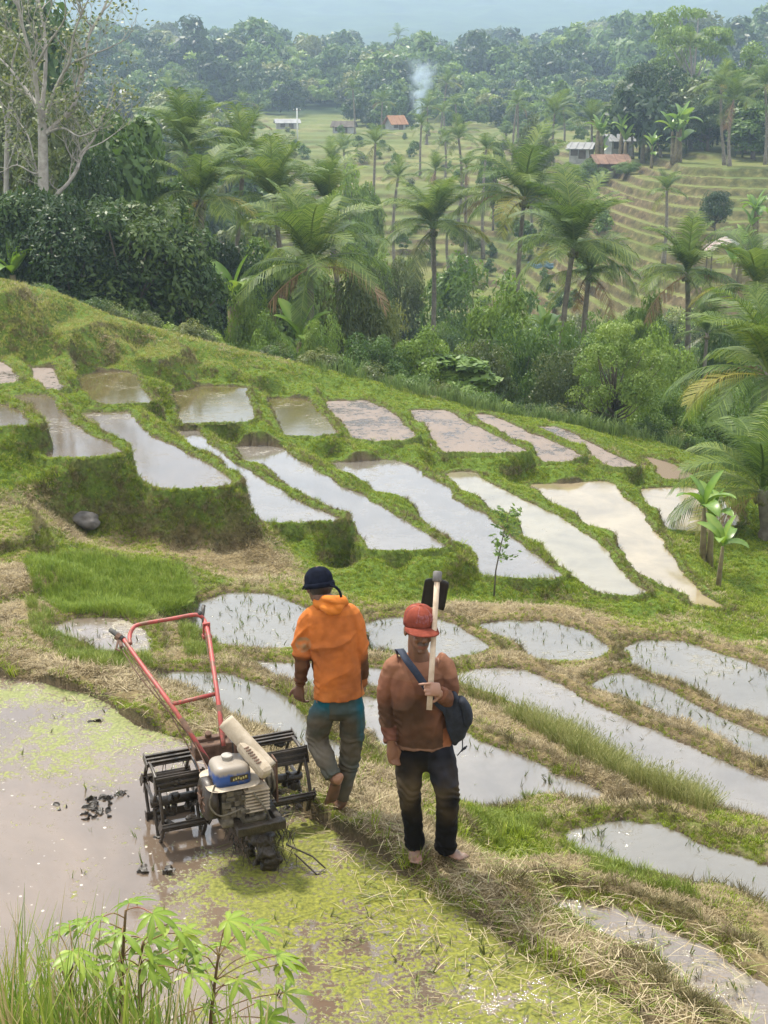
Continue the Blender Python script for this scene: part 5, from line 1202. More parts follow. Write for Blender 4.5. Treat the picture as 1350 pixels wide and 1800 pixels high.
# gripping hand on the hoe handle (our right)
hoe_top, hoe_bot = U(769, 1009, .06), U(754.5, 1248, -.27); hax = (hoe_top - hoe_bot).normalized()
gp = hoe_bot + hax * .115                                  # centre of the grip on the shaft
bk = Vector((.35, -.92, .15)).normalized(); bk = (bk - hax * bk.dot(hax)).normalized()     # back of the hand faces the camera
sdv = hax.cross(bk).normalized()
if sdv.x < 0: sdv = -sdv                                   # towards the wrist (our right)
pc = gp + bk * .034 + sdv * .018
etube(mb, [Rwr, Rwr.lerp(pc, .5) + bk * .004, pc + sdv * .012, pc - sdv * .026], [(.024, .022), (.030, .018), (.040, .017), (.038, .016)], hax)
for q, (o_, L) in enumerate(((.032, .076), (.011, .082), (-.010, .078), (-.030, .064))):
    b0 = pc - sdv * .022 + hax * o_ * 1.02 + bk * .002
    if q == 0: finger(mb, b0, (-sdv + hax * -.15), -bk, .080, .0095, (.15, .35, .35))      # forefinger points away along the shaft
    else: finger(mb, b0, -sdv, -bk, L, .0095, (.55, 1.15, 1.0))
finger(mb, pc + sdv * .03 - hax * .03 - bk * .01, (-hax * .9 - bk * .5 - sdv * .25).normalized(), -sdv, .066, .0108, (.2, .35, .3))
# bare feet
def foot(mb, ankle, heel, toe, up=Vector((0, 0, 1)), w=.040):
    d = (toe - heel).normalized(); s = d.cross(up).normalized(); L = (toe - heel).length
    etube(mb, [ankle + up * .03, ankle, ankle.lerp(heel + d * L * .22 + up * .03, .6)], [(.034, .036), (.036, .04), (.036, .042)], s)
    etube(mb, [heel + d * .02 + up * .028, heel + d * L * .3 + up * .036, heel + d * L * .55 + up * .027, heel + d * L * .8 + up * .016], [(.030, .026), (.034, .034), (.042, .024), (.045, .014)], s)
    for q, (o_, l_) in enumerate(((-.034, .055), (-.016, .050), (.000, .045), (.015, .039), (.029, .032))):
        b = heel + d * L * .76 + s * o_ + up * .014; etube(mb, [b, b + d * l_ * .6 + up * .004, b + d * l_ - up * .003], [.011 if q == 0 else .0085] * 2 + [.0085 if q == 0 else .0065], s, 8, 2)
g1 = gh(Lan.x, Lan.y); g2 = gh(Ran.x, Ran.y)
fl_h, fl_t = U(729, 1484, .06), U(730, 1505, -.10); fr_h, fr_t = U(769, 1497, .05), U(815, 1510, -.05)
gz1 = min(fl_h.z, fr_h.z) - .02
fl_h.z = fl_t.z = Lan.z - .055; fr_h.z = fr_t.z = Ran.z - .06
foot(mb, Lan, fl_h, fl_t); foot(mb, Ran, fr_h, fr_t)
body1 = blend_mesh(mb, .0052, 3)
def skin1(p, n):
    q = FM.transposed() @ (p - hd); c = SK
    if (p - hd).length < .2:
        if abs(q.x) < .034 and -.064 < q.z < -.044 and q.y > .065: c = mixc(c, (.03, .022, .018), .75)      # moustache
        elif abs(q.x) < .028 and -.084 < q.z < -.06 and q.y > .07: c = mixc(c, (.19, .06, .05), .6)
        elif q.z < -.075 and q.y > .02: c = mixc(c, (.06, .045, .04), .35)                                       # stubble
    if p.z < root1.location.z + .12: c = mixc((.26, .14, .095), (.16, .11, .08), .5 + nz3(p, 30))
    if (p - gp).length < .16: c = (.30, .16, .105)
    return c
vcol(body1, skin1); settle(root1, body1); body1.materials.append(M_SKIN); obj('body', body1, None, root1)
M_EYE = simple('eye', (.02, .015, .012), (.05, .04, .035), 40, .25)
for sg in (-1, 1):
    e = MB(); ball(e, H(sg * .031, .072, .004), (.013, .009, .006), FM, 10); me = e.mesh('eye', True); settle(root1, me); obj('eye', me, M_EYE, root1)
hb_ = MB(); ball(hb_, H(0, -.022, .02), (.079, .088, .078), FM); me = blend_mesh(hb_, .008, 2, 'hair')
bmx = bmesh.new(); bmx.from_mesh(me); bmesh.ops.delete(bmx, geom=[v_ for v_ in bmx.verts if (FM.transposed() @ (v_.co - hd)).y > .03 or (FM.transposed() @ (v_.co - hd)).z < -.045], context='VERTS'); bmx.to_mesh(me); bmx.free(); settle(root1, me); obj('hair', me, M_HAIR, root1, True)
# shirt
mb = MB()
etube(mb, [U(736, 1157, .03), U(735, 1168, .03), U(734, 1195, .02), U(737, 1240, .01), U(742, 1280, .01), U(744, 1306, .01)], [(.080, .065), (.150, .09), (.165, .105), (.156, .105), (.160, .108), (.166, .112)], round_ends=False)
etube(mb, [U(704, 1166, .03), U(688, 1176, .03), U(679, 1210, .04), U(678, 1242, .038), U(682, 1275, -.012), U(687, 1304, -.06)], [.064, .058, .051, .048, .044, .039], round_ends=False)
etube(mb, [U(768, 1164, .03), U(783, 1174, .03), U(789, 1205, .01), U(790, 1231, -.02), U(783, 1228, -.10), Rwr.lerp(Rel, .22)], [.064, .059, .054, .052, .046, .038], round_ends=False)
shirt = blend_mesh(mb, .006, 3, 'shirt')
def fold1(p, n):
    x, y, z = p; f = .020 * ridge(15 * (x * .9 - z * .5) + 2.5 * nz3(p, 4)) * max(0, .45 + 1.2 * nz3(p, 4.5)) + .014 * ridge(24 * (x * .5 + z * .9) + 3 * nz3(p, 5)) * max(0, .1 + nz3(p + Vector((7, 0, 0)), 5)) + .008 * nz3(p, 14) + .004 * nz3(p, 32)
    dz = (p - Lel).length; f += .004 * math.sin((z) * 150 + x * 60 + 7 * nz3(p, 9)) * (max(0, 1 - abs(p.z - Lwr.z - .10) / .16) if p.x < Lsh.x + .06 else 0)
    return f
fold(shirt, fold1)
def shirt1(p, n):
    t = (p.z - (U(744, 1306, 0).z)) / .5; up_ = (.225, .098, .060); lo_ = (.068, .036, .020); c = mixc(lo_, up_, t * 1.1 + 1.1 * nz3(p, 5) - .08)
    if p.z < U(744, 1300, 0).z + .10 and p.x > U(778, 1300, 0).x: c = mixc(c, (.40, .15, .07), .7)
    if p.x < U(697, 1200, 0).x and t < .25: c = mixc(c, (.22, .08, .055), .4)
    if t > .85: c = mixc(c, (.30, .15, .09), .5)
    if p.z < U(744, 1306, 0).z + .012: c = mixc(c, (.30, .17, .12), .6)
    return tuple(q * (1 + .25 * nz3(p, 22)) for q in c)
vcol(shirt, shirt1); settle(root1, shirt); shirt.materials.append(M_CLOTH); obj('shirt', shirt, None, root1)
# trousers
mb = MB()
etube(mb, [U(744, 1290, .02), U(745, 1315, .02), U(745, 1332, .02)], [(.160, .108), (.168, .112), (.165, .105)])
etube(mb, [U(722, 1318, .02), U(719, 1350, .0), U(720, 1398, -.045), U(726, 1445, .0), U(729, 1484, .03)], [(.092, .105), (.085, .095), (.066, .075), (.060, .068), (.058, .068)], round_ends=False)
etube(mb, [U(769, 1318, .02), U(778, 1350, -.02), U(787, 1392, -.085), U(785, 1440, -.05), U(783, 1491, -.01)], [(.092, .105), (.088, .098), (.072, .080), (.066, .074), (.066, .074)], round_ends=False)
tr = blend_mesh(mb, .0065, 5, 'trousers')
def foldt(Kn, An):
    def f(p, n):
        r_ = .007 * nz3((p.x * 9, p.y * 9, p.z * 22), 1) + .004 * nz3(p, 28)
        r_ += .005 * math.sin(p.z * 110 + p.x * 60 + 9 * nz3(p, 9)) * max(0, 1 - abs(p.z - Kn.z) / .10) + .006 * math.sin(p.z * 120 + p.x * 50 + 9 * nz3(p, 10)) * max(0, 1 - abs(p.z - An.z - .04) / .07)
        return r_
    return f
fold(tr, foldt(Rkn, Ran))
def trc(p, n):
    kn = Lkn.z; t = (p.z - kn) / .3; m_ = max(0, 1 - abs(t - .15) / .75) * (.55 + .9 * nz3(p, 9)); c = mixc((.006, .0055, .0065), (.085, .062, .034), m_)
    if p.z > Lhip.z - .16 and p.x > U(752, 1320, 0).x: c = mixc(c, (.030, .033, .048), .35 + .6 * nz3(p, 14))
    return c
vcol(tr, trc); settle(root1, tr); tr.materials.append(M_CLOTH); obj('trousers', tr, None, root1)
# cap: crown with six panels, peak, button, worn print on the front
M_CAP = NT('faded_red_cap'); n_ = M_CAP.noise(9, 4, .7, M_CAP.coord()); M_CAP.color(M_CAP.ramp(n_, [(.3, (.12, .028, .018)), (.55, (.235, .060, .040)), (.75, (.33, .13, .09))])); M_CAP.set('Roughness', 1.0); M_CAP.set('Specular IOR Level', .05); M_CAP.bump(M_CAP.noise(300, 2, .5, M_CAP.coord()), .3, .003); M_CAP = M_CAP.m
M_PRINT = simple('worn_print', (.10, .05, .07), (.40, .12, .10), 160, .9)
cap = empty('cap', (0, 0, 0)); cap.parent = root1
V = []; Fq = []; ns, nrg = 36, 12
for i in range(nrg + 1):
    th = (i / nrg) * R(97)
    for j in range(ns):
        a = 2 * math.pi * j / ns; k_ = 1 - .018 * math.exp(-((j % 6) - 0) ** 2 * 2) - (.018 * math.exp(-((j % 6) - 6) ** 2 * 2))
        sn_ = math.sin(th) ** .72 * (1 + .025 * mnoise.noise(Vector((math.cos(a) * 1.6, math.sin(a) * 1.6, th * 1.5)))); fb_ = 1 + .05 * max(0, math.sin(a)) * (1 - abs(th - R(50)) / R(50))
        V.append(H(sn_ * math.cos(a) * .090 * k_, -.010 + sn_ * math.sin(a) * .103 * k_ * fb_, .052 + max(0, math.cos(th)) ** .85 * .090 * k_ if th < R(90) else .052 + math.cos(th) * .22) - root1.location)
Fq = [(i * ns + j, (i + 1) * ns + j, (i + 1) * ns + (j + 1) % ns, i * ns + (j + 1) % ns) for i in range(nrg) for j in range(ns)]
V_cap = [(q - (H(0, -.01, .05) - root1.location)) * 1.012 + (H(0, -.01, .05) - root1.location) for q in V]
me = bpy.data.meshes.new('crown'); me.from_pydata(V, [], Fq); me.update(); o = obj('crown', me, M_CAP, cap, True); o.modifiers.new('s', 'SOLIDIFY').thickness = .003
V = []; nb = 16
for i in range(nb + 1):
    a = R(18) + R(144) * i / nb
    for k_, ext in enumerate((0, .45, .8, 1.0)):
        d_ = math.sin(math.pi * i / nb) ** .55; x = math.cos(a) * (.094 + .012 * ext * d_); y = -.010 + math.sin(a) * .106 + ext * .082 * d_; z = .040 - .016 * ext - .020 * (math.cos(a) / .95) ** 2 * (.5 + ext * .5)
        V.append(H(x, y, z) - root1.location)
Fq = [(i * 4 + k_, (i + 1) * 4 + k_, (i + 1) * 4 + k_ + 1, i * 4 + k_ + 1) for i in range(nb) for k_ in range(3)]
me = bpy.data.meshes.new('peak'); me.from_pydata(V, [], Fq); me.update(); o = obj('peak', me, M_CAP, cap, True); o.modifiers.new('s', 'SOLIDIFY').thickness = .005
e = MB(); ball(e, H(0, -.010, .143), (.008, .008, .004), FM, 8); me = e.mesh('button', True); settle(root1, me); obj('button', me, M_CAP, cap)
e = MB()
for j in range(6):
    P_ = []
    for i in range(1, nrg - 1):
        q = V_cap[i * ns + j * 6]; P_.append(q)
    e.tube(P_, .0014, 4)
e.build('seam', M_PRINT, cap)
# two rows of rubbed letter-like strokes on the front of the cap
e = MB(); r_ = random.Random(5)
def capP(u, v_, lift=.0065):
    th = R(90) - v_; a = R(90) + u; sn_ = math.sin(th) ** .72; fb_ = 1 + .05 * max(0, math.sin(a)) * (1 - abs(th - R(50)) / R(50)); return H(sn_ * math.cos(a) * (.090 + lift), -.010 + sn_ * math.sin(a) * (.103 * fb_ + lift), .052 + math.cos(th) ** .85 * (.090 + lift)) - root1.location
for row, vv in enumerate((R(34), R(17))):
    for q in range(7):
        u = R(-30) + R(60) * q / 6
        for st in range(3):
            u0 = u + R(r_.uniform(-3, 3)); v0 = vv + R(r_.uniform(-5, 5)); hor = st == 1
            du, dv = (R(3.6), R(1.3)) if hor else (R(1.1), R(5.5))
            e.add([capP(u0 - du, v0 - dv), capP(u0 + du, v0 - dv), capP(u0 + du, v0 + dv), capP(u0 - du, v0 + dv)], [(0, 1, 2, 3)])
e.build('print', M_PRINT, cap)
tag(root1, 'barefoot man in a faded red cap and muddy brown shirt walking towards us', 'person')

# ---- the hoe on his shoulder
M_SHAFT = simple('worn_wood_shaft', (.34, .25, .17), (.58, .47, .35), 14, .7, .15); M_IRON = simple('black_iron', (.008, .008, .008), (.03, .027, .025), 8, .55, .2, metal=.3); M_GIRON = simple('grey_iron', (.08, .075, .07), (.16, .15, .14), 20, .6, .2)
hr = empty('hoe', hoe_bot); rel = lambda p: p - hoe_bot
MB().tube([Vector((0, 0, 0)), rel(hoe_top) * .3, rel(hoe_top) * .7, rel(hoe_top)], [.0165, .0160, .0155, .0165], 12).build('shaft', M_SHAFT, hr, True)
MB().tube([rel(hoe_top) - hax * .045, rel(hoe_top) - hax * .04, rel(hoe_top) + hax * .012, rel(hoe_top) + hax * .016], [.020, .026, .026, .020], 12).build('collar', M_GIRON, hr, True)
bl = MB(); yb = .20
cor = [U(747, 1017, yb), U(790, 1023, yb), U(781, 1074, yb + .04), U(739, 1066, yb + .04)]; nnn = 8; Vb = []
for i in range(nnn + 1):
    for j in range(nnn + 1):
        u_, w_ = i / nnn, j / nnn; p = cor[0].lerp(cor[1], u_).lerp(cor[3].lerp(cor[2], u_), w_)
        cu = min(u_, 1 - u_, ) ; cv = min(w_, 1 - w_)
        if i in (0, nnn) and j in (0, nnn): p = p.lerp(cor[0].lerp(cor[2], .5), .045)
        Vb.append(rel(p) + Vector((0, .03 * math.sin(math.pi * u_), 0)))
bl.add(Vb, [(i * (nnn + 1) + j, (i + 1) * (nnn + 1) + j, (i + 1) * (nnn + 1) + j + 1, i * (nnn + 1) + j + 1) for i in range(nnn) for j in range(nnn)])
o = bl.build('blade', M_IRON, hr, True); o.modifiers.new('s', 'SOLIDIFY').thickness = .006
ctr = rel(cor[0].lerp(cor[1], .5)); MB().tube([rel(hoe_top) - hax * .02, (rel(hoe_top) - hax * .02).lerp(ctr, .6) + Vector((0, .01, .012)), ctr + Vector((0, .03, -.02))], [.018, .014, .010], 8).build('neck', M_IRON, hr, True)
tag(hr, 'long wooden hoe with black blade held against the shoulder of the capped man', 'hoe')

# ---- the shoulder bag
M_BAG = simple('navy_bag_cloth', (.004, .006, .011), (.014, .019, .034), 30, .85, .3); M_STRAP = simple('navy_strap', (.006, .011, .024), (.018, .028, .055), 80, .8, .2)
bg_ = empty('shoulder_bag', U(804, 1308, -.02)); mb = MB(); sdn = (1, .25, 0)
etube(mb, [U(795, 1228, -.06), U(802, 1245, -.05), U(806, 1268, -.045), U(803, 1290, -.04), U(799, 1306, -.04)], [(.050, .045), (.070, .062), (.072, .065), (.050, .05), (.016, .02)], sdn)
etube(mb, [U(782, 1226, -.08), U(790, 1250, -.08), U(797, 1285, -.07), U(799, 1304, -.06)], [(.030, .03), (.036, .035), (.030, .03), (.012, .012)], sdn)
bagm = blend_mesh(mb, .006, 3, 'pouch'); fold(bagm, lambda p, n: .009 * math.sin(45 * (p.x * 1.6 + p.z * .35) + 3 * nz3(p, 8)) * (.5 + nz3(p, 7)) + .005 * nz3(p, 20)); settle(bg_, bagm); bagm.materials.append(M_BAG); obj('pouch', bagm, None, bg_)
mb = MB(); etube(mb, [U(810, 1231, -.075), U(818, 1245, -.07), U(820, 1262, -.065), U(818, 1272, -.06)], [(.030, .05), (.034, .062), (.034, .06), (.022, .04)], sdn); fl = blend_mesh(mb, .006, 3, 'flap'); settle(bg_, fl); fl.materials.append(M_BAG); obj('flap', fl, None, bg_)
def ribbon(P, w, nrm_hint, th=.004):
    P = catmull(P, 5); V = []; n = len(P)
    for i in range(n):
        t = (P[min(i + 1, n - 1)] - P[max(i - 1, 0)]).normalized(); h_ = Vector(nrm_hint[0]).lerp(Vector(nrm_hint[1]), i / (n - 1)); s = t.cross(h_).normalized()
        V += [P[i] - s * w, P[i] + s * w]
    m_ = MB(); m_.add(V, [(2 * i, 2 * i + 1, 2 * i + 3, 2 * i + 2) for i in range(n - 1)]); return m_
st = ribbon([rel_ - bg_.location for rel_ in (U(703, 1150, .17), U(700, 1141, .08), U(705, 1143, -.02), U(715, 1160, -.10), U(732, 1183, -.128), U(752, 1212, -.135), U(772, 1238, -.125), U(788, 1250, -.10), U(797, 1258, -.06))], .021, ((0, -.3, 1), (.2, -1, .1)))
o = st.build('strap', M_STRAP, bg_, True); o.modifiers.new('s', 'SOLIDIFY').thickness = .004
MB().tube([q - bg_.location for q in catmull([U(812, 1280, -.05), U(813, 1310, -.05), U(812, 1318, -.05), U(804, 1328, -.04)], 3)], .0035, 5).build('cord', M_BAG, bg_)
MB().tube([q - bg_.location for q in catmull([U(811, 1321, -.05), U(816, 1316, -.05), U(821, 1311, -.05)], 3)], [.004] * 3 + [.008] * 2 + [.004] * 2, 6).build('toggle', M_BAG, bg_)
tag(bg_, 'dark navy cloth bag slung across the capped man', 'bag')

# ------------------------------------------------ the man in orange, walking away
Y2 = at(598, 1420, 0).y; root2 = empty('person', at(600, 1424, 0.0))
U = lambda x, y, dy=0.0: at_d(x, y, Y2 + dy)
hd2 = U(560, 1027, .10)
fr = Vector((-.42, .85, -.32)).normalized(); fu = (Vector((0, 0, 1)) - fr * fr.z).normalized(); fs_ = fr.cross(fu); FM2 = Matrix((fs_, fr, fu)).transposed()
def H2(x, y, z): return hd2 + FM2 @ Vector((x, y, z))
mb = MB()
ball(mb, H2(0, -.012, .03), (.073, .092, .082), FM2); ball(mb, H2(0, .008, -.02), (.066, .078, .085), FM2)
etube(mb, [H2(0, .03, -.03), H2(0, .045, -.085), H2(0, .05, -.105)], [(.058, .055), (.045, .045), (.032, .03)], fs_)
etube(mb, [H2(0, .082, .015), H2(0, .098, -.012), H2(0, .106, -.03), H2(0, .088, -.042)], [(.009, .012), (.012, .014), (.018, .014), (.012, .008)], fs_, 10)
etube(mb, [H2(-.05, .066, .024), H2(0, .086, .026), H2(.05, .066, .024)], [.010, .012, .010], fu, 8); etube(mb, [H2(-.024, .078, -.07), H2(0, .092, -.07), H2(.024, .078, -.07)], [.01, .012, .01], fu, 8)
for sg in (-1, 1): ball(mb, H2(sg * .078, -.012, -.012), (.010, .022, .034), FM2)
nk = U(577, 1062, .06)
etube(mb, [H2(0, -.02, -.04), H2(0, -.03, -.08), nk], [(.055, .058), (.055, .056), (.066, .06)])
pel2 = U(597, 1222, .03)
etube(mb, [nk, U(580, 1085, .06), U(588, 1130, .05), U(594, 1180, .04), pel2], [(.07, .06), (.12, .075), (.12, .08), (.10, .065), (.10, .06)])
Lsh, Lel, Lwr = U(540, 1090, .06), U(531, 1152, .03), U(527, 1203, .08)
Rsh, Rel, Rwr = U(623, 1088, .06), U(635, 1150, .05), U(636, 1200, .14)
etube(mb, [U(560, 1082, .06), Lsh, Lel, Lwr], [.042, .038, .028, .024]); etube(mb, [U(605, 1080, .06), Rsh, Rel, Rwr], [.042, .038, .028, .024])
Lhip, Lkn, Lan = U(570, 1235, .03), U(556, 1300, .09), U(590, 1372, -.10)
Rhip, Rkn, Ran = U(620, 1232, .03), U(618, 1308, .06), U(601, 1408, .03)
etube(mb, [pel2, Lhip, Lkn, Lan], [.055, .058, .046, .034]); etube(mb, [pel2, Rhip, Rkn, Ran], [.055, .058, .046, .034])
# left hand: back to us, fingers curling to our right below
w0 = Lwr; hdv = Vector((-.10, .05, -1)).normalized(); ax = Vector((.9, -.35, -.1)).normalized()
etube(mb, [w0 - hdv * .02, w0 + hdv * .02, w0 + hdv * .055, w0 + hdv * .085], [(.026, .022), (.029, .018), (.039, .017), (.037, .015)], ax)
for o_, L in ((-.030, .060), (-.010, .072), (.010, .078), (.028, .070)): finger(mb, w0 + hdv * .08 + ax * o_, hdv, Vector((.9, .5, 0)), L, .0095, (.35, .7, .6))
finger(mb, w0 + hdv * .04 - ax * .034, (hdv - ax * .8).normalized(), hdv, .066, .0105, (.1, .3, .2))
w0 = Rwr; hdv = Vector((.0, .25, -1)).normalized(); ax = Vector((.3, .9, .2)).normalized()
etube(mb, [w0 - hdv * .02, w0 + hdv * .02, w0 + hdv * .055, w0 + hdv * .085], [(.026, .022), (.029, .018), (.039, .017), (.037, .015)], ax)
for o_, L in ((-.030, .060), (-.010, .072), (.010, .078), (.028, .070)): finger(mb, w0 + hdv * .08 + ax * o_, hdv, Vector((-.9, .2, 0)), L, .0095, (.35, .6, .5))
finger(mb, w0 + hdv * .04 + ax * .034, (hdv + ax * .6).normalized(), hdv, .066, .0105, (.1, .3, .2))
# trailing foot, sole towards us, toes on the ground; standing foot flat
tu = Vector((-.38, .86, .33)).normalized()
foot(mb, Lan + Vector((0, .01, .01)), U(601, 1366, -.12), U(581, 1417, -.06), tu)
sh = U(598, 1412, -.01); sh.z = Ran.z - .055; stt = sh + Vector((-.07, .20, 0)); foot(mb, Ran, sh, stt)
body2 = blend_mesh(mb, .0055, 3)
vcol(body2, lambda p, n: (.30, .15, .085) if (p - U(601, 1366, -.12)).length < .06 else mixc((.17, .085, .05), (.10, .06, .04), .5 + nz3(p, 25)) if p.z < root2.location.z + .3 else (.13, .065, .042))
settle(root2, body2); body2.materials.append(M_SKIN); obj('body', body2, None, root2)
hb_ = MB(); ball(hb_, H2(0, -.024, .01), (.081, .090, .100), FM2); me = blend_mesh(hb_, .008, 2, 'hair')
bmx = bmesh.new(); bmx.from_mesh(me); bmesh.ops.delete(bmx, geom=[v_ for v_ in bmx.verts if (FM2.transposed() @ (v_.co - hd2)).y > .035 or (FM2.transposed() @ (v_.co - hd2)).z < -.090], context='VERTS'); bmx.to_mesh(me); bmx.free(); settle(root2, me); obj('hair', me, M_HAIR, root2, True)
# orange hooded shirt
mb = MB()
etube(mb, [U(578, 1060, .06), U(579, 1073, .06), U(582, 1100, .05), U(589, 1150, .04), U(594, 1195, .03), U(596, 1222, .03)], [(.082, .065), (.150, .09), (.164, .105), (.150, .105), (.152, .107), (.158, .112)], round_ends=False)
etube(mb, [U(555, 1080, .06), U(540, 1091, .06), U(533, 1120, .05), U(531, 1153, .03), U(530, 1180, .05), U(527, 1201, .075)], [.062, .057, .052, .050, .044, .036], round_ends=False)
etube(mb, [U(608, 1077, .06), U(623, 1088, .06), U(631, 1120, .055), U(635, 1152, .05), U(636, 1182, .09), U(636, 1202, .13)], [.062, .056, .048, .044, .041, .035], round_ends=False)
shirt = blend_mesh(mb, .006, 3, 'shirt')
hemL, hemR = U(547, 1231, .03), U(644, 1217, .03)
def fold2(p, n):
    x, y, z = p; ph_ = (x * .85 - z * .75)
    f = .022 * ridge(17 * ph_ + 2.2 * nz3(p, 3.5)) * max(0, .45 + 1.1 * nz3(p, 4)) + .010 * ridge(34 * ph_ + 3 * nz3(p, 6)) * max(0, .2 + nz3(p + Vector((5, 0, 0)), 5)) + .007 * nz3(p, 13) + .003 * nz3(p, 32)
    if x < Lsh.x + .08: f += .010 * math.sin(z * 75 + 4 * nz3(p, 7)) * max(0, 1 - abs(z - Lel.z) / .12) + .007 * math.sin(z * 140) * max(0, 1 - abs(z - Lwr.z - .03) / .06)
    return f
fold(shirt, fold2)
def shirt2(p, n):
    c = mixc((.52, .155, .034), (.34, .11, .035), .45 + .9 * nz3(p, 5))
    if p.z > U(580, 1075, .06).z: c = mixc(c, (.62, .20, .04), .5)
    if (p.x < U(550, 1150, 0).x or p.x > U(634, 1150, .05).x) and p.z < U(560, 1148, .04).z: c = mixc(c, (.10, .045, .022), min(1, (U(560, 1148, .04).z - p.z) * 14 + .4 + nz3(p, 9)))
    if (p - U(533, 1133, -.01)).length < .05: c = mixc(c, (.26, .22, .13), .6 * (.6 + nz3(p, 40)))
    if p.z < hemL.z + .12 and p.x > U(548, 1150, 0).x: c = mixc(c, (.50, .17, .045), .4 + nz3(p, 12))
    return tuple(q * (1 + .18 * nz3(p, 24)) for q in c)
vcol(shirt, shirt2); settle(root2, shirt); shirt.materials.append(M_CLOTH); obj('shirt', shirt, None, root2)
# hood lying on the shoulders
mb = MB()
etube(mb, [U(553, 1063, .05), U(566, 1060, -.01), U(583, 1056, -.05), U(600, 1057, -.02), U(606, 1062, .05)], [(.030, .02), (.034, .028), (.036, .030), (.032, .026), (.025, .018)], (0, -.3, 1))
etube(mb, [U(568, 1067, -.035), U(582, 1070, -.06), U(596, 1070, -.05), U(604, 1064, -.01)], [(.022, .02), (.036, .030), (.034, .028), (.018, .015)], (0, -.3, 1))
hood = blend_mesh(mb, .006, 3, 'hood'); fold(hood, lambda p, n: .008 * math.sin(60 * (p.x * .5 + p.z) + 3 * nz3(p, 9)) + .004 * nz3(p, 20)); vcol(hood, lambda p, n: mixc((.66, .21, .035), (.50, .15, .03), .5 + nz3(p, 12))); settle(root2, hood); hood.materials.append(M_CLOTH); obj('hood', hood, None, root2)
# trousers, teal under drying mud
mb = MB()
etube(mb, [U(596, 1206, .03), U(597, 1228, .03), U(597, 1245, .03)], [(.132, .088), (.143, .094), (.146, .098)])
etube(mb, [U(573, 1236, .03), U(564, 1262, .05), U(557, 1298, .085), U(570, 1330, .0), U(586, 1366, -.085)], [(.072, .085), (.083, .093), (.070, .078), (.064, .07), (.052, .058)], round_ends=False)
etube(mb, [U(619, 1234, .03), U(619, 1262, .05), U(618, 1308, .06), U(610, 1360, .04), U(602, 1405, .03)], [(.068, .085), (.082, .093), (.072, .08), (.058, .065), (.040, .046)], round_ends=False)
tr = blend_mesh(mb, .0065, 5, 'trousers'); fold(tr, foldt(Lkn, Lan))
def trc2(p, n):
    t = (p.z - Lan.z) / (Lhip.z - Lan.z); mud_ = mixc((.075, .062, .040), (.165, .145, .115), max(0, 1 - abs(t - .45) * 1.6) * (.7 + nz3(p, 6)) if p.x < U(592, 1300, .05).x else .15 + .3 * nz3(p, 5))
    teal = (.006, .085, .115); w_ = max(0, min(1, (t - .72) * 3.2)) * (1 if p.x < U(580, 1250, .03).x else .35) + .6 * max(0, 1 - abs(p.x - U(636, 1270, .05).x) / .04) * (t > .35) + .4 * nz3(p, 8)
    return mixc(mud_, teal, w_)
vcol(tr, trc2); settle(root2, tr); tr.materials.append(M_CLOTH); obj('trousers', tr, None, root2)
# dark cap worn backwards with its strap hanging
M_NAVY = simple('black_cap_cloth', (.004, .005, .008), (.012, .015, .028), 20, 1.0, .2, .05)
cap = empty('cap', (0, 0, 0)); cap.parent = root2; V = []
for i in range(nrg + 1):
    th = (i / nrg) * R(102)
    for j in range(ns):
        a = 2 * math.pi * j / ns; k_ = 1 - .02 * math.exp(-((j % 6)) ** 2 * 2) + (.012 if i == nrg - 4 else 0)
        sn_ = math.sin(th) ** .8 * (1 + .03 * mnoise.noise(Vector((math.cos(a) * 1.6, math.sin(a) * 1.6, th * 1.5))))
        V.append(H2(sn_ * math.cos(a) * .087 * k_, -.012 + sn_ * math.sin(a) * .101 * k_, .024 + math.cos(th) * .086 * k_ if th < R(90) else .024 + math.cos(th) * .2) - root2.location)
me = bpy.data.meshes.new('crown'); me.from_pydata(V, [], [(i * ns + j, (i + 1) * ns + j, (i + 1) * ns + (j + 1) % ns, i * ns + (j + 1) % ns) for i in range(nrg) for j in range(ns)]); me.update(); o = obj('crown', me, M_NAVY, cap, True); o.modifiers.new('s', 'SOLIDIFY').thickness = .003
V = []
for i in range(25):
    a = 2 * math.pi * i / 24
    for z_ in (-.020, .012): V.append(H2(math.cos(a) * .0895, -.012 + math.sin(a) * .1035, z_) - root2.location)
me = bpy.data.meshes.new('band'); me.from_pydata(V, [], [(2 * i, 2 * i + 1, 2 * i + 3, 2 * i + 2) for i in range(24)]); me.update(); o = obj('band', me, M_NAVY, cap, True); o.modifiers.new('s', 'SOLIDIFY').thickness = .004
o = ribbon([q - root2.location for q in (U(580, 1029, -.02), U(590, 1032, -.05), U(597, 1040, -.06), U(600, 1050, -.05))], .008, ((0, -1, .3), (0, -1, .3))).build('strap', M_NAVY, cap, True); o.modifiers.new('s', 'SOLIDIFY').thickness = .004
V = []
for i in range(nb + 1):
    a = R(18) + R(144) * i / nb
    for ext in (0, .5, 1.0):
        d_ = math.sin(math.pi * i / nb) ** .6; V.append(H2(math.cos(a) * .096, -.012 + math.sin(a) * .108 + ext * .06 * d_, .0 - .02 * ext) - root2.location)
me = bpy.data.meshes.new('peak'); me.from_pydata(V, [], [(i * 3 + k_, (i + 1) * 3 + k_, (i + 1) * 3 + k_ + 1, i * 3 + k_ + 1) for i in range(nb) for k_ in range(2)]); me.update(); o = obj('peak', me, M_NAVY, cap, True); o.modifiers.new('s', 'SOLIDIFY').thickness = .004
tag(root2, 'barefoot man in an orange hooded shirt and black cap walking away along the path', 'person')
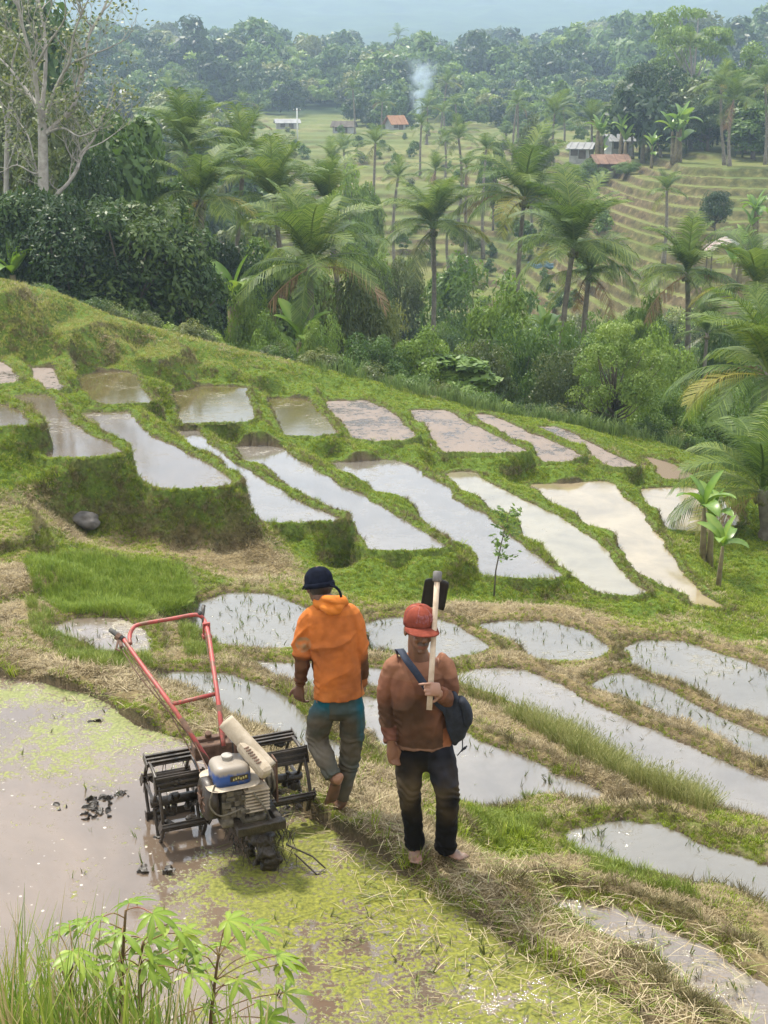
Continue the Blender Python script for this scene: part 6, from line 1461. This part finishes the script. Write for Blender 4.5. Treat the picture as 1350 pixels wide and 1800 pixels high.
# ------------------------------------------------------------------ the walking tractor with cage wheels
M_RED = NT('worn_red_paint'); n_ = M_RED.noise(16, 5, .7, M_RED.coord()); n2_ = M_RED.noise(5, 3, .6, M_RED.coord())
M_RED.color(M_RED.mix(M_RED.rng(n_, .48, .60), M_RED.ramp(n2_, [(.3, (.25, .028, .026)), (.7, (.40, .075, .06))]), (.16, .075, .045))); M_RED.set('Roughness', .5); M_RED.bump(n_, .2, .004); M_RED = M_RED.m
M_RUST = simple('muddy_rust', (.05, .028, .018), (.17, .095, .06), 18, .85, .4); M_STEEL = simple('wet_black_steel', (.008, .006, .005), (.07, .052, .036), 11, .4, .5); M_MUD = simple('wet_mud', (.012, .009, .006), (.05, .038, .026), 20, .4, .6, bd=.02)
M_ENG = simple('grimy_engine', (.035, .030, .022), (.19, .165, .12), 22, .7, .4); M_BEIGE = simple('dusty_beige', (.30, .24, .165), (.52, .45, .35), 9, .85, .25); M_ALU = simple('dirty_aluminium', (.22, .20, .17), (.46, .43, .38), 20, .5)
M_BLACKR = simple('grip_rubber', (.02, .02, .02), (.09, .085, .075), 30, .8, .3)
mm_ = NT('tank_paint'); pz = mm_.n('ShaderNodeSeparateXYZ'); mm_.l(mm_.coord(), pz.inputs[0]); nn1 = mm_.noise(22, 5, .75, mm_.map(mm_.coord(), (1, 1, .35)))
mm_.color(mm_.mix(mm_.rng(mm_.math('ADD', pz.outputs[2], mm_.math('MULTIPLY', nn1, .05)), .085, .105), mm_.mix(mm_.rng(nn1, .52, .64), (.025, .075, .26), (.20, .175, .14)), (.25, .215, .175))); mm_.set('Roughness', .45); M_TANK = mm_.m

A0 = Vector((-1.0, 7.82, 0)); AX = Vector((.927, .375, 0)); FW = Vector((.375, -.927, 0)); WZ = -.10
T_ = empty('power_tiller', Vector((A0.x, A0.y, WZ)))
def W(a, f, z): return A0 + AX * a + FW * f + Vector((0, 0, z)) - T_.location
def tp(x, y, z): return at(x, y, z) - T_.location
RM = Matrix((AX, -FW, Vector((0, 0, 1)))).transposed()     # local box frame: x along axle, y backwards
def part(mb, name, mat, parent=T_, smooth=False, bevel=0): return mb.build(name, mat, parent, smooth, bevel)
# cage wheels
def cage(ac, name_seed, spin):
    wh = empty('cage_wheel', (0, 0, 0)); wh.parent = T_; r_ = random.Random(name_seed); rad = .26; zc = .10; hw = .135
    def rim(a): return [W(a, math.cos(t) * rad, zc + math.sin(t) * rad) for t in [spin + R(60) * k for k in range(6)]]
    for a in (ac - hw, ac + hw):
        mb = MB(); P = rim(a)
        for k in range(6):
            p, q = P[k], P[(k + 1) % 6]; mid = p.lerp(q, .5); c = W(a, 0, zc); mid = c + (mid - c) * 1.06
            mb.tube(catmull([p, mid, q], 3), .012, 6)
        part(mb, 'rim', M_STEEL, wh, True)
    for k in range(6):
        t = spin + R(60) * k; e = W(ac, math.cos(t) * rad, zc + math.sin(t) * rad); rd = (FW * math.cos(t) + Vector((0, 0, math.sin(t)))); tn = (-FW * math.sin(t) + Vector((0, 0, math.cos(t))))
        pl = (tn * .80 + rd * .60).normalized(); nm = AX.cross(pl).normalized(); M = Matrix((AX, pl, nm)).transposed(); mb = MB()
        mb.box(e, (hw * 2 + .05, .105, .008), M)
        for o_ in (-.035, .0, .035): mb.box(e + pl * o_ + nm * .012, (hw * 2 + .03, .014, .018), M)
        for sx in (-1, 1): mb.box(e + AX * sx * (hw + .02), (.008, .115, .05), M)
        part(mb, 'paddle', M_STEEL, wh, False, .002)
        if k % 2 == 0:
            mb = MB(); mb.tube([W(ac - hw, 0, zc), W(ac - hw, math.cos(t) * rad, zc + math.sin(t) * rad)], .012, 6); part(mb, 'spoke', M_STEEL, wh)
            mb = MB(); mb.tube([W(ac + hw, 0, zc), W(ac + hw, math.cos(t) * rad, zc + math.sin(t) * rad)], .012, 6); part(mb, 'spoke', M_STEEL, wh)
    mb = MB(); mb.tube([W(ac - hw - .02, 0, zc), W(ac + hw + .02, 0, zc)], .032, 10); part(mb, 'hub', M_MUD, wh, True)
    # mud and weeds hanging in the cage
    mb = MB()
    for q in range(26):
        t = r_.choice([spin + R(60) * k_ for k_ in range(6)]) if r_.random() < .6 else R(270) + r_.gauss(0, .5); rr = rad * (r_.uniform(.86, 1.0) if q % 3 else r_.uniform(.1, .3)); c = W(ac + r_.uniform(-hw, hw), math.cos(t) * rr, zc + math.sin(t) * rr); ball(mb, c, (r_.uniform(.015, .05), r_.uniform(.015, .04), r_.uniform(.012, .035)), None, 8)
    for q in range(40):
        t = R(60) * r_.randint(0, 5) + spin; c = W(ac + r_.uniform(-hw, hw), math.cos(t) * rad, zc + math.sin(t) * rad); mb.tube([c, c + Vector((r_.uniform(-.02, .02), r_.uniform(-.02, .02), -r_.uniform(.03, .10)))], [.004, .0015], 4)
    me = mb.mesh('caked_mud')
    for v_ in me.vertices: v_.co += Vector((nz3(v_.co, 45), nz3(v_.co + Vector((3, 0, 0)), 45), nz3(v_.co + Vector((0, 5, 0)), 45))) * .014
    tag(obj('caked_mud', me, M_MUD, wh), kind='stuff')
    return wh
cage(-.345, 1, R(52)); cage(.335, 2, R(58))
mb = MB(); mb.tube([W(-.5, 0, .10), W(.5, 0, .10)], .02, 8); part(mb, 'axle', M_STEEL, T_, True)
# chassis and gearbox
mb = MB(); mb.box(W(0, .02, .16), (.20, .28, .34), RM); mb.box(W(0, -.10, .34), (.24, .16, .14), RM); part(mb, 'gearbox', M_MUD, T_, False, .03)
mb = MB()
for a in (-.11, .13): mb.box(W(a, .36, .20), (.045, .72, .05), RM)
mb.box(W(.01, .70, .20), (.30, .05, .06), RM); mb.box(W(.01, .12, .22), (.30, .05, .06), RM); part(mb, 'chassis', M_MUD, T_, False, .008)
mb = MB(); etube(mb, [W(.0, .42, .16), W(.03, .58, .12), W(.05, .68, .0), W(.06, .66, -.12), W(.06, .62, -.20)], [(.08, .07), (.075, .06), (.055, .05), (.04, .04), (.03, .03)], AX)
for q in range(12): ball(mb, W(rnd.uniform(-.03, .12), rnd.uniform(.48, .72), rnd.uniform(-.14, .10)), (rnd.uniform(.02, .05), rnd.uniform(.02, .05), rnd.uniform(.02, .07)), None, 7)
me = blend_mesh(mb, .011, 1, 'front_skid'); fold(me, lambda p, n: .03 * nz3(p, 22) + .016 * nz3(p, 60)); obj('front_skid', me, M_MUD, T_)
mb = MB()
for q in range(130):
    c = W(rnd.uniform(-.12, .22), rnd.uniform(.35, .76), rnd.uniform(-.02, .16)); mb.tube([c, c + Vector((rnd.uniform(-.05, .05), rnd.uniform(-.05, .05), -rnd.uniform(.04, .14)))], [.004, .0015], 4)
tag(mb.build('hanging_weeds', M_MUD, T_), kind='stuff')
mb = MB(); mb.tube([W(.16, .70, .05), W(.30, .78, -.02), W(.36, .84, -.08), W(.30, .86, -.10), W(.20, .74, .0)], .006, 5); part(mb, 'wire_loop', M_STEEL, T_)
mb = MB(); mb.box(tp(372, 1316, .42), (.24, .10, .09), RM); mb.box(tp(368, 1298, .47), (.22, .05, .03), RM); mb.tube([tp(366, 1296, .48), tp(366, 1288, .52)], .022, 10); part(mb, 'rear_hitch', M_RUST, T_, False, .006)
# engine
E0 = tp(403, 1352, .50); eng = empty('engine', (0, 0, 0)); eng.parent = T_
def E(a, f, z): return E0 + AX * a + FW * f + Vector((0, 0, z))
mb = MB(); mb.box(E(.04, -.01, -.20), (.24, .22, .20), RM); mb.box(E(.05, .0, -.30), (.28, .25, .05), RM); part(mb, 'crankcase', M_ENG, eng, False, .02)
mb = MB()
for k in range(7): mb.box(E(.13, .07, -.10 - .022 * k), (.15, .15, .009), RM)
mb.box(E(.13, .07, -.16), (.10, .10, .17), RM); part(mb, 'cylinder_fins', M_BEIGE, eng, False, .002)
mb = MB(); c0 = E(-.10, -.01, -.17)
mb.tube([c0, c0 - AX * .06, c0 - AX * .075], [.13, .13, .10], 22); part(mb, 'blower_housing', M_STEEL, eng, True)
mb = MB(); c1 = c0 - AX * .076
for k in range(10):
    t = R(36 * k); d = FW * math.cos(t) + Vector((0, 0, math.sin(t))); mb.tube([c1 + d * .02, c1 + d * .085], .005, 4)
mb.tube([c1, c1 - AX * .012], .03, 14); part(mb, 'starter_cover', M_RUST, eng)
mb = MB()
for q in range(14): mb.box(E(rnd.uniform(-.06, .2), rnd.uniform(.08, .14), rnd.uniform(-.30, -.10)), (rnd.uniform(.02, .06), rnd.uniform(.02, .05), rnd.uniform(.02, .06)), RM)
mb.tube(catmull([E(-.12, .12, -.02), E(-.16, .13, -.14), E(-.10, .14, -.22), E(.02, .14, -.20)], 4), .007, 6); mb.tube(catmull([E(.10, .15, -.10), E(.18, .16, -.24), E(.20, .12, -.34)], 4), .007, 6); part(mb, 'carburettor_and_fittings', M_ENG, eng, False, .004)
# tank: rounded box with a bright seam flange, cap and plate
def rbox(c, sx, sy, sz, M, rc=.05, n=6, taper=.82):
    V = []; F_ = []; ring = []
    for q in range(4):
        cx_, cy_ = ((1, 1), (-1, 1), (-1, -1), (1, -1))[q]
        for i in range(n + 1):
            a = math.pi / 2 * (q + i / n); ring.append((cx_ * (sx / 2 - rc) + math.cos(a) * rc, cy_ * (sy / 2 - rc) + math.sin(a) * rc))
    lv_ = [(0, 1.0), (.35, 1.0), (.62, .985), (.80, .95), (.92, taper + .06), (.98, taper - .08), (1.0, taper - .3)]
    for h_, s in lv_:
        for x, y in ring: V.append(M @ Vector((x * s, y * s, h_ * sz)) + c)
    m_ = len(ring)
    for i in range(len(lv_) - 1):
        for j in range(m_): F_.append((i * m_ + j, i * m_ + (j + 1) % m_, (i + 1) * m_ + (j + 1) % m_, (i + 1) * m_ + j))
    F_ += [tuple(range(m_))[::-1], tuple(range((len(lv_) - 1) * m_, len(lv_) * m_))]
    return V, F_
tk = empty('fuel_tank', E(0, 0, -.055)); tk.parent = T_; tk.rotation_euler = RM.to_euler(); I3 = Matrix.Identity(3)
mb = MB(); mb.add(*rbox(Vector((0, 0, 0)), .225, .215, .115, I3, .05)); part(mb, 'tank_shell', M_TANK, tk, True)
mb = MB(); mb.add(*rbox(Vector((0, 0, -.012)), .240, .230, .010, I3, .056, taper=1.3)); part(mb, 'seam_flange', M_BEIGE, tk)
mb = MB(); mb.tube([(-.005, .025, .105), (-.005, .025, .125), (-.005, .025, .130), (-.005, .025, .140)], [.030, .030, .036, .034], 18); part(mb, 'tank_cap', M_ALU, tk, False, .003)
mb = MB(); mb.box((.03, -.109, .045), (.11, .004, .034)); part(mb, 'plate', M_STEEL, tk); mb = MB()
for q in range(6): mb.box((-.005 + .015 * q, -.1125, .045 + .004 * ((q % 3) - 1)), (.009, .002, .014))
part(mb, 'plate_lettering', simple('plate_gold', (.35, .30, .10), (.45, .40, .16), 30, .6), tk)
# muffler, pulley, long pipe
p0, p1 = tp(432, 1316, .61), tp(462, 1352, .53); d_ = (p1 - p0); L_ = d_.length + .10; yv = d_.normalized(); xv = yv.cross(Vector((0, 0, 1))).normalized(); MM = Matrix((xv, yv, xv.cross(yv))).transposed()
mb = MB(); mb.box(p0.lerp(p1, .5), (.085, L_, .085), MM); part(mb, 'muffler', M_BEIGE, T_, False, .03)
mb = MB()
for k in range(7): mb.box(p0.lerp(p1, .12 + .12 * k) + MM @ Vector((.025, 0, .043)), (.035, .008, .006), MM)
part(mb, 'muffler_slots', M_RUST, T_)
pe0, pe1 = tp(397, 1268, .74), tp(474, 1352, .50)
mb = MB(); V = catmull([pe0, pe0.lerp(pe1, .33), pe0.lerp(pe1, .66), pe1], 4); mb.tube(V, .047, 18, False); o = part(mb, 'long_pipe', M_BEIGE, T_, True); o.modifiers.new('s', 'SOLIDIFY').thickness = -.006
mb = MB(); mb.tube([pe0 - Vector((0, 0, .001)), pe0 + (pe1 - pe0) * .01], .046, 18); part(mb, 'pipe_end', M_BEIGE, T_)
for q in (.22, .8): mb = MB(); c = pe0.lerp(pe1, q); mb.tube([c - Vector((0, 0, .04)), c - Vector((0, .02, .28))], .014, 6); part(mb, 'pipe_bracket', M_RUST, T_)
mb = MB(); c = tp(470, 1370, .36)
for o_, r0_ in ((-.05, .085), (-.034, .062), (-.018, .085), (-.002, .062), (.014, .085)): mb.tube([c + AX * o_, c + AX * (o_ + .014)], r0_, 22)
mb.tube([c - AX * .12, c + AX * .05], .018, 10); part(mb, 'pulley', M_ENG, T_, False, .002)
mb = MB(); c = tp(483, 1368, .38); mb.box(c, (.012, .10, .28), RM); part(mb, 'belt_guard', M_RUST, T_, False, .004)
# handlebars
mb = MB(); mb.tube(catmull([tp(216, 1122, .935), tp(245, 1163, .86), tp(300, 1238, .72), tp(345, 1305, .52), tp(374, 1350, .36)], 5), [.0150] * 21, 12); part(mb, 'handlebar', M_RED, T_, True)
mb = MB(); mb.tube(catmull([tp(359, 1090, .985), tp(367, 1118, .94), tp(374, 1165, .85), tp(384, 1235, .71), tp(393, 1312, .50)], 5), [.0150] * 21, 12); part(mb, 'handlebar', M_RED, T_, True)
mb = MB(); mb.tube(catmull([tp(229, 1132, .92), tp(228, 1118, .95), tp(234, 1104, .985), tp(248, 1097, 1.0), tp(300, 1088, 1.015), tp(338, 1081, 1.025), tp(350, 1082, 1.02), tp(357, 1087, .995), tp(360, 1094, .975)], 5), .0135, 12); part(mb, 'top_bar', M_RED, T_, True)
mb = MB(); mb.tube([tp(302, 1238, .72), tp(382, 1219, .742)], .0135, 10); part(mb, 'crossbar', M_RED, T_, True)
for a_, b_ in (((318, 1262, .66), (372, 1350, .37)), ((385, 1240, .70), (393, 1315, .49))):
    mb = MB(); mb.tube([tp(*a_), tp(*b_)], .0170, 10); part(mb, 'rusted_sleeve', M_RUST, T_, True)
mb = MB(); mb.tube([tp(194, 1107, .965), tp(205, 1115, .95), tp(217, 1124, .933)], [.016, .019, .019], 12); part(mb, 'grip', M_BLACKR, T_, True)
mb = MB(); mb.tube([tp(206, 1118, .945), tp(212, 1122, .935)], .026, 10); mb.tube([tp(208, 1125, .93), tp(204, 1141, .90), tp(211, 1144, .895)], .007, 6); mb.tube([tp(210, 1122, .93), tp(213, 1138, .91)], .012, 6); part(mb, 'clutch_lever', M_RUST, T_)
mb = MB(); bx = tp(363, 1107, .945); mb.box(bx - AX * .02, (.012, .012, .09), RM); mb.box(bx + AX * .02, (.012, .012, .09), RM); mb.box(bx + Vector((0, 0, .045)), (.05, .02, .012), RM); mb.box(bx - Vector((0, 0, .045)), (.06, .05, .025), RM); part(mb, 'lever_bracket', M_RED, T_, False, .003)
mb = MB(); mb.tube([tp(358, 1064, 1.06), tp(357, 1074, 1.03), tp(356, 1095, .98)], [.013, .012, .006], 8); part(mb, 'throttle_lever', M_STEEL, T_, True)
mb = MB(); ball(mb, tp(351, 1078, 1.035), (.016, .016, .018), None, 8); part(mb, 'knob', M_BLACKR, T_, True)
for P in ([tp(206, 1122, .935), tp(236, 1162, .85), tp(290, 1240, .70), tp(340, 1330, .46), tp(352, 1358, .40)], [tp(362, 1118, .925), tp(366, 1150, .86), tp(375, 1190, .78), tp(384, 1250, .66), tp(390, 1280, .6)], [tp(212, 1138, .90), tp(250, 1195, .80), tp(330, 1290, .56), tp(352, 1325, .48), tp(372, 1372, .40)]):
    mb = MB(); mb.tube(catmull(P, 5), .0042, 5); part(mb, 'cable', M_RUST, T_)
tag(T_, 'red handled two wheeled power tiller with blue fuel tank standing in the muddy pond', 'power tiller')

# ------------------------------------------------------------------ clods, loose straw, foreground plants
V = []; F_ = []; mb = MB(); r_ = random.Random(11)
for x, y, n in ((165,1412,8),(195,1408,6),(155,1435,5),(180,1430,6),(110,1418,3),(220,1400,3),(160,1265,2),(290,1530,3),(250,1525,2)):
    for q in range(n):
        c = at(x + r_.uniform(-13, 13), y + r_.uniform(-7, 7), -.10); ball(mb, c, (r_.uniform(.008, .035), r_.uniform(.008, .03), r_.uniform(.006, .028)), None, 7)
me = mb.mesh('mud_clods')
for v_ in me.vertices: v_.co += Vector((nz3(v_.co, 40), nz3(v_.co + Vector((3, 0, 0)), 40), nz3(v_.co + Vector((0, 5, 0)), 40))) * .028
tag(obj('mud_clods', me, M_MUD), 'dark wet mud clods lying in the pond beside the tiller', 'mud', kind='stuff')

def blades(name, items, mat):
    """items: (base, direction, up-bend, length, width, colour) -> one mesh of curved ribbons"""
    V, F_, cl_ = [], [], []
    for b, d, g_, L, w, c in items:
        n = 6; p = Vector(b); d = Vector(d).normalized(); s = d.cross(Vector((0, 0, 1))); s = s.normalized() if s.length > .1 else Vector((1, 0, 0)); i0 = len(V)
        for i in range(n + 1):
            ww = w * (1 - (i / n) ** 2) * .5 + .0003; V += [p - s * ww, p + s * ww]; cl_ += [(*c, 1)] * 2
            p = p + d * (L / n); d = (d + Vector((0, 0, -g_ / n))).normalized()
        F_ += [(i0 + 2 * i, i0 + 2 * i + 1, i0 + 2 * i + 3, i0 + 2 * i + 2) for i in range(n)]
    me = mesh_np(name, [tuple(v_) for v_ in V], F_); attr(me, 'col', cl_, 'FLOAT_COLOR'); me.materials.append(mat)
    return obj(name, me)
M_GEO_BLADE = leaf_mat('blade_geometry', typ='GEOMETRY', trans=.3)
# loose straw on the path
NS = 5200; L_ = []
sx = rng.uniform(-60, 1350, NS * 3); sy = rng.uniform(1150, 1800, NS * 3); pts = []
path = np.array([(-60,1150),(120,1175),(260,1235),(400,1305),(540,1395),(640,1450),(730,1505),(880,1560),(1000,1640),(1150,1750),(1260,1830)], float)
def dpath(x, y):
    d = 1e9
    for i in range(len(path) - 1):
        a, b = path[i], path[i + 1]; e = b - a; t = max(0, min(1, ((x - a[0]) * e[0] + (y - a[1]) * e[1]) / (e @ e))); d = min(d, math.hypot(x - a[0] - t * e[0], y - a[1] - t * e[1]))
    return d
cand = []
for x, y in zip(sx, sy):
    d = dpath(x, y); ok = r_.random() < math.exp(-(d / (34 + (y - 1150) * .07)) ** 2) * (.35 + .65 * min(1, max(0, (y - 1330) / 200)))
    ok = ok or (x > 930 and 1520 < y < 1700 and abs((y - 1535) - (x - 930) * .37) < 35 and r_.random() < .5) or (600 < x < 1000 and 1560 < y < 1800 and r_.random() < .10)
    if ok: cand.append((x, y))
P = np.array([at(x, y, -.02)[:2] for x, y in cand]); hz = np.maximum(height(P[:, 0], P[:, 1])[0], -.10)
for (x, y), h_ in zip(P, hz):
    a = r_.uniform(0, 6.28); up = abs(r_.gauss(.0, .10)); t = r_.random(); c = mixc((.26, .19, .10), (.66, .56, .36), t) if r_.random() < .8 else mixc((.14, .20, .03), (.32, .38, .08), t)
    L_.append(((x, y, h_ + .01 + r_.random() * .025), (math.cos(a), math.sin(a), up), up * 1.6 + .15, r_.uniform(.05, .20), r_.uniform(.002, .005), c))
tag(blades('loose_straw', L_, M_GEO_BLADE), 'loose pale straw strewn along the footpath', 'straw', kind='stuff')
# weed drifting on the pond by the path
L_ = []
for q in range(2600):
    x = r_.uniform(380, 1050); y = r_.uniform(1490, 1800); d = dpath(x, y)
    if d > 260 or r_.random() > math.exp(-(d - 40) / 110) or fbm(np.array([x * .02]), np.array([y * .03]), 8, 3)[0] < .44: continue
    p = at(x, y, -.096); a = r_.gauss(.5, .9); t = r_.random()
    L_.append(((p.x, p.y, -.096 + r_.random() * .008), (math.cos(a), math.sin(a) * .6, r_.uniform(0, .12)), .15, r_.uniform(.03, .12), r_.uniform(.003, .007), mixc((.07, .10, .02), (.34, .36, .09), t)))
tag(blades('floating_weed', L_, M_GEO_BLADE), 'strands of green weed drifting on the pond beside the path', 'weed', kind='stuff')
# tall grass right under the camera at the left
L_ = []
for q in range(1300):
    x = r_.uniform(-60, 330) if r_.random() < .85 else r_.uniform(330, 560); Yb = r_.uniform(3.9, 4.9); b = at_d(x, 1880, Yb); b.z = gh(b.x, Yb) if gh(b.x, Yb) > .0 else b.z - .1; top = 1640 + abs(x - 40) * .35 + r_.uniform(-60, 130); zt = at_d(x, top, Yb).z
    L = max(.12, (zt - b.z)) * r_.uniform(.75, 1.15); a = r_.uniform(0, 6.28); t = r_.random(); ln = r_.uniform(.05, .45)
    c = mixc((.10, .20, .02), (.34, .42, .07), t) if r_.random() < .7 else mixc((.36, .30, .14), (.55, .46, .24), t)
    L_.append((b, (math.cos(a) * ln, math.sin(a) * ln, 1), r_.uniform(.1, 1.3), L, r_.uniform(.005, .014), c))
tag(blades('foreground_grass', L_, M_GEO_BLADE), 'long green and straw coloured grass blades at the lower left', 'grass', kind='stuff')
# cassava plants
def cassava_leaf(name, seed, n=7):
    r = random.Random(seed); V = []; F_ = []; lv = []
    for k in range(n):
        a = R(-105) + R(210) * k / (n - 1); L = (1.0 if k in (n // 2, n // 2 - 1, n // 2 + 1) else .82 if 0 < k < n - 1 else .5) * r.uniform(.9, 1.08); w = .13 * L ** .5; d = Vector((math.cos(a), math.sin(a), 0)); s = Vector((-d.y, d.x, 0)); i0 = len(V); c = r.random() * .5 + .2
        for i, (t, ww) in enumerate(((0, .06), (.25, .55), (.5, .95), (.72, .85), (.9, .4), (1, .02))):
            dr = -.38 * t * t * L; p = d * L * t + Vector((0, 0, dr + .06 * t)); V += [p - s * w * ww + Vector((0, 0, .18 * w * ww)), p, p + s * w * ww + Vector((0, 0, .18 * w * ww))]; lv += [c, c + .3, c]
        for i in range(5): b = i0 + 3 * i; F_ += [(b, b + 1, b + 4, b + 3), (b + 1, b + 2, b + 5, b + 4)]
    me = bpy.data.meshes.new(name); me.from_pydata(V, [], F_); me.update(); attr(me, 'lv', lv); me.polygons.foreach_set('use_smooth', [True] * len(me.polygons)); return me
M_CASS = plant_mat('cassava_leaf', [(.0, (.10, .18, .015)), (.5, (.21, .31, .03)), (1, (.38, .45, .08))], .35, .4, .4, .4); M_PET = simple('cassava_stem', (.10, .055, .03), (.19, .13, .06), 15, .7); M_PETR = simple('cassava_petiole', (.20, .045, .035), (.22, .20, .05), 6, .6)
CL = [cassava_leaf('leaf', k, 5 + 2 * (k % 2)) for k in range(4)]
for m__ in CL: m__.materials.append(M_CASS)
GC = 'cassava plants at the lower left'
for stem, leaves, Y, lab, sd_ in [
  ([(212,1860),(213,1760),(216,1680),(221,1600)], [(227,1588,44),(180,1612,40),(268,1606,40),(215,1640,42),(150,1622,34),(250,1650,38)], 4.45, 'tallest cassava plant with a leafy crown at the lower left', 1),
  ([(246,1870),(247,1780),(246,1700),(252,1655)], [(296,1625,42),(298,1668,46),(335,1712,44),(262,1690,36),(205,1690,38),(320,1640,34)], 4.35, 'middle cassava plant behind the tall grass at the lower left', 2),
  ([(368,1880),(370,1800),(376,1740),(384,1680)], [(400,1618,46),(442,1630,44),(486,1680,48),(500,1745,46),(470,1790,44),(418,1722,36),(360,1705,38),(345,1660,34),(395,1664,34)], 4.5, 'cassava plant with red leaf stalks, rightmost at the lower left', 3),
  ([(120,1880),(121,1800),(124,1720),(128,1680)], [(122,1625,36),(128,1672,40),(95,1690,32),(150,1700,32)], 4.3, 'small cassava plant among the grass, leftmost at the lower left', 4)]:
    P = [at_d(x, y, Y) for x, y in stem]; root = empty('cassava_plant', P[0]); P = [q - root.location for q in P]; r = random.Random(sd_)
    MB().tube(catmull(P, 4), [.009 - .004 * i / 12 for i in range(13)], 7).build('stem', M_PET, root, True)
    cm_ = catmull(P, 4)
    leaves = leaves + [(x + r.uniform(-34, 34), y + r.uniform(10, 75), sz * .85) for x, y, sz in leaves]
    for k, (x, y, sz) in enumerate(leaves):
        q = at_d(x, y, Y + r.uniform(-.12, .12)) - root.location; s = sz * 1.4 * 4.9 / FPX; b = min(cm_, key=lambda v_: abs(v_.z - (q.z - .06)))
        d = q - b; yaw = math.atan2(d.y, d.x) if d.length > .01 else r.uniform(0, 6.28)
        mid = b.lerp(q, .5) + Vector((0, 0, .02)); MB().tube(catmull([b, mid, q], 3), .0024, 5).build('leaf_stalk', M_PETR, root)
        o = bpy.data.objects.new('leaf', CL[(k + sd_) % 4]); C.objects.link(o); o.parent = root; o.location = q; o.scale = (s, s, s); o.rotation_euler = (r.uniform(-.25, .25), r.uniform(.0, .35), yaw + r.uniform(-.4, .4))
    tag(root, lab, 'cassava plant', GC)
